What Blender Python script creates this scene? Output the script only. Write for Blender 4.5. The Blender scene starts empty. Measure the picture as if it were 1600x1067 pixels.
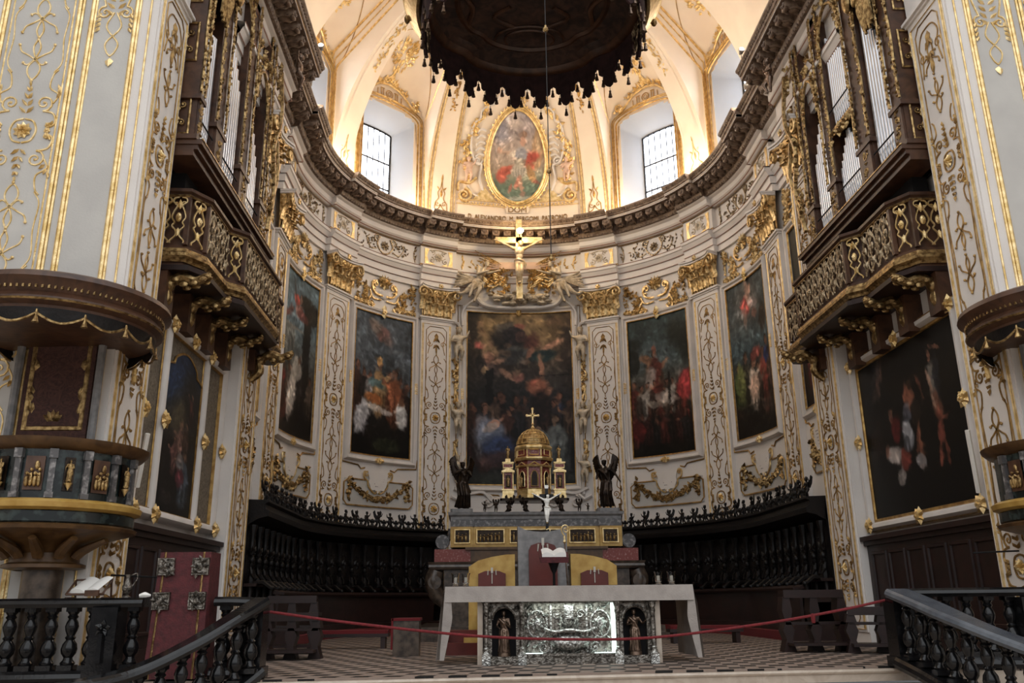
WORLD = 1.0
LAMP = 42
import bpy, math, random
import numpy as np
from mathutils import Vector, Matrix
random.seed(7)
PI = math.pi
col = bpy.context.scene.collection
sc = bpy.context.scene
def R(d): return math.radians(d)

# ------------------------------------------------------------------ materials
def _mat(name):
    m = bpy.data.materials.new(name); m.use_nodes = True
    nt = m.node_tree; b = nt.nodes['Principled BSDF']
    return m, nt, b
def mk(name, c1, c2=None, scale=6.0, rough=.5, metal=0.0, bump=0.0, bscale=None, detail=3.0, spec=.5, dist=0.0, lo=.35, hi=.65, coat=0.0):
    m, nt, b = _mat(name)
    b.inputs['Roughness'].default_value = rough
    b.inputs['Metallic'].default_value = metal
    b.inputs['Specular IOR Level'].default_value = spec
    b.inputs['Coat Weight'].default_value = coat
    tc = nt.nodes.new('ShaderNodeTexCoord')
    if c2 is None:
        b.inputs['Base Color'].default_value = (*c1, 1)
    else:
        n = nt.nodes.new('ShaderNodeTexNoise'); n.inputs['Scale'].default_value = scale
        n.inputs['Detail'].default_value = detail; n.inputs['Distortion'].default_value = dist
        nt.links.new(tc.outputs['Object'], n.inputs['Vector'])
        r = nt.nodes.new('ShaderNodeValToRGB')
        r.color_ramp.elements[0].position = lo; r.color_ramp.elements[1].position = hi
        r.color_ramp.elements[0].color = (*c1, 1); r.color_ramp.elements[1].color = (*c2, 1)
        nt.links.new(n.outputs['Fac'], r.inputs['Fac'])
        nt.links.new(r.outputs['Color'], b.inputs['Base Color'])
    if bump:
        n2 = nt.nodes.new('ShaderNodeTexNoise'); n2.inputs['Scale'].default_value = bscale or scale*4
        n2.inputs['Detail'].default_value = 3
        nt.links.new(tc.outputs['Object'], n2.inputs['Vector'])
        bp = nt.nodes.new('ShaderNodeBump'); bp.inputs['Strength'].default_value = bump
        bp.inputs['Distance'].default_value = .02
        nt.links.new(n2.outputs['Fac'], bp.inputs['Height'])
        nt.links.new(bp.outputs['Normal'], b.inputs['Normal'])
    return m
def emis(name, c, s):
    m, nt, b = _mat(name)
    b.inputs['Base Color'].default_value = (*c, 1)
    b.inputs['Emission Color'].default_value = (*c, 1); b.inputs['Emission Strength'].default_value = s
    return m
M = {}
M['wall'] = mk('warm_white_plaster', (.76,.71,.665), (.82,.775,.73), 1.3, .62, bump=.12, bscale=30)
M['panel'] = mk('pale_grey_green_plaster', (.52,.50,.47), (.585,.565,.525), 1.5, .62, bump=.12, bscale=30)
M['ceil'] = mk('warm_cream_dome_plaster', (.80,.68,.55), (.87,.76,.62), 1.0, .65)
M['stucco'] = mk('white_stucco_moulding', (.66,.62,.58), (.75,.70,.66), 2.0, .5)
M['pinkm'] = mk('brown_pink_moulding', (.33,.18,.13), (.42,.25,.19), 4, .5)
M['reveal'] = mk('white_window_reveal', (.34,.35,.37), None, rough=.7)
M['gold'] = mk('gilding', (.66,.45,.17), (.98,.77,.42), 9, .36, .82, bump=.35, bscale=60)
M['goldd'] = mk('old_dark_gilding', (.17,.10,.04), (.52,.36,.16), 14, .38, .9, bump=.4, bscale=50, lo=.38, hi=.62)
M['linegold'] = mk('thin_brown_gilding', (.34,.19,.06), (.62,.40,.14), 8, .4, .8)
M['brownline'] = mk('brown_gilt_scroll_line', (.20,.11,.035), (.44,.27,.09), 8, .45, .55)
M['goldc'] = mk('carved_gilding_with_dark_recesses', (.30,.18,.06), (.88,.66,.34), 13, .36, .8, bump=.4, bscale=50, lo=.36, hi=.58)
M['antique'] = mk('antique_silver_gilt', (.16,.11,.065), (.55,.44,.29), 18, .38, .8, bump=.4, bscale=60, lo=.4, hi=.6)
M['walnut'] = mk('brown_walnut_wood', (.045,.019,.010), (.095,.042,.021), 3, .45, dist=1.5, bump=.15)
M['cornwood'] = mk('brown_carved_cornice', (.15,.095,.065), (.30,.22,.16), 8, .5, bump=.3, bscale=40)
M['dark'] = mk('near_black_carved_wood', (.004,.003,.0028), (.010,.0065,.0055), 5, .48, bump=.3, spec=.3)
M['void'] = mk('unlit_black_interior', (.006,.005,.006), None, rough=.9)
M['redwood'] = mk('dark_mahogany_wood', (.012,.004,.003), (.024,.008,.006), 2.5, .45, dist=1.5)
M['black'] = mk('polished_black_marble', (.004,.004,.0045), (.010,.0095,.010), 6, .14, bump=.05, spec=.35)
M['bluegrey'] = mk('slate_grey_handrail_marble', (.045,.052,.065), (.08,.09,.105), 6, .25)
M['silver'] = mk('tin_organ_pipe', (.60,.61,.65), (.70,.71,.74), 2, .28, .75)
M['relief'] = mk('embossed_silver', (.20,.195,.18), (.62,.61,.57), 26, .25, .85, bump=1.0, bscale=34, lo=.4, hi=.6)
M['pewter'] = mk('dark_aged_silver', (.07,.06,.05), (.26,.235,.205), 20, .3, .8, bump=.8, bscale=40, lo=.4, hi=.6)
M['bronze'] = mk('dark_bronze', (.014,.009,.007), (.040,.026,.017), 9, .28, .75, bump=.2)
M['bronzel'] = mk('brown_bronze', (.10,.065,.045), (.22,.15,.11), 12, .3, .8)
M['redm'] = mk('speckled_red_marble', (.22,.045,.035), (.50,.28,.25), 22, .25, lo=.55, hi=.75)
M['yellowm'] = mk('yellow_siena_marble', (.42,.24,.05), (.56,.36,.10), 6, .28)
M['greym'] = mk('veined_grey_marble', (.09,.085,.085), (.34,.32,.31), 13, .25, lo=.5, hi=.72)
M['slate'] = mk('grey_stone_throne', (.17,.165,.165), (.26,.25,.245), 9, .6)
M['greenm'] = mk('dark_green_marble', (.006,.010,.010), (.045,.065,.06), 9, .25, lo=.48, hi=.75)
M['ochre'] = mk('honey_coloured_wood', (.060,.028,.009), (.12,.060,.020), 5, .4, dist=1)
M['breccia'] = mk('mottled_brown_marble', (.035,.023,.017), (.11,.078,.055), 9, .3)
M['redseat'] = mk('red_lacquered_wood', (.085,.011,.007), (.13,.020,.013), 3, .4)
M['cloth'] = mk('white_linen', (.30,.265,.24), (.36,.32,.29), 7, .85, bump=.25, bscale=60)
M['redcloth'] = mk('crimson_brocade', (.050,.005,.007), (.090,.011,.014), 15, .75, bump=.3, bscale=50)
M['rope'] = mk('red_velvet_rope', (.13,.008,.012), (.20,.014,.018), 30, .8, bump=.5, bscale=90)
M['carpet'] = mk('red_carpet', (.13,.008,.010), None, rough=.9)
M['marblestep'] = mk('cream_marble_step', (.42,.34,.27), (.52,.44,.36), 4, .3, dist=2)
M['white'] = mk('ivory', (.90,.88,.82), None, rough=.35)
M['paper'] = mk('paper', (.75,.73,.69), None, rough=.8)
M['wax'] = mk('white_wax', (.55,.51,.44), None, rough=.4)
M['sculpt'] = mk('cream_gilded_stucco', (.42,.30,.15), (.74,.62,.45), 9, .42, .3, bump=.3, bscale=30)
M['stonefig'] = mk('grey_gold_stucco_figure', (.36,.29,.20), (.64,.55,.42), 8, .45, .25, bump=.2, bscale=30)
M['flesh'] = mk('painted_flesh_stucco', (.72,.50,.38), None, rough=.5)
M['tapestry'] = mk('olive_brown_damask', (.10,.078,.055), (.20,.165,.12), 8, .9, dist=3)
M['brocade'] = mk('dark_red_damask_hanging', (.040,.014,.011), (.085,.034,.024), 9, .8, dist=3)
M['canopyu'] = mk('dark_painted_canopy_ceiling', (.020,.012,.010), (.075,.038,.025), 3.2, .55, dist=2)
M['fringe'] = mk('dark_maroon_velvet', (.020,.008,.009), (.045,.018,.018), 6, .9)
M['lamp'] = emis('warm_lamp_bulb', (1.0,.72,.36), 60)
M['spotface'] = emis('small_spotlight_lens', (1.0,.86,.70), 12)
M['wire'] = mk('black_iron', (.02,.02,.022), None, rough=.5, metal=.6)
M['shoulder'] = mk('pale_plastic_spotlight', (.35,.33,.31), None, rough=.5)
M['txt'] = mk('dark_gilt_lettering', (.30,.17,.05), None, rough=.5, metal=.3)
M['inscr'] = mk('grey_inscription_paint', (.22,.18,.16), None, rough=.7)
M['violet'] = mk('dusty_violet_drapery', (.30,.25,.27), None, rough=.6)
m, nt, b = _mat('painted_canvas'); a = nt.nodes.new('ShaderNodeAttribute'); a.attribute_name = 'Col'
nt.links.new(a.outputs['Color'], b.inputs['Base Color']); b.inputs['Roughness'].default_value = .5; b.inputs['Specular IOR Level'].default_value = .25
M['paint'] = m
m, nt, b = _mat('clear_glass'); b.inputs['Transmission Weight'].default_value = 1; b.inputs['Roughness'].default_value = .02; b.inputs['IOR'].default_value = 1.15
M['glass'] = m
# daylight glowing through obscured leaded glass
m, nt, b = _mat('bright_frosted_window_glass'); b.inputs['Base Color'].default_value = (.8,.85,1,1)
b.inputs['Emission Color'].default_value = (.86,.91,1.0,1); b.inputs['Emission Strength'].default_value = 5.2
M['pane'] = m
m, nt, b = _mat('lit_display_case_edge'); b.inputs['Base Color'].default_value = (.8,.95,.9,1)
b.inputs['Emission Color'].default_value = (.80,.97,.92,1); b.inputs['Emission Strength'].default_value = 1.1
M['litedge'] = m
# floor: black and white checker
m, nt, b = _mat('black_and_pale_chequer_marble')
tc = nt.nodes.new('ShaderNodeTexCoord'); sx_ = nt.nodes.new('ShaderNodeSeparateXYZ'); nt.links.new(tc.outputs['Object'], sx_.inputs[0])
def _mt(op, a, b_=None):
    n = nt.nodes.new('ShaderNodeMath'); n.operation = op
    for i, q in enumerate((a, b_)):
        if q is None: continue
        if isinstance(q, (int, float)): n.inputs[i].default_value = q
        else: nt.links.new(q, n.inputs[i])
    return n.outputs[0]
_v = _mt('DIVIDE', sx_.outputs['Y'], .30); _row = _mt('FLOOR', _v); _fv = _mt('FRACT', _v)
_u = _mt('FRACT', _mt('DIVIDE', _mt('ADD', _mt('ADD', sx_.outputs['X'], _mt('MULTIPLY', _row, .14)), _mt('MULTIPLY', _fv, -.07)), .36))
_blk = _mt('MULTIPLY', _mt('LESS_THAN', _u, .56), _mt('LESS_THAN', _fv, .62))
mx = nt.nodes.new('ShaderNodeMix'); mx.data_type = 'RGBA'; mx.inputs[6].default_value = (.25,.19,.155,1); mx.inputs[7].default_value = (.006,.005,.005,1)
nt.links.new(_blk, mx.inputs[0]); nt.links.new(mx.outputs[2], b.inputs['Base Color']); b.inputs['Roughness'].default_value = .6; b.inputs['Specular IOR Level'].default_value = .3
M['floor'] = m

# ------------------------------------------------------------------ mesh builder
def catmull(P, n=6, closed=False):
    P = [np.array(p, float) for p in P]
    if len(P) < 3: return [tuple(p) for p in P]
    N = len(P); out = []
    rng = range(N) if closed else range(N-1)
    for i in rng:
        p1, p2 = P[i % N], P[(i+1) % N]
        p0 = P[(i-1) % N] if (closed or i > 0) else 2*p1-p2
        p3 = P[(i+2) % N] if (closed or i+2 < N) else 2*p2-p1
        for k in range(n):
            t = k/n
            out.append(tuple(.5*((2*p1)+(-p0+p2)*t+(2*p0-5*p1+4*p2-p3)*t*t+(-p0+3*p1-3*p2+p3)*t**3)))
    if not closed: out.append(tuple(P[-1]))
    return out
class MB:
    def __init__(s, m=None): s.v = []; s.f = []; s.m = m
    def add(s, vs, fs):
        o = len(s.v); m = s.m
        if m: s.v.extend(m(*p) for p in vs)
        else: s.v.extend(tuple(p) for p in vs)
        s.f.extend(tuple(i+o for i in f) for f in fs)
    def box(s, x0, x1, y0, y1, z0, z1, nx=1):
        vs = []
        for i in range(nx+1):
            x = x0+(x1-x0)*i/nx
            vs += [(x,y0,z0),(x,y1,z0),(x,y1,z1),(x,y0,z1)]
        fs = [(0,1,2,3), tuple(4*nx+k for k in (3,2,1,0))]
        for i in range(nx):
            a = 4*i
            for k in range(4):
                l = (k+1) % 4; fs.append((a+k, a+4+k, a+4+l, a+l))
        s.add(vs, fs)
    def cbox(s, cx, cy, cz, sx, sy, sz): s.box(cx-sx/2, cx+sx/2, cy-sy/2, cy+sy/2, cz-sz/2, cz+sz/2)
    def bevbox(s, x0, x1, y0, y1, z0, z1, b):
        s.prism([(x0+b,y0),(x1-b,y0),(x1,y0+b),(x1,y1-b),(x1-b,y1),(x0+b,y1),(x0,y1-b),(x0,y0+b)], z0, z1)
    def grid(s, fn, nu, nv, cu=False):
        vs = [fn(i/nu, j/nv) for j in range(nv+1) for i in range(nu+(0 if cu else 1))]
        w = nu if cu else nu+1; fs = []
        for j in range(nv):
            for i in range(nu):
                i2 = (i+1) % w
                fs.append((j*w+i, j*w+i2, (j+1)*w+i2, (j+1)*w+i))
        s.add(vs, fs)
    def lathe(s, prof, n=16, c=(0,0,0), a0=0, a1=2*PI, sx=1, sy=1):
        full = abs(a1-a0-2*PI) < 1e-6; w = n if full else n+1
        vs = []; fs = []
        for r, z in prof:
            for i in range(w):
                a = a0+(a1-a0)*i/n
                vs.append((c[0]+sx*r*math.cos(a), c[1]+sy*r*math.sin(a), c[2]+z))
        for j in range(len(prof)-1):
            for i in range(n):
                i2 = (i+1) % w; fs.append((j*w+i, j*w+i2, (j+1)*w+i2, (j+1)*w+i))
        s.add(vs, fs)
    def ell(s, c, r, n=8, m=6, rot=None):
        if not hasattr(r, '__len__'): r = (r,r,r)
        vs = [(0,0,-1)]
        for j in range(1, m):
            p = -PI/2+PI*j/m
            for i in range(n):
                a = 2*PI*i/n; vs.append((math.cos(p)*math.cos(a), math.cos(p)*math.sin(a), math.sin(p)))
        vs.append((0,0,1)); fs = []
        for i in range(n): fs.append((0, 1+(i+1) % n, 1+i))
        for j in range(m-2):
            for i in range(n): fs.append((1+j*n+i, 1+j*n+(i+1) % n, 1+(j+1)*n+(i+1) % n, 1+(j+1)*n+i))
        L = len(vs)-1
        for i in range(n): fs.append((L, 1+(m-2)*n+i, 1+(m-2)*n+(i+1) % n))
        out = []
        for v in vs:
            q = Vector((v[0]*r[0], v[1]*r[1], v[2]*r[2]))
            if rot: q = rot @ q
            out.append((q.x+c[0], q.y+c[1], q.z+c[2]))
        s.add(out, fs)
    def tube(s, P, r, n=6, caps=True, flat=1.0):
        P = np.array([list(p) for p in P], float); N = len(P)
        if N < 2: return
        rr = np.full(N, r, float) if not hasattr(r, '__len__') else np.interp(np.linspace(0,1,N), np.linspace(0,1,len(r)), r)
        T = np.gradient(P, axis=0); T /= (np.linalg.norm(T, axis=1)[:,None]+1e-12)
        ref = np.array([0,1,0]) if abs(T[:,1]).mean() < .8 else np.array([0,0,1.])
        up = np.empty_like(P); u = ref-T[0]*(ref@T[0]); u /= np.linalg.norm(u)+1e-12
        for i in range(N):
            u = u-T[i]*(u@T[i]); l = np.linalg.norm(u)
            if l < 1e-6: u = np.cross(T[i], [1,0,0.1]); l = np.linalg.norm(u)
            u = u/l; up[i] = u
        B = np.cross(T, up)
        a = np.arange(n)*2*PI/n
        V = P[:,None,:]+rr[:,None,None]*(np.cos(a)[None,:,None]*up[:,None,:]*flat+np.sin(a)[None,:,None]*B[:,None,:])
        vs = V.reshape(-1,3).tolist(); fs = []
        for j in range(N-1):
            for i in range(n):
                k = (i+1) % n; fs.append((j*n+i, j*n+k, (j+1)*n+k, (j+1)*n+i))
        if caps: fs.append(tuple(range(n-1,-1,-1))); fs.append(tuple((N-1)*n+i for i in range(n)))
        s.add(vs, fs)
    def prism(s, poly, z0, z1):
        n = len(poly)
        s.add([(x,y,z0) for x,y in poly]+[(x,y,z1) for x,y in poly],
              [tuple(range(n-1,-1,-1)), tuple(range(n,2*n))]+[(i,(i+1) % n,n+(i+1) % n,n+i) for i in range(n)])
    def slab(s, poly, y0, y1):           # polygon in x,z extruded in y
        n = len(poly)
        s.add([(x,y0,z) for x,z in poly]+[(x,y1,z) for x,z in poly],
              [tuple(range(n)), tuple(range(2*n-1,n-1,-1))]+[(i,n+i,n+(i+1) % n,(i+1) % n) for i in range(n)])
    def sweep(s, path, prof, closed=False):
        # path: list of (point, outward normal2d) as (x,y,nx,ny); prof: list of (d,z)
        vs = []; k = len(prof)
        for x, y, nx, ny in path:
            for d, z in prof: vs.append((x+nx*d, y+ny*d, z))
        fs = []
        N = len(path)
        for j in range(N if closed else N-1):
            j2 = (j+1) % N
            for i in range(k-1): fs.append((j*k+i, j2*k+i, j2*k+i+1, j*k+i+1))
        s.add(vs, fs)
    # --- relief ornament in a plane: x across, z up, y = -height
    def stroke(s, P, r, d=0.0, n=5, sm=5, closed=False, flat=1.0):
        q = catmull([(p[0], -d-.3*(r if not hasattr(r,'__len__') else max(r)), p[1]) for p in P], sm, closed)
        if closed: q.append(q[0])
        s.tube(q, r, n, not closed, flat)
    def spiral(s, cx, cz, r0, turns, a0, dr, w, d=0.0):
        K = max(8, int(turns*11)); P = []
        for k in range(K+1):
            t = k/K; r = r0*(1-t)**.9+r0*.08; a = a0+dr*turns*2*PI*t
            P.append((cx+r*math.cos(a), -d-w*.3, cz+r*math.sin(a)))
        s.tube(P, [w, w*.9, w*.75, w*.6], 5); s.ell(P[-1], w*1.3, 5, 4)
    def leaf(s, x, z, a, l, w, h, d=0.0):
        ca, sa = math.cos(a), math.sin(a)
        def p(u, v, k): return (x+u*ca-v*sa, -d-k, z+u*sa+v*ca)
        s.add([p(0,0,0), p(l*.35,w*.5,0), p(l*.7,w*.33,h*.3), p(l,0,h*.5), p(l*.7,-w*.33,h*.3), p(l*.35,-w*.5,0), p(l*.4,0,h)],
              [(0,1,6),(1,2,6),(2,3,6),(3,4,6),(4,5,6),(5,0,6)])
    def rosette(s, x, z, r, h, d=0.0, n=8):
        for k in range(n):
            s.leaf(x, z, 2*PI*k/n+.2, r, r*.75, h*.6, d)
        for k in range(n): s.leaf(x, z, 2*PI*k/n+.2+PI/n, r*.65, r*.5, h*.9, d)
        s.ell((x,-d-h*.7,z), (r*.2,h*.5,r*.2), 6, 4)
    def flower(s, x, z, r, d=0.0):
        for k in range(5):
            a = 2*PI*k/5+x*7
            s.ell((x+.55*r*math.cos(a), -d-r*.35, z+.55*r*math.sin(a)), (r*.5,r*.4,r*.5), 5, 4)
        s.ell((x,-d-r*.7,z), r*.35, 5, 4)
    def build(s, name, mat, parent=None, smooth=True, ang=40, loc=None, rot=None):
        me = bpy.data.meshes.new(name)
        me.from_pydata(s.v, [], s.f); me.update()
        if isinstance(mat, str): mat = M[mat]
        me.materials.append(mat)
        if smooth:
            me.polygons.foreach_set('use_smooth', [True]*len(me.polygons))
            try: me.set_sharp_from_angle(angle=R(ang))
            except Exception: pass
        return link(name, me, parent, loc, rot)
def link(name, me, parent=None, loc=None, rot=None):
    o = bpy.data.objects.new(name, me); col.objects.link(o)
    if parent: o.parent = parent
    if loc is not None: o.location = loc
    if rot is not None: o.rotation_euler = (0,0,rot) if not hasattr(rot,'__len__') else rot
    return o
def empty(name, label, cat, loc=(0,0,0), rz=0, group=None):
    o = bpy.data.objects.new(name, None); col.objects.link(o)
    o.location = loc; o.rotation_euler = (0,0,rz); o.empty_display_size = .2
    return tag(o, label, cat, group)
def tag(o, label, cat, group=None):
    o['label'] = label; o['category'] = cat
    if group: o['group'] = group
    return o
def struct(o): o['kind'] = 'structure'; return o
def kids(o): return [c for c in bpy.data.objects if c.parent == o]
def copy_tree(o, parent=None, loc=None, rz=None, label=None, group=None, sx=None):
    c = o.copy(); col.objects.link(c); c.parent = parent
    if loc is not None: c.location = loc
    if rz is not None: c.rotation_euler = (0,0,rz)
    if sx is not None: c.scale = (sx, 1, 1)
    if label: c['label'] = label
    if group: c['group'] = group
    for k in kids(o): copy_tree(k, c)
    return c
# ------------------------------------------------------------------ the plan of the apse
RA = 6.2; CY = 20.4; QA = RA*PI/2
def bp_(s):
    if abs(s) <= QA:
        t = s/RA; return RA*math.sin(t), CY+RA*math.cos(t), -math.sin(t), -math.cos(t)
    g = 1 if s > 0 else -1; return g*RA, CY-(abs(s)-QA), -g, 0.0
def A(s, d, z):
    x, y, nx, ny = bp_(s); return (x+nx*d, y+ny*d, z)
def AW(s0=0.0, z0=0.0, d0=0.0):        # local (x, y=-height, z) -> wall
    def f(x, y, z): return A(s0+x, d0-y, z0+z)
    return f
def sdeg(t): return RA*R(t)
def place(s, z, d=0.0):                # location, rotation for a flat piece on the apse wall
    x, y, nx, ny = bp_(s); return (x+nx*d, y+ny*d, z), math.atan2(nx, -ny)
# ------------------------------------------------------------------ figures: one fused body each
def fused(mb, name, voxel):
    me = bpy.data.meshes.new(name+'_tmp'); me.from_pydata(mb.v, [], mb.f); me.update()
    o = bpy.data.objects.new(name+'_tmp', me); col.objects.link(o)
    md = o.modifiers.new('r', 'REMESH'); md.mode = 'VOXEL'; md.voxel_size = voxel
    sm = o.modifiers.new('s', 'SMOOTH'); sm.factor = .5; sm.iterations = 2
    dg = bpy.context.evaluated_depsgraph_get(); dg.update()
    r = bpy.data.meshes.new_from_object(o.evaluated_get(dg), depsgraph=dg)
    bpy.data.objects.remove(o); r.name = name
    r.polygons.foreach_set('use_smooth', [True]*len(r.polygons))
    return r
def cap(mb, a, b, ra, rb, n=8):
    a = Vector(a); b = Vector(b); mb.tube([a, a.lerp(b,.5), b], [ra, (ra+rb)/2*1.03, rb], n); mb.ell(a, ra, n, 6); mb.ell(b, rb, n, 6)
# unit-height figure facing -Y
STD = dict(pel=(0,0,.52), chest=(0,0,.73), neck=(0,-.005,.84), head=(0,-.015,.925),
           eL=(-.17,.0,.64), hL=(-.18,-.08,.50), eR=(.17,.0,.64), hR=(.18,-.08,.50),
           kL=(-.06,-.02,.28), fL=(-.07,0,.03), kR=(.06,-.02,.28), fR=(.07,0,.03))
def figure(pose=None, robe=0, fat=1.0, headk=1.0, wings=0, hair=1, fingers=False, loin=False, vox=.012, name='body'):
    p = dict(STD); p.update(pose or {}); V = {k: Vector(v) for k, v in p.items()}
    mb = MB(); up = (V['chest']-V['pel']).normalized()
    side = Vector((1,0,0)); side = (side-up*side.dot(up)).normalized()
    shL = V['chest']+up*.06-side*.115*fat**.5; shR = V['chest']+up*.06+side*.115*fat**.5
    q = up.to_track_quat('Z','Y').to_matrix()
    mb.ell(V['chest'], (.105*fat,.070*fat,.11), 10, 8, q); mb.ell(V['pel'], (.085*fat,.066*fat,.08), 10, 8, q)
    mb.ell(V['chest'].lerp(V['pel'],.5), (.075*fat,.058*fat,.10), 10, 8, q)
    cap(mb, shL, shR, .040*fat, .040*fat)
    cap(mb, V['chest']+up*.07, V['neck'], .036*fat, .030*fat)
    hd = V['head']; f = hd
    mb.ell(hd, (.047*headk,.056*headk,.066*headk), 12, 10)
    mb.ell(hd+Vector((0,-.052,-.006))*headk, (.010*headk,.014*headk,.017*headk), 6, 5)     # nose
    mb.ell(hd+Vector((0,-.040,-.045))*headk, (.022*headk,.018*headk,.016*headk), 6, 5)     # chin
    for g in (-1,1):
        mb.ell(hd+Vector((g*.046,0,-.004))*headk, (.008*headk,.014*headk,.018*headk), 6, 4) # ear
        mb.ell(hd+Vector((g*.018,-.045,.016))*headk, (.012*headk,.008*headk,.005*headk), 6, 4) # brow
    if hair:
        for k in range(9):
            a = 2*PI*k/9; mb.ell(hd+Vector((.038*math.cos(a), .012+.036*math.sin(a)*.8, .040+.008*math.sin(3*a)))*headk, .024*headk, 6, 5)
        mb.ell(hd+Vector((0,.03,.0))*headk, (.046*headk,.036*headk,.055*headk), 8, 6)
    V['shL'] = shL; V['shR'] = shR
    for g in 'LR':
        cap(mb, V['sh'+g], V['e'+g], .034*fat, .026*fat); cap(mb, V['e'+g], V['h'+g], .026*fat, .017*fat)
        dh = (V['h'+g]-V['e'+g]).normalized(); mb.ell(V['h'+g]+dh*.022, (.019,.015,.024), 7, 5)
        if fingers:
            sd = dh.cross(Vector((0,-1,.2))).normalized()
            for k in range(4):
                b0 = V['h'+g]+dh*.038+sd*(k-1.5)*.0095
                ln = (.030,.036,.034,.026)[k]
                mb.tube([b0, b0+dh*ln*.55, b0+dh*ln+Vector((0,-.010,-.004))], [.0062,.0058,.0045], 5)
            b0 = V['h'+g]+dh*.012-sd*.018
            mb.tube([b0, b0+dh*.014-sd*.010, b0+dh*.030-sd*.013], [.0068,.006,.005], 5)
        hip = V['pel']+side*(-.048 if g == 'L' else .048)*fat-up*.03
        cap(mb, hip, V['k'+g], .056*fat, .040*fat); cap(mb, V['k'+g], V['f'+g], .040*fat, .023*fat)
        cap(mb, V['f'+g], V['f'+g]+Vector((0,-.075,-.012)), .023, .015)
    if loin:
        mb.tube([V['pel']+Vector((.09*math.cos(a), .075*math.sin(a), .02+.015*math.sin(2*a))) for a in [2*PI*k/14 for k in range(15)]], .022, 6)
        mb.ell(V['pel']+Vector((0,-.02,-.05)), (.08,.06,.07), 8, 6); mb.tube([V['pel']+Vector((.09,-.02,0)), V['pel']+Vector((.13,-.01,-.06)), V['pel']+Vector((.12,0,-.15))], [.022,.028,.012], 6)
    if robe:
        ft = (V['fL']+V['fR'])/2; kn = (V['kL']+V['kR'])/2
        P = [V['chest'], V['chest'].lerp(V['pel'],.7), V['pel'], V['pel'].lerp(kn,.6), kn, kn.lerp(ft,.5), ft+Vector((0,0,.03))]
        mb.tube(P, [.10,.085,.10,.115,.12*robe,.13*robe,.14*robe], 12)
        for k in range(11):
            a = 2*PI*k/11; o = Vector((math.cos(a), math.sin(a), 0))
            mb.tube([P[1]+o*.07, P[2]+o*.105, kn+o*.125*robe+Vector((.01*math.sin(5*a),0,0)), ft+o*(.150+.02*math.sin(3*a))*robe+Vector((0,0,.02))], [.012,.020,.024,.028], 5)
        mb.tube([shL+Vector((0,-.03,.02)), V['chest']+Vector((0,-.085,-.03)), V['pel']+Vector((.09,-.06,.0)), kn+Vector((.13,-.03,.05))], [.025,.030,.034,.022], 6)
        mb.tube([V['pel']+Vector((-.1,0,.02)), V['pel']+Vector((0,-.10,-.02)), V['pel']+Vector((.11,-.02,.03))], [.03,.035,.03], 6)
    if wings:
        for g in (-1,1):
            b0 = V['chest']+Vector((g*.05,.07,.05)); el = b0+Vector((g*.13,.05,.22))*wings; tp = el+Vector((g*.03,.02,.30))*wings
            mb.tube([b0, el, tp], [.03,.03,.014], 6)
            for k in range(10):
                q = k/9; st_ = b0.lerp(el, q*2) if q < .5 else el.lerp(tp, q*2-1)
                en = st_+Vector((g*(.06+.13*q), .05, -.36+.16*q))*wings
                mb.tube([st_, (st_+en)/2+Vector((g*.01,.01,0)), en], [.022,.030,.012], 6)
    return fused(mb, name, vox)
# ------------------------------------------------------------------ camera, world, lights
cam = bpy.data.cameras.new('camera'); co = bpy.data.objects.new('camera', cam); col.objects.link(co)
cam.sensor_width = 36; cam.lens = 1339.12/1600*36; cam.clip_end = 200
_f, _p, _r, _y = 0, .29518598, -.0103842, .03246149
Fv = Vector((math.sin(_y)*math.cos(_p), math.cos(_y)*math.cos(_p), math.sin(_p))); Rv = Vector((math.cos(_y), -math.sin(_y), 0)); Uv = Rv.cross(Fv)
R2 = Rv*math.cos(_r)+Uv*math.sin(_r); U2 = Uv*math.cos(_r)-Rv*math.sin(_r)
mw = Matrix((R2, U2, -Fv)).transposed().to_4x4(); mw.translation = (-1.092, 0, .78); co.matrix_world = mw
sc.camera = co
sc.view_settings.view_transform = 'Standard'; sc.view_settings.look = 'None'; sc.view_settings.gamma = 1; sc.view_settings.use_curve_mapping = False
sc.view_settings.exposure = 0.85
w = bpy.data.worlds.new('world'); sc.world = w; w.use_nodes = True
bg = w.node_tree.nodes['Background']; wt = w.node_tree
_tc = wt.nodes.new('ShaderNodeTexCoord'); _sx = wt.nodes.new('ShaderNodeSeparateXYZ'); _rm = wt.nodes.new('ShaderNodeValToRGB')
wt.links.new(_tc.outputs['Generated'], _sx.inputs[0]); wt.links.new(_sx.outputs['Z'], _rm.inputs['Fac']); wt.links.new(_rm.outputs['Color'], bg.inputs[0])
_rm.color_ramp.elements[0].position = 0.0; _rm.color_ramp.elements[0].color = (.06,.06,.063,1)
_rm.color_ramp.elements[1].position = .32; _rm.color_ramp.elements[1].color = (.94,.97,1.0,1)
bg.inputs[1].default_value = WORLD
def point(name, loc, e, c, r=.15):
    l = bpy.data.lights.new(name, 'POINT'); l.energy = e; l.color = c; l.shadow_soft_size = r
    o = bpy.data.objects.new(name, l); col.objects.link(o); o.location = loc; return o
def area(name, loc, tgt, e, c, sx, sy):
    l = bpy.data.lights.new(name, 'AREA'); l.energy = e; l.color = c; l.shape = 'RECTANGLE'; l.size = sx; l.size_y = sy
    o = bpy.data.objects.new(name, l); col.objects.link(o); o.location = loc
    o.rotation_euler = (Vector(tgt)-Vector(loc)).to_track_quat('-Z','Y').to_euler(); return o

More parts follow.
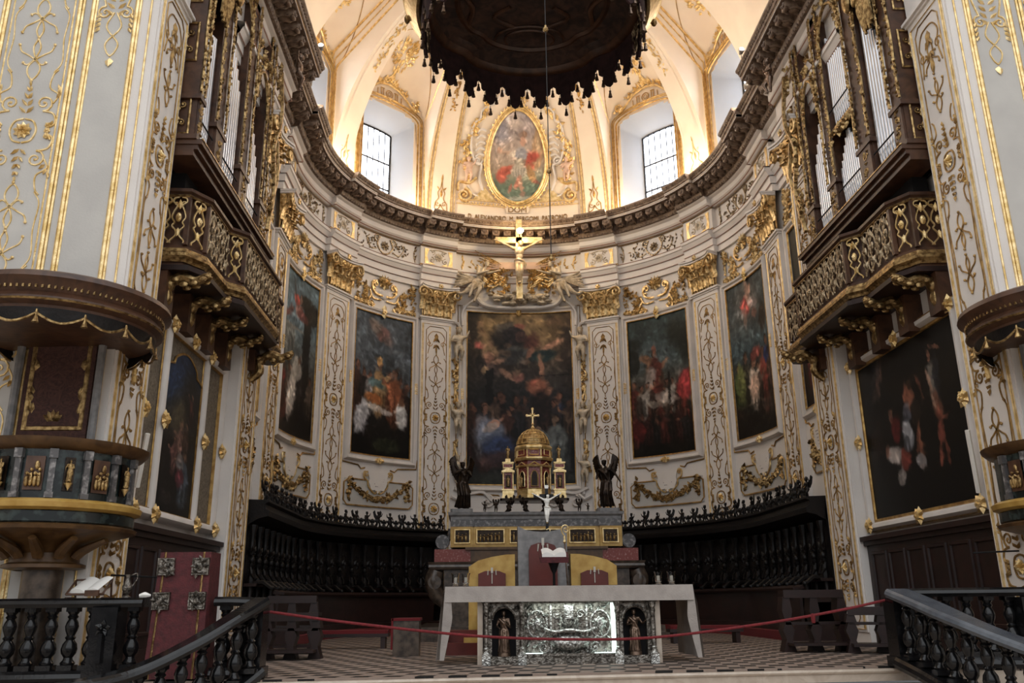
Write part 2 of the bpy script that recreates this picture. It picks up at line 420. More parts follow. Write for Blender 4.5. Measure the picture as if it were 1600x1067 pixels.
# ------------------------------------------------------------------ floors, steps
mb = MB(); mb.prism([(-9,9.74),(-3.55,10.02),(3.95,10.86),(5.1,10.12),(9,9.74),(9,28),(-9,28)], -.02, 0); struct(mb.build('floor', 'floor', smooth=False))
mb = MB()
for k in range(6):
    y = .34*k; z = -.16*k
    mb.prism([(-9.2,9.70-y),(-3.62,9.97-y),(3.98,10.81-y),(5.12,10.07-y),(9.2,9.70-y),(9,27),(-9,27)] if k == 0 else
             [(-9.2,9.70-y),(-3.62-.2*k,9.96-y),(3.98+.2*k,10.80-y),(5.3+.2*k,10.0-y),(9.2,9.70-y),(9.2,10.8),(-9.2,10.8)], z-.16 if k else -.16, z-.021)
    mb.tube([(-9.2,9.70-y,z-.045),(-3.62-.14*k,9.96-y,z-.045),(3.98+.14*k,10.80-y,z-.045)], .024, 6)
struct(mb.build('trim_2', 'marblestep', smooth=False))['label'] = 'cream marble sanctuary steps'
mb = MB(); mb.box(-30,30,-12,9,-1.05,-.98); struct(mb.build('floor', 'marblestep', smooth=False))

# ------------------------------------------------------------------ apse wall, piers
mb = MB()
mb.grid(lambda u, v: A(-12.95+25.9*u, 0, -.1+13.0*v), 160, 4)
mb.grid(lambda u, v: A(-12.95+25.9*u, -.9, -.1+21*v), 100, 2)
struct(mb.build('wall_apse', 'wall'))
for g, nm in ((-1,'left'), (1,'right')):
    mb = MB(); X = lambda a: g*a
    def bx(x0,x1,*r): mb.box(min(g*x0,g*x1), max(g*x0,g*x1), *r)
    bx(5.8,7.4,16.02,17.30,-.1,12.6)            # far pier
    bx(6.15,7.4,11.65,16.05,-.1,20)             # organ bay wall
    bx(5.8,6.16,15.4,16.03,12.7,20)
    bx(5.8,12,10.6,11.68,-.1,20)                # near pier
    bx(12,12.3,-2,10.7,-1.0,20)
    struct(mb.build('wall_'+nm, 'wall', smooth=False))
# ------------------------------------------------------------------ dome with window lunettes
WC = [-8.55,-4.685,4.685,8.55]; HW = 1.08
def arch_top(l, hw=HW): return 16.12+.42*math.sqrt(max(0,1-(l/hw)**2))
def dome_r(s, z):
    r = 6.25*math.sqrt(max(0,1-max(0,(z-13.0)/6.35)**2)) if z > 13 else 6.25
    for c in WC:
        l = s-c
        if abs(l) < 1.42:
            zt = 16.25+1.15*math.sqrt(1-(l/1.42)**2)
            r = max(r, min(6.25, 6.25-(z-zt)*1.15))
    return r
def D(s, z, d=0.0):
    x, y, nx, ny = bp_(s); k = RA-dome_r(s, z)+d
    return (x+nx*k, y+ny*k, z)
mb = MB(); zs = [12.6,12.8,13.0]+[13.0+6.35*math.sin(PI/2*k/84) for k in range(1,85)]; ns = 380; sA = -17.0
vs = []; fs = []
for z in zs:
    for i in range(ns+1): vs.append(D(sA+34.0*i/ns, z))
for j in range(len(zs)-1):
    for i in range(ns):
        s = sA+34.0*(i+.5)/ns; z = (zs[j]+zs[j+1])/2
        if any(abs(s-c) < HW-.02 and z < arch_top(s-c)-.03 for c in WC): continue
        w_ = ns+1; fs.append((j*w_+i, j*w_+i+1, (j+1)*w_+i+1, (j+1)*w_+i))
mb.v = vs; mb.f = fs
struct(mb.build('ceiling', 'ceil', ang=25))
# cornice top shelf and the vault beyond
mb = MB(); mb.grid(lambda u, v: A(-14.5+29*u, -.3+1.0*v, 12.74), 120, 1); struct(mb.build('trim_3', 'wall'))['label'] = 'top of cornice'
def outline(hw, z0, zs_, rise, n=14):
    P = [(-hw,z0)]+[(-hw,z0+(zs_-z0)*k/4) for k in range(1,4)]
    P += [(-hw*math.cos(PI*k/n), zs_+rise*math.sin(PI*k/n)) for k in range(n+1)]
    P += [(hw,z0+(zs_-z0)*k/4) for k in range(3,0,-1)]+[(hw,z0)]
    return P
for wi, c in enumerate(WC):
    o1 = outline(HW, 12.7, 16.12, .42); o2 = outline(.60, 13.1, 15.92, .10)
    mb = MB(); n = len(o1)
    vs = [A(c+l, -.05, z) for l, z in o1]+[A(c+l*1.0, -.85, z) for l, z in o2]
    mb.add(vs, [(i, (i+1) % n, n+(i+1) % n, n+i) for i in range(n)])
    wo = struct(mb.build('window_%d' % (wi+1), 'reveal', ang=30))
    mb = MB(); mb.add([A(c+l, -.86, z) for l, z in o2], [tuple(range(n))]); mb.build('pane', 'pane', wo, smooth=False)
    mb = MB()
    mb.tube([A(c+l, -.84, z) for l, z in o2]+[A(c+o2[0][0], -.84, o2[0][1])], .04, 4)
    for z in (13.9,14.85): mb.tube([A(c-.6,-.83,z), A(c+.6,-.82,z)], .035, 4)
    for k in range(-2,3): mb.tube([A(c+k*.2,-.83,13.1), A(c+k*.2,-.82,16.0)], .020, 4)
    mb.build('window_frame', 'wire', wo)
    mb = MB()
    for off, r_, d_ in ((.05,.035,.03),(.14,.022,.04),(.20,.030,.03)):
        mb.tube([A(c+l*(HW+off)/HW, d_, z+(off if z > 15 else 0)) for l, z in o1], r_, 5)
    mb.build('window_surround', 'gold' if 0 else 'linegold', wo)
    mb = MB(); vs = []
    for l, z in o1: vs += [A(c+l, .025, z), A(c+l*(HW+.20)/HW, .025, z+(.2 if z > 15 else 0))]
    mb.add(vs, [(2*i,2*i+1,2*i+3,2*i+2) for i in range(n-1)]); mb.build('window_moulding', 'ceil', wo)
    # gilt crest over the arch
    mb = MB(lambda x, y, z, c=c: D(c+x, z, .05-y))
    for g in (-1,1):
        mb.stroke([(g*1.0,16.62),(g*.62,17.0),(g*.52,17.10),(g*.30,17.22),(0,17.28)], .035)
        for k in range(30):
            t = random.random(); mb.leaf(g*(.1+.6*t), 17.32+.14*random.random()-.30*t, random.uniform(.3,2.8), .13, .06, .05)
        for k in range(30):
            mb.leaf(g*(.88+.26*random.random()), 16.66+.32*random.random(), random.uniform(0,6.28), .11, .06, .05)
        for k in range(4): mb.flower(g*(.90+.2*random.random()), 16.7+.25*random.random(), .045)
        mb.spiral(g*.26, 17.30, .12, 1.2, PI/2, g, .028)
    mb.rosette(0, 17.46, .14, .07, n=7); mb.leaf(0, 17.5, PI/2, .24, .10, .08)
    mb.flower(0,16.68,.07)
    mb.build('gilt_crest', 'gold', wo)
    mb = MB(lambda x, y, z, c=c: D(c+x, z, .03-y))
    for g in (-1,1):
        mb.stroke([(g*.24,16.80),(g*.24,17.06)], .016, sm=1); mb.stroke([(g*.33,16.80),(g*.33,17.04)], .016, sm=1); mb.stroke([(g*.48,16.76),(g*.48,16.98)], .016, sm=1)
        mb.stroke([(g*.20,17.07),(g*.36,17.05)], .014, sm=1); mb.stroke([(g*.20,16.79),(g*.36,16.79)], .014, sm=1)
    mb.stroke([(.13*math.cos(a), 16.93+.14*math.sin(a)) for a in [2*PI*k/10 for k in range(10)]], .016, closed=True, sm=2)
    mb.stroke([(.06*math.cos(a), 16.93+.07*math.sin(a)) for a in [2*PI*k/8 for k in range(8)]], .012, closed=True, sm=2)
    mb.build('strapwork', 'linegold', wo)
# ribs of the dome: gilt double mouldings, cream bands, small ornament
ZR = [12.95+6.2*math.sin(PI/2*k/40) for k in range(39)]
def rib(mb, sd_, r, d=.03): mb.tube([D(sd_, z, d) for z in ZR], r, 5)
band = [(2.28,3.06),(6.02,7.18)]
for g in (-1,1):
    for bi, (s0,s1) in enumerate(band):
        mb = MB(); mb.grid(lambda u, v: D(g*(s0+(s1-s0)*u), 12.95+6.2*math.sin(PI/2*v*.93), .05), 4, 40); o = struct(mb.build('trim_%d' % (4+bi+(2 if g > 0 else 0)), 'ceil')); o['label'] = 'plain cream band between the dome ribs'
        mb = MB(); 
        for s_, r_ in ((s0,.030),(s0-.09,.018),(s1,.035),(s1+.10,.020),(s1+.22,.035),(s0-.2,.03) if bi else (s0+.05,.01)): rib(mb, g*s_, r_, .06)
        mb.build('gilt_rib', 'gold', o)
        mb = MB(lambda x, y, z, c=g*(s0+s1)/2: D(c+x, z, .06-y)); q = 1.0 if bi else .75
        zz = 13.25
        for h in (-1,1):
            mb.stroke([(h*.30*q,zz),(h*.26*q,zz+.25),(h*.12*q,zz+.42),(h*.16*q,zz+.62),(h*.04*q,zz+.8),(0,zz+1.15)], .014)
            mb.stroke([(h*.30*q,zz),(h*.12*q,zz+.05),(0,zz+.2)], .014)
            mb.spiral(h*.16*q, zz+.22, .09, 1.2, 0, h, .012)
            mb.leaf(h*.1*q, zz+.72, PI/2-h*.8, .14, .06, .03)
        mb.leaf(0,zz+1.0,PI/2,.26,.07,.03); mb.leaf(0,zz+.45,PI/2,.3,.1,.04)
        # pendant of leaves higher up
        zz = 16.5
        for k in range(34):
            t = k/34
            for _ in range(2): mb.leaf(random.uniform(-.24,.24)*q*(.3+t), zz+1.9*t, random.uniform(0,6.28), .12, .055, .04)
        for k in range(7): mb.flower(random.uniform(-.15,.15)*q, zz+.5+1.2*k/7, .06)
        mb.build('gilt_leaf_drop', 'gold' if bi else 'linegold', o)
# bouquets high in the dome, lines of the cells
for wi, c in enumerate(WC):
    mb = MB(lambda x, y, z, c=c: D(c*1.0+x*(1.0), z, .04-y))
    for k in range(120):
        a = random.uniform(0,2*PI); r = random.random()**.6
        mb.leaf(.46*r*math.cos(a), 18.05+.34*r*math.sin(a), a+random.uniform(-.8,.8), .13, .06, .05)
    for k in range(10):
        a = random.uniform(0,2*PI); mb.flower(.22*math.cos(a), 18.05+.18*math.sin(a), .055)
    o = mb.build('dome_bouquet', 'gold')
    tag(o, ('gilt flower bouquet high on the dome above the far left window','gilt flower bouquet on the dome above the left centre window','gilt flower bouquet on the dome above the right centre window','gilt flower bouquet high on the dome above the far right window')[wi], 'relief ornament', 'gilt bouquets on the dome')
    mb = MB()
    for g in (-1,1):
        mb.tube([D(c+g*1.40*math.cos(t), 16.30+2.35*math.sin(t), .03) for t in [PI/2*k/16 for k in range(17)]], .014, 4)
        mb.tube([D(c+g*(1.30-.25*k/8), 13.0+3.2*k/8, .03) for k in range(9)], .012, 4)
    struct(mb.build('trim_%d' % (8+wi), 'linegold'))['label'] = 'thin gilt line on the dome'
# ------------------------------------------------------------------ entablature
PILS = [2.79, 6.63, 10.58]
def off(s, eps=0):
    a = abs(s)
    for p in PILS:
        if abs(a-p) < .64: return .15
    if a > 12.78: return .47
    return 0
edges = sorted([g*(p+h*.64) for g in (-1,1) for p in PILS for h in (-1,1)]+[-12.78,12.78])
S = sorted(set([round(-16.6+33.2*k/150, 4) for k in range(151)]))
path = []
for a, b_ in zip(S, S[1:]):
    path.append((a, off(a)))
    for e in edges:
        if a < e < b_: path += [(e, off(e-.01)), (e, off(e+.01))]
path.append((S[-1], off(S[-1])))
EP = []
for s, o_ in path:
    x, y, nx, ny = bp_(s); EP.append((x+nx*o_, y+ny*o_, nx, ny))
mb = MB(); mb.sweep(EP, [(-.02,10.42),(.07,10.42),(.07,10.60),(.10,10.61),(.10,10.82),(.13,10.84),(.19,10.96),(.22,10.98),(.22,11.07),(.05,11.10),(.05,11.80),(.10,11.82),(.16,11.88),(.20,11.92),(.20,12.06),(.27,12.09),(.30,12.12)])
ent = struct(mb.build('trim_1', 'wall', ang=20)); ent['label'] = 'white entablature running round the apse'
mb = MB(); mb.sweep(EP, [(.20,12.10),(.36,12.14),(.38,12.20),(.40,12.24),(.40,12.44),(.79,12.46),(.79,12.55),(.83,12.57),(.85,12.62),(.91,12.68),(.91,12.73),(-.02,12.75)])
mb.build('brown_crown_moulding', 'cornwood', ent, ang=20)
mb = MB(); mb.sweep(EP, [(.792,12.475),(.80,12.475),(.80,12.545),(.792,12.545)]); mb.build('pale_fascia', 'wall', ent, ang=20)
mb = MB()
for d_, z_, r_ in ((.20,11.83,.018),(.22,11.075,.016),(.10,10.61,.012),(.13,10.83,.012)):
    mb.sweep([(x,y,nx,ny) for x,y,nx,ny in EP], [(d_-.004,z_-r_),(d_+r_,z_),(d_-.004,z_+r_)])
mb.build('pink_bead', 'pinkm', ent)
mb = MB(); mb.sweep(EP, [(.10,11.77),(.065,11.80),(.05,11.84)]); mb.sweep(EP, [(.052,11.12),(.062,11.14),(.052,11.165)]); mb.sweep(EP, [(.80,12.50),(.812,12.51),(.80,12.52)]); mb.build('gilt_bead', 'linegold', ent)
# egg and dart as one patterned strip
mb = MB()
L = 16.4; n = 300
for k in range(n):
    s = -L+2*L*(k+.5)/n; mb.ell(A(s, off(s)+.35, 12.16), (.040,.040,.052), 5, 4)
o = mb.build('egg_and_dart', 'cornwood', ent)
mb = MB()
for k in range(n):
    s = -L+2*L*(k+.5)/n; mb.ell(A(s, off(s)+.86, 12.64), (.035,.035,.03), 5, 4)
mb.build('crown_leaf_moulding', 'cornwood', ent)
# modillions
mb = MB()
mb.box(-.115,.115,-.33,.02,12.30,12.44); mb.tube([(0,-.33,12.37)],.1)
for h in (-1,1):
    mb.tube([(h*.09,.0,12.26),(h*.09,-.1,12.30),(h*.09,-.22,12.27),(h*.09,-.30,12.33)], .028, 5)
mb.ell((0,-.30,12.30), (.10,.05,.05), 8, 5); mb.ell((0,-.12,12.27), (.075,.12,.03), 8, 5)
mb.leaf(-.06,12.34,PI/2,.1,.06,.05,.33); mb.leaf(.06,12.34,PI/2,.1,.06,.05,.33); mb.flower(0,12.36,.05,.33)
mod = None; K = 39
for k in range(-K, K+1):
    s = k*.42; x, y, nx, ny = bp_(s); o_ = off(s)+.40
    if any(abs(s-e) < .10 for e in edges): s += .1
    loc = (x+nx*o_, y+ny*o_, 0); rz = math.atan2(nx, -ny)
    if mod is None: mod = mb.build('corbel', 'cornwood', ent, loc=loc, rot=rz)
    else:
        q = mod.copy(); col.objects.link(q); q.location = loc; q.rotation_euler = (0,0,rz)
# frieze ornaments
def bay_scroll(mb, hw):
    mb.stroke([(-.20,.26),(-.30,.0),(-.12,-.24),(.1,-.24),(.30,-.02),(.20,.26)], .028)
    mb.rosette(0,.0,.17,.07,n=9); 
    for g in (-1,1):
        mb.spiral(g*.30,.2,.12,1.3,-PI/2,g,.026)
        mb.stroke([(g*.30,-.15),(g*.55,-.20),(g*.72,.05),(g*.62,.2)], .02)
        for k in range(22): mb.leaf(g*(.36+.025*k), random.uniform(-.22,.22), random.uniform(0,6.28), .11, .055, .05)
        mb.stroke([(g*hw,-.27),(g*(hw-.05),-.05),(g*hw,.22)], .02)
        for k in range(5): mb.leaf(g*(hw-.02), -.22+.1*k, PI/2+random.uniform(-.9,.9), .14, .07, .05)
bays = [(-8.60,1.15),(-4.71,1.15),(4.71,1.15),(8.60,1.15),(-11.95,.5),(11.95,.5)]
for c, hw in bays:
    mb = MB(AW(c, 11.46, .055)); bay_scroll(mb, hw); mb.build('frieze_scroll', 'antique', ent)
mb = MB(AW(0, 11.46, .055))
for g in (-1,1):
    mb.stroke([(g*1.9,-.22),(g*1.85,.0),(g*1.9,.2)], .02)
    for k in range(5): mb.leaf(g*1.88, -.2+.09*k, PI/2+random.uniform(-.9,.9), .14, .07, .05)
    for k in range(20): mb.leaf(g*random.uniform(.9,1.6), random.uniform(-.2,.15), random.uniform(0,6.28), .15, .07, .04)
mb.build('frieze_scroll', 'gold', ent)
for g in (-1,1):
    for p in PILS:
        mb = MB(AW(g*p, 11.46, .205))
        for sx_ in (-1,1):
            mb.slab([(sx_*.50,-.27),(sx_*.50,.25),(sx_*.34,.25),(sx_*.42,.0),(sx_*.34,-.27)], -.012, 0)
            mb.slab([(sx_*.34,-.27),(sx_*.28,-.2),(sx_*.1,-.27)], -.012, 0)
        mb.build('gold_field', 'gold', ent)
        mb = MB(AW(g*p, 11.46, .205)); mb.rosette(0,0,.16,.05,n=9)
        for sx_ in (-1,1): mb.spiral(sx_*.24,-.12,.1,1.2,PI/2,sx_,.02); mb.spiral(sx_*.2,.16,.08,1.2,-PI/2,-sx_,.016)
        mb.stroke([(-.3,.2),(0,.25),(.3,.2)], .02)
        mb.build('frieze_strapwork', 'stonefig', ent)
# ------------------------------------------------------------------ pilasters
def knot(mb, cx, cz, k, dn, w=.013, d=0.0):
    f = -1 if dn else 1
    P = lambda x, z: (cx+k*x, cz+f*k*z)
    mb.stroke([P(-.66,.66),P(-.56,.40),P(-.30,.24),P(0,.02),P(.22,-.28),P(.20,-.60),P(0,-.84),P(-.20,-.60),P(-.22,-.28),P(0,.02),P(.30,.24),P(.56,.40),P(.66,.66)], w, d, sm=4)
    mb.stroke([P(0,.95),P(.13,.6),P(.06,.25),P(-.10,-.05),P(-.28,-.20),P(-.46,-.10)], w, d, sm=4)
    mb.stroke([P(0,.95),P(-.13,.6),P(-.06,.25),P(.10,-.05),P(.28,-.20),P(.46,-.10)], w, d, sm=4)
    for q in (P(-.66,.68),P(.66,.68),P(0,-.90),P(0,1.02),P(-.42,-.12),P(.42,-.12)): mb.ell((q[0],-d-w,q[1]), w*1.7, 5, 4)
def motif(mb, cx, cz, k, w=.016, d=0.0):
    for g in (-1,1):
        mb.stroke([(cx+g*.02*k,cz+.42*k),(cx+g*.28*k,cz+.33*k),(cx+g*.40*k,cz),(cx+g*.28*k,cz-.33*k),(cx+g*.02*k,cz-.42*k)], w, d, sm=4)
        for f in (-1,1):
            mb.spiral(cx+g*.52*k, cz+f*.98*k, .27*k, 1.5, -f*PI/2, -g*f if 0 else (f*g), w, d)
            mb.stroke([(cx+g*.52*k,cz+f*.71*k),(cx+g*.86*k,cz+f*.60*k),(cx+g*.94*k,cz+f*.25*k),(cx+g*.70*k,cz+f*.08*k)], w, d, sm=4)
            mb.stroke([(cx+g*.80*k,cz+f*.98*k),(cx+g*.92*k,cz+f*1.3*k),(cx+g*.62*k,cz+f*1.55*k),(cx+g*.66*k,cz+f*2.0*k),(cx+g*.80*k,cz+f*2.2*k)], w*.8, d, sm=4)
            for q in range(3): mb.leaf(cx+g*(.85+.05*q)*k, cz+f*(1.15+.13*q)*k, f*PI/2+g*(-.7+.5*q), .26*k, .12*k, .05, d)
            mb.leaf(cx+g*.78*k, cz+f*.14*k, f*PI/3 if g > 0 else PI-f*PI/3, .24*k, .13*k, .05, d)
        for q in range(3): mb.flower(cx+g*.75*k, cz+(.12*q-.12)*k*1.6, .075*k*1.3, d)
    for f in (-1,1):
        for q in range(4): 
            for g in (-1,1): mb.leaf(cx, cz+f*(.62+.26*q)*k, f*(PI/2-g*(.8-.12*q)) , (.34-.05*q)*k, .11*k, .05, d)
        mb.leaf(cx, cz+f*1.55*k, f*PI/2, .3*k, .08*k, .05, d)
def split(mg, t):
    for v, f in mg.parts: mg.v, mg.f = v, f; mg.build('gilt_rosette', 'gold', t)
def strip(mb, mbg, z0, z1, w, rz, per, k):
    """thin gilt contour, knots, rosette groups of one tall panel; mb = brown-gilt lines, mbg = rosettes"""
    hw = w/2; mbg.parts = []
    c = .12
    P = [(-hw+c,z0),(hw-c,z0),(hw,z0+c),(hw,z1-c),(hw-c,z1),(-hw+c,z1),(-hw,z1-c),(-hw,z0+c)]
    q = [(p[0],-.004,p[1]) for p in P+[P[0]]]; mb.tube(q, .013, 4)
    zr = rz
    while zr-per > z0-.3: zr -= per
    while zr < z1+.3:
        if z0+.3 < zr < z1-.3: motif(mb, 0, zr, k); mbg.rosette(0, zr, .30*k, .09, 0, 9); mbg.parts.append((mbg.v, mbg.f)); mbg.v, mbg.f = [], []
        for dz, dn in ((per*.38, True), (per*.62, False)):
            if z0+.35 < zr+dz < z1-.4: knot(mb, 0, zr+dz, k*.84, not dn)
        if zr > z0 and zr+per < z1+.1:
            for g in (-1,1): mb.stroke([(g*.66*k,zr+2.1*k),(g*.86*k,zr+2.5*k),(g*.80*k,zr+per/2),(g*.86*k,zr+per-2.5*k),(g*.66*k,zr+per-2.1*k)], .011)
        zr += per
    for f, zz in ((1,z1-.15),):
        for g in (-1,1):
            mb.stroke([(0,zz),(g*.16,zz-.03),(g*.3*hw/.36,zz-.22),(g*.22,zz-.42),(g*.30*hw/.36,zz-.75)], .013)
            mb.spiral(g*.24*hw/.36, zz-.42, .09, 1.3, 0, g, .013)
            mb.leaf(0, zz-.2, -PI/2-g*.6, .2, .08, .04); mb.leaf(0, zz-.42, -PI/2-g*.6, .2, .08, .04)
        mb.leaf(0, zz-.05, -PI/2, .3, .14, .05); mb.leaf(0, zz-.45, -PI/2, .35, .07, .04)
def capital(parent, w, z0, h, y0, mat='goldc'):
    mb = MB(); hw = w/2
    mb.grid(lambda u, v: ((-hw+2*hw*u)*(1+.18*v*v), y0-.03-.16*v*v, z0+h*.88*v), 8, 6)
    for g in (-1,1): mb.grid(lambda u, v: (g*hw*(1+.18*v*v), y0-.03*0-(.03+.16*v*v)*u, z0+h*.88*v), 2, 6)
    def ac(x, z, wd, ht, cu, lean=0):
        def f(u, v):
            a = v*2.4; sx = (u-.5)*wd*(1-.35*v*v)*(1+.12*math.sin(v*18))
            return (x+sx+lean*v*v, y0-.05-.09*v-cu*(1-math.cos(a))*.5-.05*math.cos((u-.5)*PI), z+ht*math.sin(min(a,PI/2)*1.0) if a < PI/2 else z+ht*(1-.35*(1-math.cos(a-PI/2))))
        mb.grid(f, 6, 12)
    for x in (-.66,-.22,.22,.66): ac(x*hw, z0+h*.05, w*.25, h*.36, .09)
    for x in (-.98,-.44,0,.44,.98): ac(x*hw, z0+h*.22, w*.22, h*.42, .15, .05*x)
    for k in range(9): mb.tube([((-.9+.225*k)*hw, y0-.06, z0+.02), ((-.9+.225*k)*hw, y0-.10, z0+h*.42)], .018*w, 5)
    for g in (-1,1):
        mb.m = None
        for dd in (.25,.31):
            P = []
            for k in range(20):
                t = k/19; r = .15*h*(1-t)**.8+.012; a = PI/2-g*2.6*PI*t*1.0
                P.append((g*hw*1.12+r*math.cos(a)*(1), y0-dd, z0+h*.72+r*math.sin(a)))
            mb.tube([(g*hw*.25, y0-.2, z0+h*.45),(g*hw*.6, y0-.24, z0+h*.80)]+P, .030, 6)
        P = [(g*hw*.08+g*.07*h*(1-t)*math.cos(6*t)+g*.1, y0-.27, z0+h*.74+.07*h*(1-t)*math.sin(6*t)) for t in [k/10 for k in range(11)]]
        mb.tube(P, .018, 5)
    mb.flower(0, z0+h*.96, .085, .30-y0*0+abs(y0)*1)
    mb.build('capital', mat, parent)
    mb = MB()
    P = [(-1.22,-.36),(-.7,-.24),(0,-.20),(.7,-.24),(1.22,-.36)]
    q = catmull([(a*hw, y0+b, 0) for a, b in P], 4)
    for zz, e in ((z0+h*.89,0),(z0+h*.95,.03)):
        n = len(q)
        vs = [(x, y-e, zz) for x, y, _ in q]+[(x, y-e, zz+h*.05) for x, y, _ in q]+[(q[0][0],y0,zz),(q[-1][0],y0,zz),(q[0][0],y0,zz+h*.05),(q[-1][0],y0,zz+h*.05)]
        fs = [(i,i+1,n+i+1,n+i) for i in range(n-1)]+[tuple(range(n))+(2*n+1,2*n)]+[tuple(range(n,2*n))+(2*n+3,2*n+2)]+[(0,2*n,2*n+2,n),(n-1,2*n+1,2*n+3,2*n-1)]
        mb.add(vs, fs)
    mb.build('abacus', 'wall', parent)
def make_pilaster(name, label, w, z0, z1, proj, rz, per, k, cap=True, group=None, iw=.66):
    t = empty(name, label, 'pilaster', group=group)
    mb = MB(); hw = w/2
    mb.box(-hw,hw,-proj,.06,z0,z1)
    mb.box(-hw-.03,hw+.03,-proj-.03,.06,z1,z1+.05); mb.box(-hw-.06,hw+.06,-proj-.07,.06,z1+.05,z1+.10)
    mb.build('shaft', 'wall', t, smooth=False)
    mb = MB()
    for xx, r in ((hw*.86,.020),(hw*.93,.010)):
        mb.tube([(-xx,-proj,z0+.05),(-xx,-proj,z1-.12),(xx,-proj,z1-.12),(xx,-proj,z0+.05),(-xx,-proj,z0+.05)], r, 6)
    mb.build('gilt_border', 'gold', t)
    mb = MB(lambda x, y, z: (x, y-proj, z)); mg = MB(mb.m)
    strip(mb, mg, z0+.12, z1-.2, w*iw, rz, per, k)
    mb.build('gilt_scrollwork', 'brownline', t); split(mg, t)
    if cap: capital(t, w*.98, z1+.10, 1.0, -proj)
    return t
names = {-3:'',
         -2:'tall white pilaster with gilt capital between the two left apse paintings',
         -1:'tall white pilaster with gilt capital just left of the central altarpiece',
          1:'tall white pilaster with gilt capital just right of the central altarpiece',
          2:'tall white pilaster with gilt capital between the two right apse paintings',
          3:'tall white pilaster at the right edge of the curved wall, beside the angel painting'}
names[-3] = 'tall white pilaster at the left edge of the curved wall, beside the column-scene painting'
proto = make_pilaster('pilaster', names[-1], 1.04, .2, 9.32, .15, 6.2, 2.75, .40, group='apse pilasters')
for i, nm in names.items():
    s = (1 if i > 0 else -1)*PILS[abs(i)-1]; loc, rz = place(s, 0)
    if i == -1: p = proto; p.location = loc; p.rotation_euler = (0,0,rz)
    else: p = copy_tree(proto, loc=loc, rz=rz, label=nm)
# pier strips: far (next to the stalls) and near (beside the pulpits)
for g, sd in ((-1,'left'),(1,'right')):
    p = make_pilaster('pilaster', 'narrow white arabesque pilaster between the %s choir stalls and the wood dado' % sd, 1.22, .2, 9.62, .03, 6.15, 2.4, .34, cap=True, iw=.62)
    p.location = (g*5.80,16.66,0); p.rotation_euler = (0,0,-g*PI/2)
    p = make_pilaster('pilaster', 'white arabesque pilaster with cross medallion behind the %s pulpit, facing the altar' % sd, 1.02, -.1, 9.62, .03, 6.95, 2.9, .36, cap=False, iw=.66)
    p.location = (g*5.80,11.14,0); p.rotation_euler = (0,0,-g*PI/2)
    mb = MB(lambda x, y, z: (x,y-.03,z))
    mb.tube([(.03,0,3.62),(-.0,-.01,3.9),(.0,-.01,4.15),(.03,0,4.4)], [.05,.03,.03,.05], 6); mb.tube([(-.26,0,4.02),(-.1,-.01,4.02),(.1,-.01,4.02),(.26,0,4.02)], [.05,.03,.03,.05], 6)
    mb.build('gilt_cross', 'gold', p)
# near pier front faces: ornament panel, blank panel
for g, sd in ((-1,'left'),(1,'right')):
    p = empty('pier_panelling', 'pale panelled pier face with gilt borders and arabesque at the %s edge of the photo' % sd, 'wall panel', (g*7.43,10.6,0))
    mb = MB(lambda x, y, z: (x,y,z)); mg = MB(mb.m)
    strip(mb, mg, -.5, 12.2, .86, 7.03, 2.95, .44); mb.build('gilt_scrollwork', 'gold', p); split(mg, p)
    mb = MB()
    mb.box(-.58,.58,-.0,.01,-.9,13)
    for x, r in ((-.56,.022),(-.51,.03),(.51,.03),(.56,.022)): mb.tube([(x,-.01,-.9),(x,-.01,13)], r, 6)
    q = -g
    for x, r in ((.70,.030),(.745,.02),(1.32,.030),(1.365,.02),(1.52,.014)): mb.tube([(q*x,-.01,-.9),(q*x,-.01,13)], r, 6)
    mb.build('gilt_border', 'gold', p)
    mb = MB(); mb.box(min(q*.58,q*.70),max(q*.58,q*.70),-.004,.0,-.9,13); mb.build('grey_groove', M['panel'], p)
    mb = MB(); mb.box(min(q*.74,q*1.32),max(q*.74,q*1.32),-.012,0,-.9,13)
    mb.box(-.5,.5,-.0025,0,-.9,13); mb.build('blank_field', 'panel', p)
    mb = MB(lambda x, y, z: (x+q*1.03, y-.012, z))
    for h in (-1,1):
        mb.spiral(h*.15,8.95,.10,1.4,PI/2,-h,.015); mb.stroke([(h*.15,9.05),(h*.22,9.4),(h*.1,9.7),(0,9.9)], .014)
        mb.stroke([(h*.02,8.95),(h*.10,8.7),(-h*.08,8.45),(-h*.06,8.3),(0,8.22)], .012)
        for k in range(4): mb.leaf(h*.02,8.9+.12*k,PI/2-h*.9,.15,.06,.04); mb.leaf(h*.2,8.95-.08*k,-PI/2+h*.5,.12,.06,.04)
    mb.leaf(0,8.2,-PI/2,.16,.12,.04); mb.build('gilt_pendant', 'gold', p)

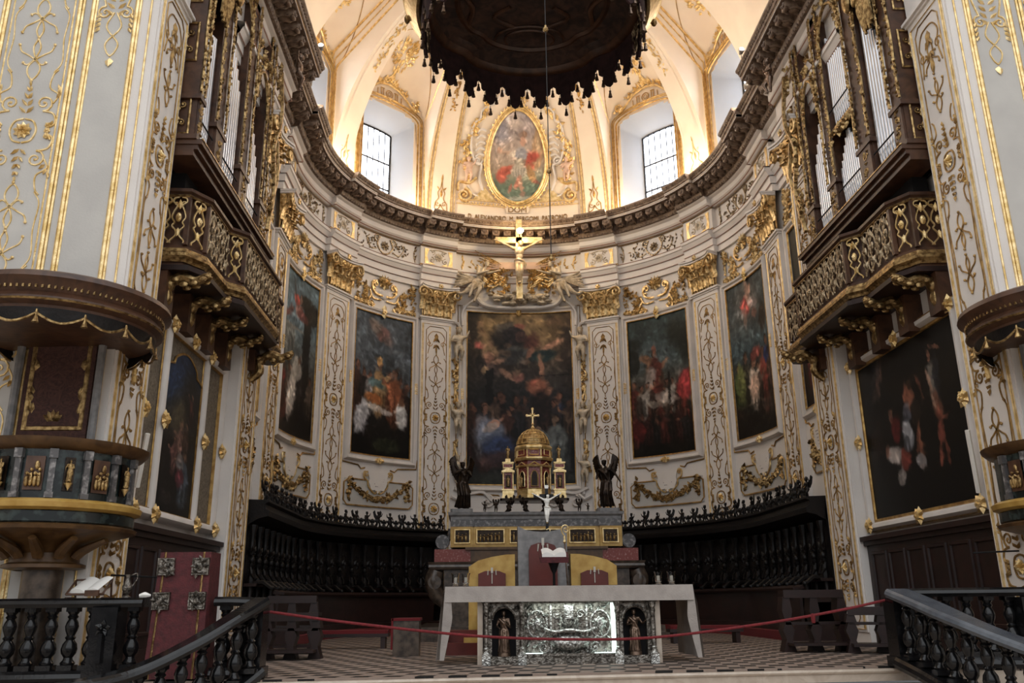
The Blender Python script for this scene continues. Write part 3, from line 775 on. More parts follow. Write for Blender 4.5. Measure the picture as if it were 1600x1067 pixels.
# ------------------------------------------------------------------ paintings
class Cv:
    def __init__(s, W, H, seed):
        s.W, s.H = W, H; s.rs = np.random.RandomState(seed)
        s.y, s.x = np.mgrid[0:H,0:W]; s.x = s.x/(W-1); s.y = s.y/(H-1); s.c = np.ones((H,W,3)); s.ar = W/H
        dx = s.noise(0, 22)+.8*s.noise(0, 9); dy = s.noise(0, 26)+.8*s.noise(0, 11); s.x = s.x+dx*.020; s.y = s.y+dy*.013
    def grad(s, st):
        t = [a for a,_ in st]
        for k in range(3): s.c[:,:,k] = np.interp(s.y, t, [c[k] for _, c in st])
    def noise(s, amp, f):
        n = np.zeros((s.H,s.W)); X0, Y0 = np.clip(s.x,0,1), np.clip(s.y,0,1)
        for o in range(3):
            g = s.rs.rand(int(f*2**o/s.ar)+3, int(f*2**o)+3); yy = Y0*(g.shape[0]-2); xx = X0*(g.shape[1]-2)
            yi, xi = yy.astype(int), xx.astype(int); fy, fx = yy-yi, xx-xi
            fy = fy*fy*(3-2*fy); fx = fx*fx*(3-2*fx)
            n += ((g[yi,xi]*(1-fx)+g[yi,xi+1]*fx)*(1-fy)+(g[yi+1,xi]*(1-fx)+g[yi+1,xi+1]*fx)*fy-.5)/2**o
        s.c *= (1+amp*n[:,:,None]); return n
    def ell(s, x, y, rx, ry, c, a=1.0, rot=0.0, soft=.25):
        dx = (s.x-x)*s.ar; dy = s.y-y; ca, sa = math.cos(rot), math.sin(rot)
        d = np.sqrt(((dx*ca+dy*sa)/(rx*s.ar))**2+((-dx*sa+dy*ca)/ry)**2)
        m = np.clip((1-d)/soft+.5, 0, 1)*a
        s.c = s.c*(1-m[:,:,None])+np.array(c)*m[:,:,None]
    def rect(s, x0, x1, y0, y1, c, a=1.0):
        m = ((s.x > x0)&(s.x < x1)&(s.y > y0)&(s.y < y1))*a
        s.c = s.c*(1-m[:,:,None])+np.array(c)*m[:,:,None]
    def person(s, x, y, h, robe, skin=(.55,.38,.28), lean=0.0, arm=1, hair=(.12,.08,.06), wd=1.0):
        # y = top of head, h = height
        k = h/s.ar; r = np.array(robe)
        s.ell(x+lean*h*.4, y+h*.62, .17*k*wd, h*.40, r*.62, 1, lean, .18)
        s.ell(x+lean*h*.25-.02*k, y+h*.42, .14*k*wd, h*.25, r, .95, lean, .3)
        for q in range(5): s.ell(x+lean*h*.5+(q-2)*.06*k*wd, y+h*(.62+.03*(q%2)), .018*k, h*.30, r*(1.35 if q % 2 else .45), .55, lean+.05*(q-2), .7)
        if arm:
            s.ell(x+arm*.15*k, y+h*.32, .14*k, h*.045, r*1.1, .9, -arm*.6, .3); s.ell(x+arm*.27*k, y+h*.24, .05*k, h*.035, skin, .95, -arm*.7, .4)
        s.ell(x, y+h*.075, .062*k, h*.075, hair, .95, 0, .2); s.ell(x+.012*k*arm, y+h*.085, .048*k, h*.060, np.array(skin)*.88, .85, 0, .45)
        s.ell(x+.012*k*arm, y+h*.16, .03*k, h*.03, np.array(skin)*.8, .8)
    def dabs(s, n):
        H, W = s.H, s.W
        for _ in range(n):
            j, i = s.rs.randint(H), s.rs.randint(W); r = 2+s.rs.randint(4); j0, j1, i0, i1 = max(0,j-r), min(H,j+r), max(0,i-r), min(W,i+r)
            yy, xx = np.mgrid[j0:j1,i0:i1]; a = s.rs.rand()*PI; dx, dy = xx-i, yy-j; u = dx*math.cos(a)+dy*math.sin(a); v = -dx*math.sin(a)+dy*math.cos(a)
            m = np.clip(1.3-np.sqrt((u/r)**2+(v/(r*.38))**2), 0, 1)[:,:,None]*.6
            s.c[j0:j1,i0:i1] = s.c[j0:j1,i0:i1]*(1-m)+s.c[j,i]*(.62+1.0*s.rs.rand())*m
    def mesh(s, name, fn, parent, gain=1.0):
        s.dabs(900)
        W, H = s.W, s.H; vs = []
        for j in range(H):
            for i in range(W): vs.append(fn(i/(W-1), 1-j/(H-1)))
        me = bpy.data.meshes.new(name)
        fs = [(j*W+i,(j+1)*W+i,(j+1)*W+i+1,j*W+i+1) for j in range(H-1) for i in range(W-1)]
        me.from_pydata(vs, [], fs); me.update(); me.materials.append(M['paint'])
        at = me.color_attributes.new('Col', 'FLOAT_COLOR', 'POINT')
        c = np.clip(s.c, 0, 1)**2.2*gain; c = c*.80+c.mean(axis=2, keepdims=True)*.20; q = np.ones((H*W,4)); q[:,:3] = c.reshape(-1,3)
        at.data.foreach_set('color', q.ravel().astype(np.float32))
        me.polygons.foreach_set('use_smooth', [True]*len(me.polygons))
        return link(name, me, parent)
def frame_uv(mb, u0, u1, z0, z1, prof, nu=10):
    """mitred frame; prof = list of (outward offset, height) mapped through mb.m(x, -h, z)"""
    loops = []
    for o_, h in prof:
        L = [(u0-o_+(u1-u0+2*o_)*k/nu, -h, z0-o_) for k in range(nu)]+[(u1+o_, -h, z0-o_+(z1-z0+2*o_)*k/4) for k in range(4)]
        L += [(u1+o_-(u1-u0+2*o_)*k/nu, -h, z1+o_) for k in range(nu)]+[(u0-o_, -h, z1+o_-(z1-z0+2*o_)*k/4) for k in range(4)]
        loops.append(L)
    n = len(loops[0]); vs = [p for L in loops for p in L]; fs = []
    for j in range(len(loops)-1):
        for i in range(n): i2 = (i+1) % n; fs.append((j*n+i, j*n+i2, (j+1)*n+i2, (j+1)*n+i))
    mb.add(vs, fs)
DK = (.07,.055,.05)
def pt_main():
    c = Cv(120, 196, 3); c.grad([(0,(.42,.33,.20)),(.12,(.36,.28,.19)),(.3,(.20,.17,.14)),(.5,(.12,.12,.125)),(.75,(.10,.09,.09)),(1,(.09,.09,.085))])
    c.ell(.38,.10,.30,.11,(.62,.50,.30),.75,0,1.2); c.ell(.75,.12,.15,.06,(.55,.44,.27),.6,0,1); c.ell(.02,.1,.10,.3,(.13,.11,.09),.8,0,.8); c.ell(1.0,.2,.10,.25,(.15,.12,.10),.8,0,.9)
    for x,y,a in ((.12,.07,.5),(.8,.06,.5),(.86,.05,.4),(.15,.12,.4),(.1,.19,.5)): c.ell(x,y,.04,.022,(.55,.40,.28),a,.3,.8)
    c.ell(.40,.16,.17,.075,(.10,.09,.09),.9,.2,.5); c.ell(.50,.075,.05,.02,(.60,.34,.26),.9,.2,.5); c.ell(.36,.08,.09,.03,(.30,.28,.26),.8,-.3,.5)
    c.ell(.45,.13,.10,.05,(.14,.12,.12),.9); c.ell(.52,.14,.05,.03,(.30,.20,.17),.8); c.ell(.46,.25,.16,.05,(.36,.36,.35),.85,-.1,.6); c.ell(.44,.27,.13,.035,(.22,.22,.22),.8,-.2,.5)
    c.ell(.62,.17,.07,.05,(.28,.14,.12),.8,.5,.6); c.ell(.80,.20,.12,.018,(.60,.42,.32),.9,-.45,.5); c.ell(.72,.26,.12,.035,(.07,.14,.15),.85,-.1,.5); c.ell(.60,.24,.06,.016,(.55,.36,.27),.9,-.9,.5); c.ell(.70,.32,.022,.07,(.50,.34,.26),.9,-.1,.5)
    c.ell(.12,.20,.05,.02,(.50,.22,.20),.8,.3,.5); c.ell(.20,.27,.05,.035,(.50,.34,.27),.9,.3,.5); c.ell(.28,.30,.11,.018,(.60,.45,.36),.9,-.4,.5); c.ell(.24,.34,.08,.03,(.25,.20,.19),.9,.5,.5)
    c.ell(.40,.37,.10,.018,(.55,.40,.32),.9,.6,.5); c.ell(.50,.38,.05,.025,(.45,.28,.24),.9,.1,.6); c.ell(.13,.30,.05,.05,(.10,.09,.09),.7); c.ell(.17,.34,.035,.022,(.48,.38,.26),.7,.8)
    c.rect(.18,.255,.34,.56,(.055,.05,.05),.9); c.rect(.70,.98,.375,.385,(.06,.06,.065),.8)
    P = [(.06,.55,.30,(.22,.10,.08)),(.32,.47,.42,(.10,.06,.05)),(.46,.49,.35,(.16,.09,.07)),(.17,.53,.40,(.17,.10,.08)),(.88,.48,.30,(.12,.14,.20)),(.93,.56,.35,(.16,.15,.15)),(.55,.50,.28,(.28,.20,.17)),(.82,.52,.3,(.10,.08,.08))]
    for x,y,h,r in P: c.person(x,y,h,r,(.46,.29,.21),0,1 if x < .5 else -1)
    for k in range(9): c.person(.04+.115*k,.50+.08*c.rs.rand(),.22,[(.20,.12,.09),(.13,.12,.13),(.26,.20,.16)][k % 3],(.40,.27,.20),0,1 if k % 2 else -1)
    for k in range(14): c.ell(c.rs.rand(),.03+.34*c.rs.rand(),.035,.018,(.48,.36,.27),.5,c.rs.rand()*3,.7)
    c.ell(.66,.44,.10,.05,(.46,.27,.19),.9,0,.5); c.ell(.63,.415,.035,.022,(.42,.22,.16),.9); c.ell(.74,.49,.09,.02,(.48,.32,.24),.9,-.7,.5); c.ell(.70,.56,.10,.10,(.09,.06,.055),.9,0,.4)
    c.person(.17,.55,.34,(.34,.32,.34),(.55,.38,.31),-.1,1); c.ell(.22,.72,.14,.09,(.36,.40,.48),.9,.3,.4); c.ell(.30,.80,.15,.08,(.14,.20,.34),.9,-.2,.5); c.ell(.26,.66,.05,.028,(.62,.45,.37),.95); c.ell(.22,.68,.08,.02,(.55,.50,.48),.8,-.4)
    c.ell(.30,.86,.20,.05,(.22,.14,.13),.8,-.15,.5); c.person(.83,.60,.38,(.34,.36,.36),(.48,.38,.30),.05,-1,wd=1.2); c.ell(.5,.97,.55,.04,(.13,.14,.12),.8,0,.5)
    c.noise(.30,26); c.noise(.5,5); return c
def pt_baptism():
    c = Cv(84, 150, 5); c.grad([(0,(.20,.23,.26)),(.3,(.24,.27,.30)),(.55,(.20,.21,.22)),(.72,(.08,.07,.07)),(1,(.05,.05,.045))])
    for x in (.06,.2,.72,.86,.96): c.rect(x,x+.035,.10,.55,(.30,.33,.36),.5)
    c.rect(.55,.9,.23,.26,(.33,.36,.39),.5); c.rect(.1,.5,.28,.30,(.15,.17,.19),.6); c.ell(.62,.38,.12,.12,(.16,.18,.20),.6)
    for x,y,r,cc in ((.42,.10,.14,(.50,.42,.38)),(.35,.07,.08,(.44,.37,.33)),(.55,.12,.09,(.45,.28,.26)),(.48,.16,.08,(.42,.25,.22)),(.6,.17,.10,(.38,.30,.28))): c.ell(x,y,r,r*.35,cc,.75,.3,.7)
    for x,y,h,r in ((.08,.36,.42,(.22,.14,.11)),(.20,.40,.34,(.14,.12,.12)),(.30,.42,.30,(.42,.40,.40)),(.65,.40,.28,(.25,.18,.14)),(.92,.46,.36,(.13,.09,.08)),(.83,.43,.3,(.20,.12,.09))): c.person(x,y,h,r,(.46,.30,.23))
    c.person(.48,.33,.40,(.55,.42,.26),(.50,.36,.28),0,1); c.ell(.47,.335,.045,.035,(.68,.50,.26),.9); c.person(.74,.37,.42,(.40,.22,.12),(.46,.30,.22),0,-1,wd=1.2)
    c.ell(.42,.50,.16,.03,(.24,.34,.36),.9,.3); c.ell(.38,.61,.16,.035,(.62,.34,.10),.9,.15,.4); c.ell(.40,.67,.20,.02,(.70,.66,.62),.95,.12,.4); c.ell(.58,.69,.14,.02,(.62,.58,.56),.9,.1)
    c.ell(.17,.74,.12,.12,(.62,.62,.64),.95,.2,.3); c.ell(.12,.64,.05,.035,(.20,.12,.09),.95); c.ell(.86,.70,.09,.10,(.66,.66,.66),.95,-.1,.3); c.ell(.86,.60,.05,.035,(.28,.18,.12),.95); c.ell(.22,.80,.02,.08,(.35,.34,.36),.6); c.ell(.12,.78,.02,.09,(.38,.37,.38),.6)
    c.ell(.88,.92,.09,.12,(.035,.035,.035),.9); c.ell(.2,.95,.25,.09,(.04,.035,.04),.9); c.ell(.62,.92,.22,.05,(.14,.16,.10),.8)
    c.noise(.28,22); c.noise(.35,5); return c
def pt_column():
    c = Cv(76, 150, 9); c.grad([(0,(.26,.33,.36)),(.25,(.30,.38,.42)),(.5,(.28,.30,.30)),(.7,(.20,.16,.13)),(.9,(.17,.12,.09)),(1,(.10,.08,.07))])
    c.rect(.0,.42,.33,.62,(.34,.34,.32),.8)
    for x in (.05,.2,.33): c.rect(x,x+.05,.40,.60,(.20,.21,.21),.7)
    c.rect(0,.7,.33,.35,(.42,.41,.38),.8); c.rect(.66,.86,.16,.86,(.075,.075,.075),.97); c.ell(.75,.15,.26,.05,(.08,.08,.075),.95,.1); c.ell(.88,.22,.14,.05,(.12,.11,.10),.9)
    c.ell(.42,.16,.09,.035,(.62,.22,.17),.95,.3); c.ell(.50,.22,.12,.04,(.40,.26,.23),.9,-.3); c.ell(.36,.11,.02,.09,(.22,.20,.20),.8,-.35); c.ell(.20,.26,.14,.022,(.40,.20,.17),.8,-.5); c.ell(.62,.24,.16,.035,(.34,.16,.15),.8,.2); c.ell(.55,.14,.04,.03,(.50,.36,.30),.9)
    for x,y,h,r in ((.14,.58,.32,(.42,.15,.13)),(.06,.62,.3,(.28,.16,.12)),(.3,.56,.4,(.25,.22,.20)),(.90,.60,.3,(.24,.2,.17)),(.22,.70,.26,(.16,.12,.10))): c.person(x,y,h,r,(.45,.30,.22))
    c.person(.60,.50,.42,(.13,.11,.11),(.50,.36,.28),0,-1,wd=1.2); c.ell(.45,.66,.09,.16,(.66,.64,.60),.95,.25,.3); c.ell(.40,.76,.12,.14,(.62,.58,.54),.85,.2,.4); c.ell(.58,.60,.12,.05,(.55,.52,.48),.8,-.6)
    c.ell(.72,.92,.3,.08,(.05,.045,.045),.9); c.ell(.15,.85,.15,.08,(.28,.14,.10),.8); c.noise(.25,20); c.noise(.3,5); return c
def pt_preach():
    c = Cv(84, 150, 13); c.grad([(0,(.14,.19,.19)),(.3,(.20,.25,.26)),(.48,(.22,.21,.19)),(.65,(.15,.10,.08)),(1,(.06,.05,.045))])
    c.ell(.85,.15,.22,.09,(.07,.09,.07),.9,.2,.6); c.ell(.95,.25,.16,.12,(.07,.085,.07),.9,0,.6); c.ell(.06,.2,.14,.05,(.08,.10,.08),.8,-.4,.6); c.ell(.35,.27,.30,.08,(.28,.32,.33),.5,0,1); c.ell(.05,.32,.12,.10,(.07,.07,.06),.8)
    c.person(.40,.24,.40,(.42,.28,.20),(.52,.38,.29),0,1,wd=1.25); c.ell(.40,.235,.04,.035,(.45,.25,.18),.9); c.ell(.30,.31,.14,.03,(.45,.30,.20),.85,.35); c.ell(.42,.40,.09,.10,(.30,.10,.08),.8); c.ell(.32,.45,.08,.09,(.45,.42,.40),.85,.3)
    for k in range(10):
        r = c.rs.rand; c.person(.06+.11*k*.95,.44+.07*r(),.30,[(.30,.12,.09),(.24,.20,.17),(.46,.43,.40),(.18,.12,.10)][k % 4],(.45,.29,.21),0,1 if k % 2 else -1)
    c.ell(.92,.53,.15,.10,(.55,.13,.14),.95,.3,.4); c.ell(.82,.58,.06,.05,(.46,.12,.12),.9); c.ell(.55,.60,.18,.04,(.50,.46,.43),.8,.2); c.ell(.40,.64,.16,.025,(.45,.42,.38),.7); c.rect(.60,.64,.42,.75,(.08,.07,.06),.8)
    for k in range(8): c.person(.04+.12*k,.64+.06*c.rs.rand(),.28,[(.25,.11,.09),(.12,.09,.08),(.17,.09,.08),(.10,.09,.09)][k % 4],(.36,.22,.16),0,-1)
    c.ell(.5,.97,.6,.05,(.07,.06,.05),.9); c.ell(.1,.82,.1,.08,(.28,.06,.06),.8); c.noise(.28,22); c.noise(.35,5); return c
def pt_glory():
    c = Cv(76, 150, 17); c.grad([(0,(.20,.23,.24)),(.25,(.26,.28,.28)),(.45,(.20,.26,.28)),(.6,(.17,.17,.16)),(.85,(.14,.11,.09)),(1,(.08,.07,.06))])
    c.ell(.45,.14,.25,.12,(.36,.32,.29),.6,0,1); c.ell(.42,.17,.12,.06,(.56,.20,.17),.95,-.4,.4); c.ell(.48,.10,.05,.10,(.56,.42,.35),.9,-.15,.4); c.ell(.55,.06,.035,.025,(.55,.40,.32),.9); c.ell(.60,.17,.14,.03,(.55,.48,.46),.8,.3); c.ell(.38,.24,.04,.07,(.48,.38,.33),.8,.1); c.ell(.62,.24,.08,.03,(.45,.3,.26),.8)
    for x,y,h,r in ((.10,.52,.30,(.26,.30,.16)),(.85,.42,.42,(.13,.17,.32)),(.72,.48,.4,(.42,.18,.14)),(.93,.5,.36,(.20,.15,.12)),(.58,.56,.3,(.20,.16,.14))): c.person(x,y,h,r,(.46,.31,.23))
    c.ell(.82,.30,.10,.09,(.14,.10,.08),.8,.2); c.person(.28,.46,.42,(.16,.15,.12),(.46,.32,.24),0,1,wd=1.2); c.ell(.16,.66,.08,.14,(.34,.36,.18),.85,-.1,.4); c.person(.44,.52,.34,(.62,.56,.50),(.48,.34,.26),0,1); c.ell(.46,.70,.12,.08,(.62,.50,.42),.9,.2,.4); c.ell(.55,.50,.14,.04,(.44,.18,.15),.8,-.2)
    c.rect(0,1,.80,.815,(.26,.22,.18),.7); c.ell(.35,.92,.4,.07,(.09,.08,.07),.8); c.ell(.8,.84,.2,.03,(.20,.17,.15),.8); c.noise(.25,20); c.noise(.3,5); return c
def pt_dim(seed):
    c = Cv(60, 130, seed); c.grad([(0,(.12,.13,.12)),(.4,(.13,.14,.13)),(.7,(.16,.11,.10)),(1,(.08,.06,.055))])
    for x,y,h,r in ((.3,.62,.3,(.34,.12,.10)),(.7,.60,.32,(.30,.24,.20)),(.5,.70,.25,(.18,.1,.09))): c.person(x,y,h,r,(.38,.24,.18))
    c.noise(.3,18); return c
def pt_slaughter():
    c = Cv(150, 116, 23); c.grad([(0,(.045,.042,.045)),(.5,(.04,.035,.035)),(1,(.035,.03,.03))])
    c.ell(.10,.12,.14,.14,(.11,.11,.12),.7,.4,1.2); c.ell(.22,.14,.02,.12,(.34,.24,.20),.8,.25,.6); c.ell(.27,.08,.012,.08,(.36,.25,.20),.8,.2,.6); c.ell(.16,.22,.025,.06,(.24,.19,.17),.7,.8,.7); c.ell(.20,.1,.1,.03,(.18,.17,.18),.6,-.6,.9)
    c.ell(.25,.13,.01,.03,(.42,.30,.25),.8)
    c.ell(.505,.335,.050,.085,(.50,.29,.20),.95,-.35,.35); c.ell(.53,.26,.02,.035,(.20,.12,.09),.9); c.ell(.56,.44,.045,.08,(.13,.10,.08),.95); c.ell(.62,.30,.012,.09,(.36,.20,.14),.9,-.4); c.ell(.565,.62,.018,.12,(.48,.28,.19),.95,.05,.4); c.ell(.54,.60,.016,.08,(.34,.19,.13),.9,.3); c.ell(.55,.755,.035,.014,(.44,.26,.18),.9)
    c.ell(.75,.30,.035,.12,(.40,.38,.35),.9,.05,.4); c.ell(.76,.46,.035,.10,(.36,.22,.16),.9,-.1,.4); c.ell(.735,.15,.018,.035,(.52,.34,.25),.95); c.ell(.80,.12,.05,.012,(.46,.30,.22),.9,.4); c.ell(.725,.34,.012,.13,(.55,.42,.34),.9,-.2); c.ell(.79,.28,.025,.14,(.12,.12,.14),.85,.05)
    c.ell(.76,.60,.028,.065,(.46,.22,.16),.95,.1,.4); c.ell(.80,.53,.04,.010,(.46,.24,.17),.9,-.25); c.ell(.735,.72,.014,.07,(.42,.21,.15),.9,.25); c.ell(.785,.72,.013,.07,(.40,.20,.14),.9,-.1); c.ell(.765,.50,.022,.03,(.44,.22,.15),.9)
    c.ell(.30,.64,.10,.055,(.56,.52,.50),.95,.15,.35); c.ell(.40,.68,.05,.07,(.40,.16,.12),.95,.5,.4); c.ell(.34,.49,.045,.08,(.32,.05,.06),.95,.1,.35); c.ell(.31,.40,.022,.04,(.42,.28,.22),.95); c.ell(.45,.55,.05,.09,(.52,.52,.54),.9,-.2,.4); c.ell(.43,.60,.03,.05,(.20,.20,.22),.8); c.ell(.47,.42,.04,.06,(.30,.30,.34),.8,.4); c.ell(.54,.72,.05,.05,(.50,.48,.48),.85,.3); c.ell(.34,.78,.05,.05,(.48,.45,.43),.85,-.2); c.ell(.22,.60,.02,.05,(.42,.28,.22),.9,.6)
    c.ell(.15,.50,.05,.14,(.12,.08,.07),.8,.2,.6); c.ell(.08,.55,.03,.10,(.15,.10,.08),.7); c.noise(.25,26); return c
def pt_arched():
    c = Cv(70, 170, 31); c.grad([(0,(.10,.15,.23)),(.2,(.12,.19,.28)),(.35,(.20,.19,.17)),(.6,(.09,.07,.07)),(1,(.05,.045,.045))])
    c.ell(.78,.30,.3,.28,(.10,.09,.08),.85,.1,.7); c.ell(.45,.40,.16,.10,(.34,.30,.21),.7,.1,1); c.ell(.2,.10,.2,.12,(.11,.20,.33),.7,0,.8)
    for x,y,h,r in ((.55,.42,.30,(.42,.30,.26)),(.70,.40,.28,(.22,.16,.14)),(.78,.18,.2,(.24,.14,.12)),(.40,.52,.24,(.34,.22,.20))): c.person(x,y,h,r,(.50,.36,.28),0,-1)
    c.person(.72,.58,.36,(.24,.28,.32),(.45,.33,.26),.05,-1,wd=1.1); c.ell(.62,.76,.12,.06,(.34,.13,.16),.85,.2); c.ell(.58,.66,.10,.05,(.40,.37,.36),.8); c.ell(.3,.9,.15,.04,(.16,.14,.13),.7); c.noise(.3,20); return c
def pt_saint():
    c = Cv(90, 132, 41); c.grad([(0,(.66,.62,.66)),(.25,(.74,.66,.62)),(.5,(.76,.66,.58)),(.68,(.60,.60,.50)),(.8,(.42,.52,.44)),(1,(.40,.48,.42))])
    c.ell(.2,.2,.2,.10,(.58,.60,.70),.7,0,1); c.ell(.45,.12,.14,.12,(.84,.76,.70),.8,.2,.9); c.ell(.55,.2,.3,.05,(.58,.52,.52),.6,0,1); c.ell(.1,.6,.2,.06,(.74,.62,.52),.6)
    c.ell(.88,.36,.11,.26,(.74,.58,.40),.95,.18,.2); c.ell(.90,.30,.05,.16,(.80,.68,.52),.8,.15,.4); c.ell(.30,.62,.18,.05,(.84,.34,.22),.95,-.35,.4); c.ell(.22,.70,.09,.06,(.80,.32,.22),.9,-.6,.4); c.ell(.73,.47,.17,.055,(.80,.28,.18),.95,-.25,.4); c.ell(.70,.56,.10,.05,(.76,.34,.22),.9,.3); c.ell(.74,.66,.06,.12,(.76,.56,.30),.9,-.35,.4)
    c.ell(.30,.42,.14,.022,(.86,.70,.58),.95,-.05,.3); c.ell(.42,.43,.09,.03,(.88,.82,.74),.95,-.2,.4); c.ell(.17,.40,.04,.03,(.82,.62,.50),.9); c.ell(.57,.44,.11,.085,(.64,.64,.68),1,0,.3); c.ell(.55,.52,.10,.05,(.60,.56,.48),.9); c.ell(.52,.62,.14,.08,(.78,.74,.66),.95,.1,.35)
    for k in range(5): c.ell(.43+.045*k,.64,.012,.07,(.52,.50,.48),.6,.1*(k-2),.6)
    c.ell(.60,.23,.07,.045,(.60,.50,.44),.95,0,.4); c.ell(.60,.30,.055,.055,(.86,.64,.52),1,0,.3); c.ell(.64,.22,.05,.035,(.62,.46,.36),.8)
    c.ell(.50,.76,.04,.09,(.78,.46,.36),.95,.35,.4); c.ell(.37,.83,.03,.06,(.72,.42,.34),.9,.5); c.ell(.56,.78,.035,.10,(.80,.58,.46),.95,-.1,.4); c.ell(.58,.90,.045,.04,(.66,.50,.42),.9); c.ell(.82,.76,.07,.02,(.66,.36,.28),.9,.4); c.ell(.55,.95,.25,.025,(.80,.80,.74),.7); c.noise(.10,24); return c
GAIN = 1.35
CAP = {}
def wall_painting(name, label, cv, s0, s1, z0, z1, group=None, frame='stucco'):
    sc_ = (s0+s1)/2; t = empty(name, label, 'painting', (0,0,0), group=group)
    cv.mesh('canvas', lambda u, v: A(s0+(s1-s0)*u, .035, z0+(z1-z0)*v), t, GAIN)
    mb = MB(AW(0,0,0)); frame_uv(mb, s0, s1, z0, z1, [(.0,.0),(0,.06),(.03,.075),(.05,.055),(.09,.055),(.12,.11),(.17,.12),(.20,.07),(.22,.03),(.22,0)])
    mb.build('frame', frame, t, ang=30)
    mb = MB(AW(0,0,0)); frame_uv(mb, s0, s1, z0, z1, [(-.012,.05),(0,.082),(.022,.085),(.03,.06)]); mb.build('gilt_slip', 'linegold', t)
    # outer contour moulding with broken corners, thin gilt
    mb = MB(AW(sc_,0,0)); hw = (s1-s0)/2; mb_ = mb
    q = [(-hw-.30,z0-.0),(-hw-.40,z0+.5),(-hw-.34,z0+.62),(-hw-.34,z1-.5),(-hw-.30,z1-.4),(-hw-.30,z1+.2),(-hw*.62,z1+.22),(-hw*.62,z1+.30)]
    for g in (-1,1): mb.tube([(g*a,-.02,b) for a,b in q], .016, 4)
    mb.tube([(-hw-.30,-.02,z0),(-hw-.26,-.02,z0-.28),(-.7,-.02,z0-.32),(-.6,-.02,z0-.42),(-.45,-.02,z0-.38)], .02, 4); mb.tube([(hw+.30,-.02,z0),(hw+.26,-.02,z0-.28),(.7,-.02,z0-.32),(.6,-.02,z0-.42),(.45,-.02,z0-.38)], .02, 4)
    mb.build('contour_moulding', 'linegold', t)
    for g in (-1,1):
        mb = MB(AW(sc_,0,.08))
        for k in range(5): mb.flower(g*(hw+.16), (z0+z1)/2-.12+.07*k, .055)
        mb.build('gilt_clasp', 'gold', t)
    mb = MB(AW(sc_,0,.08)); mb.flower(0, z1+.12, .10); mb.leaf(0,z1+.1,PI/2,.25,.2,.08); mb.leaf(0,z1+.1,-PI/2,.2,.2,.08); mb.build('gilt_clasp', 'gold', t); mb = MB(AW(sc_,0,.08)); mb.flower(0, z0-.15, .10); mb.leaf(0,z0-.15,0,.22,.14,.06); mb.leaf(0,z0-.15,PI,.22,.14,.06)
    mb.build('gilt_clasp', 'gold', t)
    return t
def crest(label, s, z0, hw, amp=1.0):
    mb = MB(AW(s, z0, .03)); t = empty('gilt_cartouche', label, 'relief ornament', group='gilt cartouches over the paintings')
    mb.rosette(0,.78,.24,.12,n=7)
    for k in range(7): mb.leaf(0,.72,PI/2+(k-3)*.38,.34,.13,.1)
    for g in (-1,1):
        mb.stroke([(g*.06,.35),(g*.34,.40),(g*.46,.62),(g*.30,.80)], .04); mb.stroke([(g*.10,.22),(g*.42,.22),(g*.55,.45)], .028)
        mb.spiral(g*.34,.68,.14,1.3,-PI/2,g,.035)
        mb.stroke([(g*.5,.3),(g*.62,.02),(g*.48,-.12),(g*.35,.02)], .035)
        for k in range(34):
            t_ = k/34; x = g*(.55+.12*math.sin(t_*9)+(hw-.75)*t_); z = .02+t_*.80+.06*math.sin(k)
            for _ in range(2): mb.leaf(x+random.uniform(-.05,.05), z+random.uniform(-.05,.05), random.uniform(0,6.28), .13, .075, .07)
            if k % 3 == 0: mb.flower(x, z, .05)
        for k in range(26):
            x = g*(.45+(hw-.45)*k/26); mb.leaf(x, .02+.10*math.sin(k*.7)+random.uniform(-.04,.04), random.uniform(0,6.28), .12, .07, .06)
            if k % 3 == 0: mb.flower(x, .02, .06)
        for k in range(16): mb.leaf(g*(hw-.12)+random.uniform(-.05,.05), .2+.045*k, random.uniform(0,6.28), .11, .07, .06)
        mb.flower(g*(hw-.12), .85, .07)
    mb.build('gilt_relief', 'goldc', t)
    mb = MB(AW(s, z0, .03)); mb.ell((0,-.01,.42), (.20,.03,.16), 10, 6); mb.build('cartouche_field', 'stucco', t)
    return t
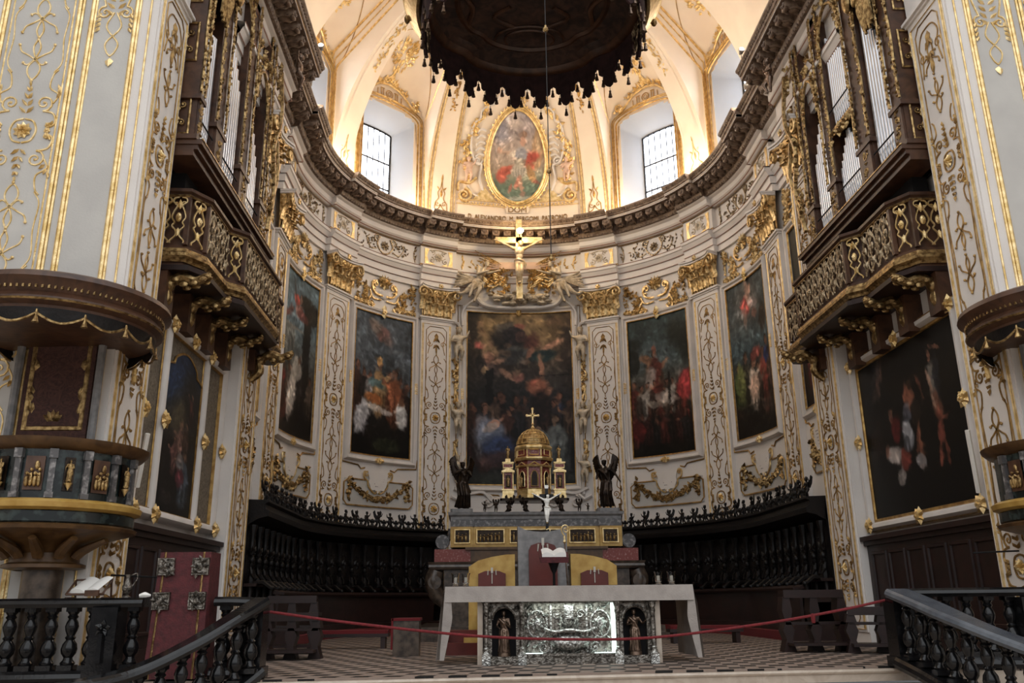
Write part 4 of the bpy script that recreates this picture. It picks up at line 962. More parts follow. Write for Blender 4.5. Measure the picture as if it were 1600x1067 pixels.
def festoon(label, s, hw, z0=3.42, z1=4.15):
    t = empty('garland_panel', label, 'relief ornament', group='garland panels under the apse paintings')
    mb = MB(AW(s,0,.015)); c = .12
    mb.grid(lambda u, v: (-hw+2*hw*u, -.012, z0+(z1-z0)*v), 12, 2)
    mb.build('panel_field', 'panel', t)
    mb = MB(AW(s,0,.03)); q = [(-.42,z1),(-hw+c*1.4,z1),(-hw,z1-c),(-hw,z0+c),(-hw+c,z0),(0,z0),(hw-c,z0),(hw,z0+c),(hw,z1-c),(hw-c*1.4,z1),(.42,z1)]
    mb.tube([(a,0,b) for a,b in q], .022, 5); mb.build('gilt_moulding', 'linegold', t)
    mb = MB(AW(s,0,.03)); n = 26
    for k in range(n+1):
        u = -1+2*k/n; x = u*hw*.80; z = z1-.52+.42*u*u
        for _ in range(2): mb.leaf(x+random.uniform(-.04,.04), z+random.uniform(-.05,.05), random.uniform(0,6.28), .15, .10, .08)
        mb.flower(x, z+random.uniform(-.03,.03), .055+.03*(1-abs(u)))
    for g in (-1,1):
        for k in range(12):
            z = z1+.05-.05*k; mb.leaf(g*hw*.84+random.uniform(-.05,.05), z, random.uniform(0,6.28), .16, .10, .08)
            if k % 2: mb.flower(g*hw*.84+random.uniform(-.04,.04), z, .06)
    mb.build('gilt_garland', 'goldd', t)
    mb = MB(AW(s,z1,.045)); mb.slab([(-.36,.22),(.36,.22),(.30,.05),(.33,-.05),(.22,-.28),(.1,-.26),(0,-.36),(-.1,-.26),(-.22,-.28),(-.33,-.05),(-.30,.05)], -.03, 0); mb.build('inscription_tablet', 'wall', t)
    mb = MB(AW(s,z1,.078))
    for r in range(5):
        x = -.22+.03*r
        while x < .22-.03*r:
            l = random.uniform(.02,.05); mb.box(x, x+l, -.001, 0, .13-.075*r, .15-.075*r); x += l+.014
    mb.build('inscription', 'inscr', t)
    mb = MB(AW(s,z1,.05))
    for g in (-1,1):
        mb.stroke([(g*.36,.24),(g*.50,.22),(g*.48,.06),(g*.36,-.02),(g*.34,-.16),(g*.20,-.30),(g*.08,-.36),(g*.04,-.28)], .025); mb.spiral(g*.42,.20,.09,1.2,0,g,.02)
    mb.build('tablet_scroll', 'gold', t)
g1 = 'large paintings on the apse wall'
wall_painting('altarpiece', 'tall central altarpiece of a saint carried up in clouds above a dark crowd', pt_main(), -1.71, 1.71, 4.24, 9.80)
wall_painting('wall_painting', 'curved canvas of a baptism with white-robed servers, left of the altarpiece', pt_baptism(), -5.72, -3.60, 4.88, 9.16, g1)
wall_painting('wall_painting', 'curved canvas of a blue sky and dark column, half beside the left organ gallery', pt_column(), -9.46, -7.42, 4.88, 9.16, g1)
wall_painting('wall_painting', 'curved canvas of a preaching bishop over a crowd, right of the altarpiece', pt_preach(), 3.60, 5.72, 4.88, 9.16, g1)
wall_painting('wall_painting', 'curved canvas of a red-draped angel over blue and red robed saints, far right', pt_glory(), 7.42, 9.46, 4.88, 9.16, g1)
wall_painting('wall_painting', 'narrow dim canvas half hidden behind the right pilaster, next to the organ gallery', pt_dim(51), 11.45, 12.70, 4.88, 9.16, g1)
wall_painting('wall_painting', 'narrow dim canvas mostly hidden behind the left organ gallery', pt_dim(52), -12.70, -11.45, 4.88, 9.16, g1)
crest('gilt flower cartouche on the wall over the baptism painting', -4.66, 9.45, 1.18); crest('gilt flower cartouche on the wall over the bishop preaching painting', 4.66, 9.45, 1.18)
crest('gilt flower cartouche over the blue sky and column painting', -8.44, 9.45, 1.1); crest('gilt flower cartouche over the red-draped angel painting', 8.44, 9.45, 1.1)
crest('small gilt cartouche above the half-hidden right canvas by the organ', 12.07, 9.4, .7); crest('small gilt cartouche above the half-hidden left canvas by the organ', -12.07, 9.4, .7)
for s, hw, lb in ((-4.66,1.22,'below the baptism painting'),(4.66,1.22,'below the bishop preaching painting'),(-8.44,1.12,'below the blue sky and column painting'),(8.44,1.12,'below the red-draped angel painting'),(12.05,.66,'below the half-hidden right canvas'),(-12.05,.66,'below the half-hidden left canvas')):
    festoon('pale panel with gilt fruit garland and inscription tablet '+lb, s, hw)
# ------------------------------------------------------------------ sculpted surround of the altarpiece
sur = empty('altarpiece_surround', 'white and gilt carved surround with cherub consoles framing the central altarpiece', 'carved frame')
mb = MB(AW(0,0,0))
for g in (-1,1):
    mb.m = (lambda g: lambda x, y, z: A(g*x, -y, z))(g)
    mb.tube([(1.95,-.05,3.9),(1.95,-.07,9.2),(2.02,-.07,9.35),(2.16,-.05,9.4)], .05, 6)
    mb.tube([(1.80,-.1,3.9),(1.98,-.1,3.75),(2.2,-.08,3.85)], .05, 6)
    mb.stroke([(2.1,4.1),(1.7,3.95),(1.2,4.0),(.9,3.75),(.6,3.85)], .06, .05)
    mb.spiral(1.05,3.72,.2,1.3,PI/2,1,.045,.05); mb.spiral(1.7,3.7,.18,1.3,PI/2,-1,.045,.05)
mb.build('white_moulding', 'stucco', sur)
mb = MB()
for g in (-1,1):
    mb.m = (lambda g: lambda x, y, z: A(g*x, .03-y, z))(g)
    for z0_, z1_ in ((4.5,5.6),(6.3,7.4),(7.45,8.3)):
        mb.stroke([(1.98,z0_),(2.16,z0_+.2),(2.0,z0_+.5),(2.1,z1_-.2),(1.95,z1_)], .04); mb.stroke([(2.1,z0_),(1.93,z0_+.3),(2.12,z0_+.6),(2.0,z1_)], .03)
        mb.spiral(2.05,z0_+.1,.1,1.3,0,1,.03); mb.spiral(2.05,z1_-.1,.1,1.3,PI,1,.03)
        for k in range(16): mb.leaf(2.05+random.uniform(-.08,.08), z0_+(z1_-z0_)*random.random(), random.uniform(0,6.28), .16, .10, .08)
    for k in range(7): mb.flower(1.86, 9.35+.09*k, .035)
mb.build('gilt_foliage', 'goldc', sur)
PUT = dict(head=(0,-.02,.90), neck=(0,-.01,.80), pel=(0,0,.46), chest=(0,0,.66), eL=(-.20,-.03,.60), hL=(-.16,-.14,.52), eR=(.20,-.02,.72), hR=(.26,-.05,.88), kL=(-.07,-.04,.26), fL=(-.09,.02,.03), kR=(.08,-.10,.27), fR=(.06,-.02,.06))
PUT2 = dict(PUT, eL=(-.22,0,.74), hL=(-.28,-.03,.90), eR=(.20,-.04,.58), hR=(.10,-.16,.55), kR=(.07,-.03,.25), kL=(-.08,-.12,.30), fL=(-.05,-.06,.08))
put = figure(PUT, fat=1.35, headk=1.55, wings=.7, vox=.020, name='putto'); put2 = figure(PUT2, fat=1.35, headk=1.55, vox=.020, name='putto')
for me in (put, put2): me.materials.append(M['stonefig'])
def mcopy(me, mat):
    m2 = me.copy(); m2.materials.clear(); m2.materials.append(M[mat]); return m2
def place_fig(me, name, parent, loc, h, rz=0, ry=0, rx=0, mirror=False):
    o = link(name, me, parent, loc, (rx,ry,rz)); o.scale = (-h if mirror else h, h, h); return o
for g in (-1,1):
    for z, me, h in ((8.05,put2,1.2),(5.75,put,1.05),(4.25,put2,.9)):
        loc, rz = place(g*2.04, z-.05, .20)
        tag(place_fig(me, 'cherub_statue', None, loc, h, rz, mirror=g < 0), {8:'topmost',5:'middle',4:'lowest'}[int(z)]+' cream cherub standing in the carved frame at the %s edge of the altarpiece' % ('left' if g < 0 else 'right'), 'statue', 'cherubs in the altarpiece frame')
# pediment scroll
ped = empty('altarpiece_pediment', 'cream curved scroll pediment with clouds and gilt drapery over the altarpiece', 'carved pediment')
mb = MB(AW(0,0,.10))
for g in (-1,1):
    mb.stroke([(0,9.96),(g*.8,9.97),(g*1.28,10.08),(g*1.45,10.40),(g*1.33,10.72),(g*1.1,10.78),(g*.95,10.66),(g*1.0,10.52)], .075, .05, 7)
    mb.stroke([(g*1.5,10.2),(g*1.75,10.0),(g*1.9,9.7),(g*1.88,9.3)], .05); mb.stroke([(g*.45,11.0),(g*.75,11.05),(g*1.0,10.9),(g*.8,10.85)], .06)
mb.grid(lambda u, v: ((-1.35+2.7*u), -.03, 9.95+.75*v*(1-.1*math.cos(u*6.28))), 14, 3)
mb.build('scroll_frame', 'stucco', ped)
mb = MB(AW(0,0,.14))
for k in range(60):
    a = random.random(); mb.ell((random.uniform(-1.05,1.05), -.08-.14*random.random(), 10.05+.30*a+.12*random.random()), (random.uniform(.08,.18),.10,random.uniform(.05,.10)), 7, 5)
mb.build('clouds', 'stonefig', ped)
mb = MB(AW(0,0,.16))
for g in (-1,1):
    for k in range(6): mb.stroke([(g*(.35+.03*k),10.55+.08*k),(g*(.65+.06*k),10.75+.08*k),(g*(.95+.05*k),10.62+.10*k),(g*(1.2+.04*k),10.85+.09*k)], .035, .05+.02*(k % 3))
    for k in range(40): mb.leaf(g*random.uniform(.25,1.15), random.uniform(10.4,11.25), random.uniform(0,6.28), .20, .12, .12, .08)
    for k in range(8): mb.tube([(g*.3,-.05,11.3),(g*(1.0+.07*k),-.04,11.25+.13*(k-2))], [.05,.012], 4)
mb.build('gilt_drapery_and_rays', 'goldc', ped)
mb = MB(AW(0,0,.14)); mb.slab([(-1.1,11.28),(1.1,11.28),(1.15,11.52),(-1.15,11.52)], -.05, 0); mb.build('rose_banner', 'flesh', ped)
# crucifix over the pediment
cr = empty('crucifix_sculpture', 'large gilt crucifix with cream corpus above the altarpiece, lamp glowing at its top', 'crucifix', (0, 25.72, 10.02))
mb = MB(); mb.box(-.10,.10,-.05,.05,0,2.75); mb.box(-.76,.76,-.05,.05,1.92,2.12); mb.build('cross', 'gold', cr)
XP = dict(pel=(0,0,.52), chest=(0,-.03,.74), neck=(.01,-.04,.85), head=(.03,-.07,.90), eL=(-.28,-.01,.90), hL=(-.46,.0,1.0), eR=(.28,-.01,.90), hR=(.46,.0,1.0), kL=(-.05,-.08,.28), fL=(-.02,-.01,.04), kR=(.04,-.09,.28), fR=(.01,-.03,.04))
xme = figure(XP, loin=True, fingers=True, vox=.011, name='corpus'); xme.materials.append(M['sculpt'])
place_fig(xme, 'corpus', cr, (0,-.13,.42), 1.55)
AL = dict(pel=(0,0,.42), chest=(.10,-.03,.62), neck=(.16,-.06,.72), head=(.20,-.08,.80), eL=(-.02,-.12,.55), hL=(.16,-.20,.60), eR=(.28,-.08,.62), hR=(.42,-.12,.66), kL=(-.12,-.16,.28), fL=(-.20,-.14,.02), kR=(.02,-.18,.22), fR=(-.10,-.16,-.08))
ame = figure(AL, robe=0, loin=True, fat=1.12, wings=0, fingers=True, vox=.011, name='angel'); ame.materials.append(M['stonefig'])
for g in (-1,1):
    loc, rz = place(g*1.45, 10.10, .34); lb = 'reclining cream angel in flowing robes on the %s shoulder of the pediment' % ('left' if g < 0 else 'right')
    t = empty('angel_statue', lb, 'statue', loc, rz, 'angels on the pediment')
    place_fig(ame, 'body', t, (0,0,0), 1.55, mirror=g > 0)
    mb = MB()
    for k in range(6):
        x0 = -g*.0; mb.tube([(g*-.1*0+g*.05,.02,.75),(g*(.35+.05*k),.02-.03*k,.80-.07*k),(g*(.65+.03*k),-.02,.95-.12*k)], [.05,.07,.03], 6)
    for k in range(5): mb.tube(catmull([(g*.0,-.12,.55-.03*k),(g*(.25),-.22,.42-.03*k),(g*(.45+.03*k),-.2,.20-.02*k),(g*(.62+.04*k),-.1,.05+.05*k)],4), [.05,.06,.05,.02], 6)
    mb.build('flying_drapery', 'stonefig', t)
lp = empty('picture_lamp', 'bright warm lamp at the head of the crucifix under the cornice', 'lamp', (0.02, 25.12, 12.12))
mb = MB(); mb.ell((0,0,0), (.11,.06,.09), 10, 8); mb.build('bulb', 'lamp', lp); mb = MB(); mb.tube([(0,.05,.0),(0,.62,.02)], .015, 5); mb.build('bracket', 'wire', lp)
point('lamp_light', (0.02,25.02,12.12), LAMP, (1.0,.70,.36), .10)
# ------------------------------------------------------------------ oval of the saint on the dome
ov = empty('oval_fresco', 'oval fresco of a warrior saint with banner in a gilt frame on the dome', 'painting')
OZ = 15.22; OA, OB = 1.02, 1.42
def OD(x, z, d): 
    return D(x, z, d+.03)
c = pt_saint()
W, H = c.W, c.H; vs = []; cols = []
nr, na = 50, 120; c.dabs(500)
for j in range(nr+1):
    for i in range(na):
        a = 2*PI*i/na; r = j/nr; x = r*math.cos(a); z = r*math.sin(a)
        vs.append(OD(x*OA, OZ+z*OB, .05)); yi = min(H-1, int((1-z)/2*(H-1))); xi = min(W-1, int((1+x)/2*(W-1))); q = np.clip(c.c[yi,xi],0,1)**2.2*.8; q = q*.72+q.mean()*.28; cols.append(tuple(q)+(1,))
me = bpy.data.meshes.new('canvas'); me.from_pydata(vs, [], [(j*na+i,j*na+(i+1) % na,(j+1)*na+(i+1) % na,(j+1)*na+i) for j in range(nr) for i in range(na)]); me.materials.append(M['paint'])
at = me.color_attributes.new('Col','FLOAT_COLOR','POINT'); at.data.foreach_set('color', np.array(cols, np.float32).ravel()); link('canvas', me, ov)
mb = MB()
for e, r, d in ((.03,.045,.10),(.10,.025,.08),(.17,.03,.06)): mb.tube([OD((OA+e)*math.cos(a), OZ+(OB+e)*math.sin(a), d) for a in [2*PI*k/72 for k in range(73)]], r, 6)
mb.m = lambda x, y, z: OD(x, z, -y)
for k in range(56):
    a = 2*PI*k/56; mb.leaf((OA+.12)*math.cos(a), OZ+(OB+.12)*math.sin(a), a, .14, .12, .06, .03)
mb.build('oval_frame', 'gold', ov)
P20 = lambda u, z: D(u*2.20, z, .02)
og = empty('dome_cartouche', 'cream and gilt stucco cartouche with cherubs and garlands around the oval fresco', 'relief ornament')
ZC = lambda z: z if z < 13.9 else 13.9+(z-13.9)*.85
mb = MB(lambda x, y, z: D(x, ZC(z), .04-y))
for g in (-1,1):
    mb.stroke([(0,17.75),(g*.6,17.72),(g*1.0,17.35),(g*1.45,17.1),(g*1.5,16.8),(g*1.72,16.6),(g*1.75,15.9),(g*1.55,15.3),(g*1.3,15.2),(g*1.35,14.7),(g*1.2,14.2)], .05)
    mb.spiral(g*1.45,15.35,.16,1.4,0,g,.04)
    for k in range(5): mb.stroke([(g*1.2,16.45-.22*k),(g*1.4,16.48-.22*k),(g*1.55,16.35-.22*k)], .04)
    mb.stroke([(g*1.75,14.35),(g*1.5,14.0),(g*1.0,13.95)], .035)
mb.build('white_strapwork', 'stucco', og)
for g in (-1,1):
    mb = MB(lambda x, y, z: D(x, ZC(z), .04-y))
    for k in range(26):
        t = k/26; x = g*(1.05+.85*math.sin(t*2.2)+.08*math.sin(k)); z = 17.6-3.1*t
        for _ in range(2): mb.leaf(x+random.uniform(-.1,.1), z+random.uniform(-.1,.1), random.uniform(0,6.28), .20, .12, .09)
        mb.flower(x+random.uniform(-.08,.08), z, .075)
    mb.spiral(g*1.85,13.95,.25,1.7,PI/2,g,.06); mb.stroke([(g*2.08,14.1),(g*2.05,14.45),(g*1.7,14.45),(g*1.45,14.7)], .05)
    mb.slab([(g*.75,13.82),(g*1.55,13.82),(g*1.15,14.35)], -.03, 0)
    for k in range(14): mb.ell((g*(.35+.12*k),-.03,13.70), .035, 5, 4)
    mb.stroke([(g*.3,13.63),(g*2.1,13.63)], .02); mb.stroke([(g*.3,13.78),(g*2.1,13.78)], .02)
    mb.build('gilt_garland', 'gold', og)
mb = MB(lambda x, y, z: D(x, ZC(z), .04-y))
for g in (-1,1): mb.leaf(0,17.55,PI/2-g*.5,.4,.2,.1); mb.leaf(0,17.55,PI/2-g*1.1,.42,.2,.1); mb.spiral(g*.3,17.45,.13,1.2,0,g,.03)
mb.leaf(0,17.5,PI/2,.45,.2,.12); mb.leaf(0,17.6,-PI/2,.3,.2,.1)
mb.build('gilt_shell', 'gold', og)
mb = MB(lambda x, y, z: D(x, z, .035-y))
mb.grid(lambda u, v: (-1.95+3.9*u, -.02, 13.02+.38*v), 30, 2); mb.slab([(-.36,13.42),(.36,13.42),(.42,13.66),(-.42,13.66)], -.03, 0)
mb.build('inscription_band', 'ceil', og)
def letters(txt, size, x0, z0, d, parent, name, mat, wid=None):
    cu = bpy.data.curves.new(name+'_t', 'FONT'); cu.body = txt; cu.size = size; cu.align_x = 'CENTER'; cu.extrude = .012
    o = bpy.data.objects.new(name+'_t', cu); col.objects.link(o); dg = bpy.context.evaluated_depsgraph_get(); dg.update()
    me = bpy.data.meshes.new_from_object(o.evaluated_get(dg)); bpy.data.objects.remove(o)
    xs = [v.co.x for v in me.vertices]; w0 = max(xs)-min(xs); k = (wid/w0) if wid else 1
    for v in me.vertices: v.co = Vector(D(x0+v.co.x*k, z0+v.co.y, d+v.co.z))
    me.materials.clear(); me.materials.append(M[mat]); return link(name, me, parent)
letters('D. ALEXANDRO. M. BERGOMI. PATRONO', .24, 0, 13.13, .075, og, 'inscription', 'txt', 3.4)
letters('DOM', .27, 0, 13.44, .085, og, 'inscription', 'txt', .62)
pf = mcopy(put, 'flesh'); pf2 = mcopy(put2, 'flesh')
for g in (-1,1):
    loc = D(g*1.78, 14.30, .28); _, rz = place(g*1.78, 0)
    tag(place_fig(pf if g < 0 else pf2, 'cherub_statue', None, loc, .95, rz, mirror=g > 0), 'painted cherub sitting on the gilt scroll %s of the oval fresco' % ('left' if g < 0 else 'right'), 'statue', 'cherubs beside the oval fresco')
# ------------------------------------------------------------------ choir stalls
pstall = mcopy(put, 'dark'); pstall2 = mcopy(put2, 'dark')
for g, sd in ((-1,'left'),(1,'right')):
    st = empty('choir_stalls', 'dark curved choir stalls with carved cherub crest on the %s of the high altar' % sd, 'choir stalls')
    s0, s1 = 2.55, 12.75
    W_ = lambda x, d, z: A(g*x, d, z)
    def ring(mb, prof, a=s0, b=s1, n=44):
        k = len(prof); vs = [A(g*(a+(b-a)*i/n), d, z) for i in range(n+1) for d, z in prof]
        mb.add(vs, [(i*k+j,(i+1)*k+j,(i+1)*k+j+1,i*k+j+1) for i in range(n) for j in range(k-1)])
        mb.add([A(g*a, d, z) for d, z in prof], [tuple(range(k))]); mb.add([A(g*b, d, z) for d, z in prof], [tuple(range(k))])
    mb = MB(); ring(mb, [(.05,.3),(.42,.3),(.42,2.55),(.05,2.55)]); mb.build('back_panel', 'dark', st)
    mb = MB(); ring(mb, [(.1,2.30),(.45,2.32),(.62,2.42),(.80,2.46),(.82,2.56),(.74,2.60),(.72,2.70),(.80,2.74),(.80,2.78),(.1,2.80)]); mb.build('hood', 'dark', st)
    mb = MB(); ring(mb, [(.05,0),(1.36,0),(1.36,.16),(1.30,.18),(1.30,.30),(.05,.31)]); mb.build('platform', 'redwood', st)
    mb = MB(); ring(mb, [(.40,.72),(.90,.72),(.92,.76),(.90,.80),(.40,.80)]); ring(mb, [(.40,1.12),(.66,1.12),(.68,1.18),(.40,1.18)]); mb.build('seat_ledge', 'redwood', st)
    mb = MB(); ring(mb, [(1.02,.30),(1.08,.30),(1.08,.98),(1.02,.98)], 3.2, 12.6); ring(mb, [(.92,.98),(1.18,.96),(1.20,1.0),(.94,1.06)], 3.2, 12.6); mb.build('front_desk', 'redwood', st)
    mb = MB(); ring(mb, [(1.28,.185),(1.38,.17),(1.38,.0),(1.37,.0)], 4.0, 12.6); mb.build('red_carpet_edge', 'carpet', st)
    # carved post between seats
    mb = MB()
    mb.lathe([(.035,.80),(.07,.82),(.07,.9),(.04,.95),(.06,1.1),(.085,1.25),(.05,1.4),(.035,1.45),(.06,1.5)], 8, (0,-.10,0))
    mb.ell((0,-.10,1.62), (.06,.06,.08), 8, 6); mb.tube([(0,-.1,1.5),(0,-.12,1.56)], .05, 6)
    for h in (-1,1): mb.tube([(h*.06,-.1,1.48),(h*.12,-.14,1.36),(h*.06,-.2,1.26)], .022, 5); mb.leaf(h*.05,1.75,PI/2-h*.6,.18,.09,.05,.1)
    mb.lathe([(.05,1.72),(.075,1.8),(.045,1.9),(.05,2.1),(.09,2.25),(.09,2.3)], 8, (0,-.08,0))
    mb.tube([(0,-.1,1.18),(0,-.35,1.2),(0,-.52,1.08),(0,-.50,.80)], [.04,.05,.045,.035], 6)
    mb.ell((0,-.53,1.08), .055, 7, 5)
    post = None; N = 20
    for k in range(N):
        loc, rz = place(g*(s0+.3+k*.515), 0, .42)
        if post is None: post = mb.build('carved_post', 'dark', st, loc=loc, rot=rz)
        else: q = post.copy(); col.objects.link(q); q.location = loc; q.rotation_euler = (0,0,rz)
    mp = MB(); mp.box(-.17,.17,-.03,.0,1.3,2.12); mp.box(-.13,.13,-.045,-.02,1.36,2.06); mp.rosette(0,1.75,.11,.05,.04,7)
    for h in (-1,1): mp.spiral(h*.06,1.5,.06,1.3,0,h,.015,.04); mp.spiral(h*.06,1.98,.05,1.2,0,-h,.015,.04)
    pn = None
    for k in range(N-1):
        loc, rz = place(g*(s0+.558+k*.515), 0, .42)
        if pn is None: pn = mp.build('carved_panel', 'dark', st, loc=loc, rot=rz)
        else: q = pn.copy(); col.objects.link(q); q.location = loc; q.rotation_euler = (0,0,rz)
    # crest: standing cherubs, scrolls and little heads between them
    for k in range(22):
        s = g*(s0+.22+k*.465); loc, rz = place(s, 2.76, .66)
        place_fig(pstall if k % 2 else pstall2, 'carved_cherub', st, loc, random.uniform(.40,.47), rz+random.uniform(-.5,.5), mirror=random.random() < .5)
    ms = MB(); ms.ell((0,0,.17), (.05,.05,.06), 7, 5); ms.tube([(0,0,0),(0,0,.12)], [.06,.03], 6)
    for h in (-1,1):
        ms.tube(catmull([(0,0,.02),(h*.10,0,.03),(h*.16,0,.12),(h*.10,0,.18),(h*.06,0,.12)],4), .022, 5); ms.leaf(h*.13,.14,PI/2-h*.5,.12,.08,.04); ms.tube([(h*.04,0,.12),(h*.10,.0,.22)], [.02,.01], 4)
    ms.ell((0,0,.02), (.2,.05,.04), 8, 4); sc0 = None
    for k in range(21):
        loc, rz = place(g*(s0+.452+k*.465), 2.78, .66)
        if sc0 is None: sc0 = ms.build('crest_scroll', 'dark', st, loc=loc, rot=rz)
        else: q = sc0.copy(); col.objects.link(q); q.location = loc; q.rotation_euler = (0,0,rz)
# ------------------------------------------------------------------ kneelers at the sides
def kneeler(label, x, y, rz, w, h, group='kneeling desks'):
    t = empty('kneeling_desk', label, 'kneeling desk', (x,y,0), rz, group)
    mb = MB(); mb.box(-w/2,w/2,-.02,.26,h-.05,h); mb.box(-w/2,w/2,-.02,.02,h-.12,h-.05); mb.build('desk_top', 'redwood', t, smooth=False)
    mb = MB(); mb.box(-w/2,w/2,.0,.24,.40,.44); mb.box(-w/2,w/2,-.3,.26,.10,.14); mb.build('shelf', 'redwood', t, smooth=False)
    n = max(3, int(w/.38)+1)
    for k in range(n):
        xx = -w/2+.04+(w-.08)*k/(n-1); mb = MB()
        mb.slab([(xx-.10,0),(xx+.10,0),(xx+.045,.18),(xx+.09,.32),(xx+.04,.44),(xx+.08,.66*h),(xx+.05,h-.1),(xx-.05,h-.1),(xx-.08,.66*h),(xx-.04,.44),(xx-.09,.32),(xx-.045,.18)], .0, .24)
        mb.build('shaped_upright', 'redwood', t, smooth=False)
kneeler('dark wooden kneeling desk with the red rope passing before it, right side', 4.05,13.9,0,.95,.92)
kneeler('lower dark wooden kneeling desk nearest the right balustrade corner', 4.85,13.35,-.25,.95,.66)
kneeler('dark wooden kneeling desk near the left balustrade corner', -4.0,13.6,0,.80,.66)
kneeler('dark wooden kneeling desk farther back on the left by the stalls', -4.35,15.2,.1,.8,.92)
for x, y, lb in ((-3.55,16.6,'long red cushion on the low bench before the left stalls'),(3.1,17.2,'long red cushion on the low bench before the right stalls')):
    t = empty('cushioned_bench', 'low dark bench with a '+lb[5:], 'bench', (x,y,0))
    mb = MB(); mb.box(-.7,.7,-.18,.18,.20,.26); mb.build('seat', 'redwood', t, smooth=False)
    for h in (-1,1): mb = MB(); mb.box(h*.6-.04,h*.6+.04,-.15,.15,0,.20); mb.build('leg', 'redwood', t, smooth=False)
    mb = MB(); mb.bevbox(-.68,.68,-.17,.17,.26,.32,.04); mb.build('cushion', 'carpet', t)
# ------------------------------------------------------------------ high altar
HX = .07
ha = empty('high_altar', 'stepped high altar of yellow, red and grey marble with bronze relief panels', 'altar', (HX,20,0))
def B(nm, mat, *bx_, sm=False):
    mb = MB()
    for b_ in bx_: mb.box(*b_)
    return mb.build(nm, mat, ha, smooth=sm)
B('base_block','breccia',(-2.1,2.1,.05,2.0,0,1.50),(-2.25,2.25,.0,2.0,0,.22))
mb = MB(); mb.sweep([(-2.42,2,-1,0),(-2.42,-.05,-.7,-.7),(2.42,-.05,.7,-.7),(2.42,2,1,0)], [(-.3,1.48),(.0,1.50),(.04,1.55),(.02,1.60),(.06,1.66),(-.6,1.66)]); mb.build('mensa_ledge','breccia',ha, smooth=False)
B('red_marble_step','redm',(-2.32,-1.35,.0,1.9,1.66,1.94)); B('red_marble_step','redm',(1.35,2.32,.0,1.9,1.66,1.94))
B('stepped_core','ochre',(-1.5,1.5,-.03,1.8,1.66,1.97),(-1.62,1.62,-.08,1.8,1.92,1.98))
B('yellow_gradin','yellowm',(-1.92,1.92,.0,1.5,1.98,2.44),(-1.96,-1.45,-.05,1.5,1.98,2.44),(1.45,1.96,-.05,1.5,1.98,2.44))
B('grey_band','greym',(-1.88,1.88,-.01,1.5,2.44,2.60),(-1.96,-1.42,-.06,1.5,2.44,2.60),(1.42,1.96,-.06,1.5,2.44,2.60))
mb = MB(); mb.sweep([(-1.94,1.6,-1,0),(-1.94,-.02,-.7,-.7),(1.94,-.02,.7,-.7),(1.94,1.6,1,0)], [(-.1,2.60),(.02,2.60),(.03,2.66),(.10,2.70),(.12,2.76),(-1.2,2.765)]); mb.build('grey_shelf','slate',ha, smooth=False)
B('shelf_top','slate',(-2.0,2.0,.0,1.6,2.72,2.77))
for x0, x1 in ((-1.88,-1.50),(-1.38,-.72),(-.62,.62),(.74,1.36),(1.50,1.88)):
    y = -.055 if abs(x0+x1) > 3.2 else -.005
    mb = MB(lambda x, yy, z: (x, y+yy, z)); frame_uv(mb, x0+.03, x1-.03, 2.08, 2.36, [(-.015,0),(0,.03),(.02,.03),(.03,0)], 2); f_ = mb.build('panel_frame', 'gold', ha)
    mb = MB(lambda x, yy, z: (x, y+yy, z)); mb.box(x0+.03,x1-.03,-.008,0,2.08,2.36); q = mb.build('relief_ground', 'bronze', f_, smooth=False)
    mb = MB(lambda x, yy, z: (x, y+yy, z)); k = 0
    while x0+.10+k*.085 < x1-.08:
        xx = x0+.10+k*.085; hh = random.uniform(.14,.20); mb.ell((xx,-.02,2.10+hh*.45), (.028,.025,hh*.45), 7, 5); mb.ell((xx+.006,-.03,2.10+hh), .018, 6, 4); mb.tube([(xx,-.03,2.10+hh*.75),(xx+random.choice((-.06,.06)),-.04,2.10+hh*.7)], .010, 4); k += 1
    mb.build('bronze_figures', 'goldd', f_)
for g in (-1,1):
    mb = MB(); mb.tube(catmull([(g*1.98,.3,2.42),(g*2.0,.3,2.22),(g*2.10,.3,2.08),(g*2.2,.3,2.06)],5), .05, 8)
    mb.m = lambda x, y, z: (x, y+.3, z); mb.spiral(g*2.15,2.12,.15,1.6,-PI/2,g,.035); mb.tube([(g*2.15,-.1,2.12),(g*2.15,.1,2.12)], .16, 16); mb.build('side_volute','greym',ha)
    mb = MB(); P = catmull([(g*2.28,.1,1.48),(g*2.34,.1,1.25),(g*2.26,.1,.95),(g*2.06,.1,.72),(g*2.02,.1,.45),(g*2.12,.1,.2),(g*2.2,.1,0)],5)
    mb.tube(P, [.17,.20,.17,.11,.10,.14,.17], 10); mb.tube([(g*2.3,-.08,1.22),(g*2.3,.28,1.22)], .15, 14); mb.build('scroll_console','breccia',ha)
mb = MB(); mb.box(-3.0,3.0,-1.0,3.5,0,.14); mb.box(-2.7,2.7,-.7,3.5,.14,.28); mb.build('altar_steps','breccia',ha,smooth=False)
# red chest-like credence seen beside the altar on the left
t = empty('credence_box', 'grey box with red cloth top behind the left end of the altar table', 'box', (-2.32,14.2,0))
mb = MB(); mb.box(-.2,.2,-.2,.2,0,.52); mb.build('body','breccia',t,smooth=False); mb = MB(); mb.box(-.22,.22,-.22,.22,.52,.56); mb.box(-.23,-.2,-.22,.2,.1,.56); mb.build('red_cover','carpet',t,smooth=False)
t = empty('wooden_steps', 'small red-carpeted wooden steps seen under the left end of the altar table', 'steps', (-1.35,14.4,0))
mb = MB(); mb.box(-.35,.35,-.3,.3,0,.18); mb.box(-.35,.35,-.0,.3,.18,.36); mb.build('treads','redseat',t,smooth=False); mb = MB(); mb.box(-.45,-.35,-.3,.3,0,.42); mb.build('side_board','ochre',t,smooth=False)
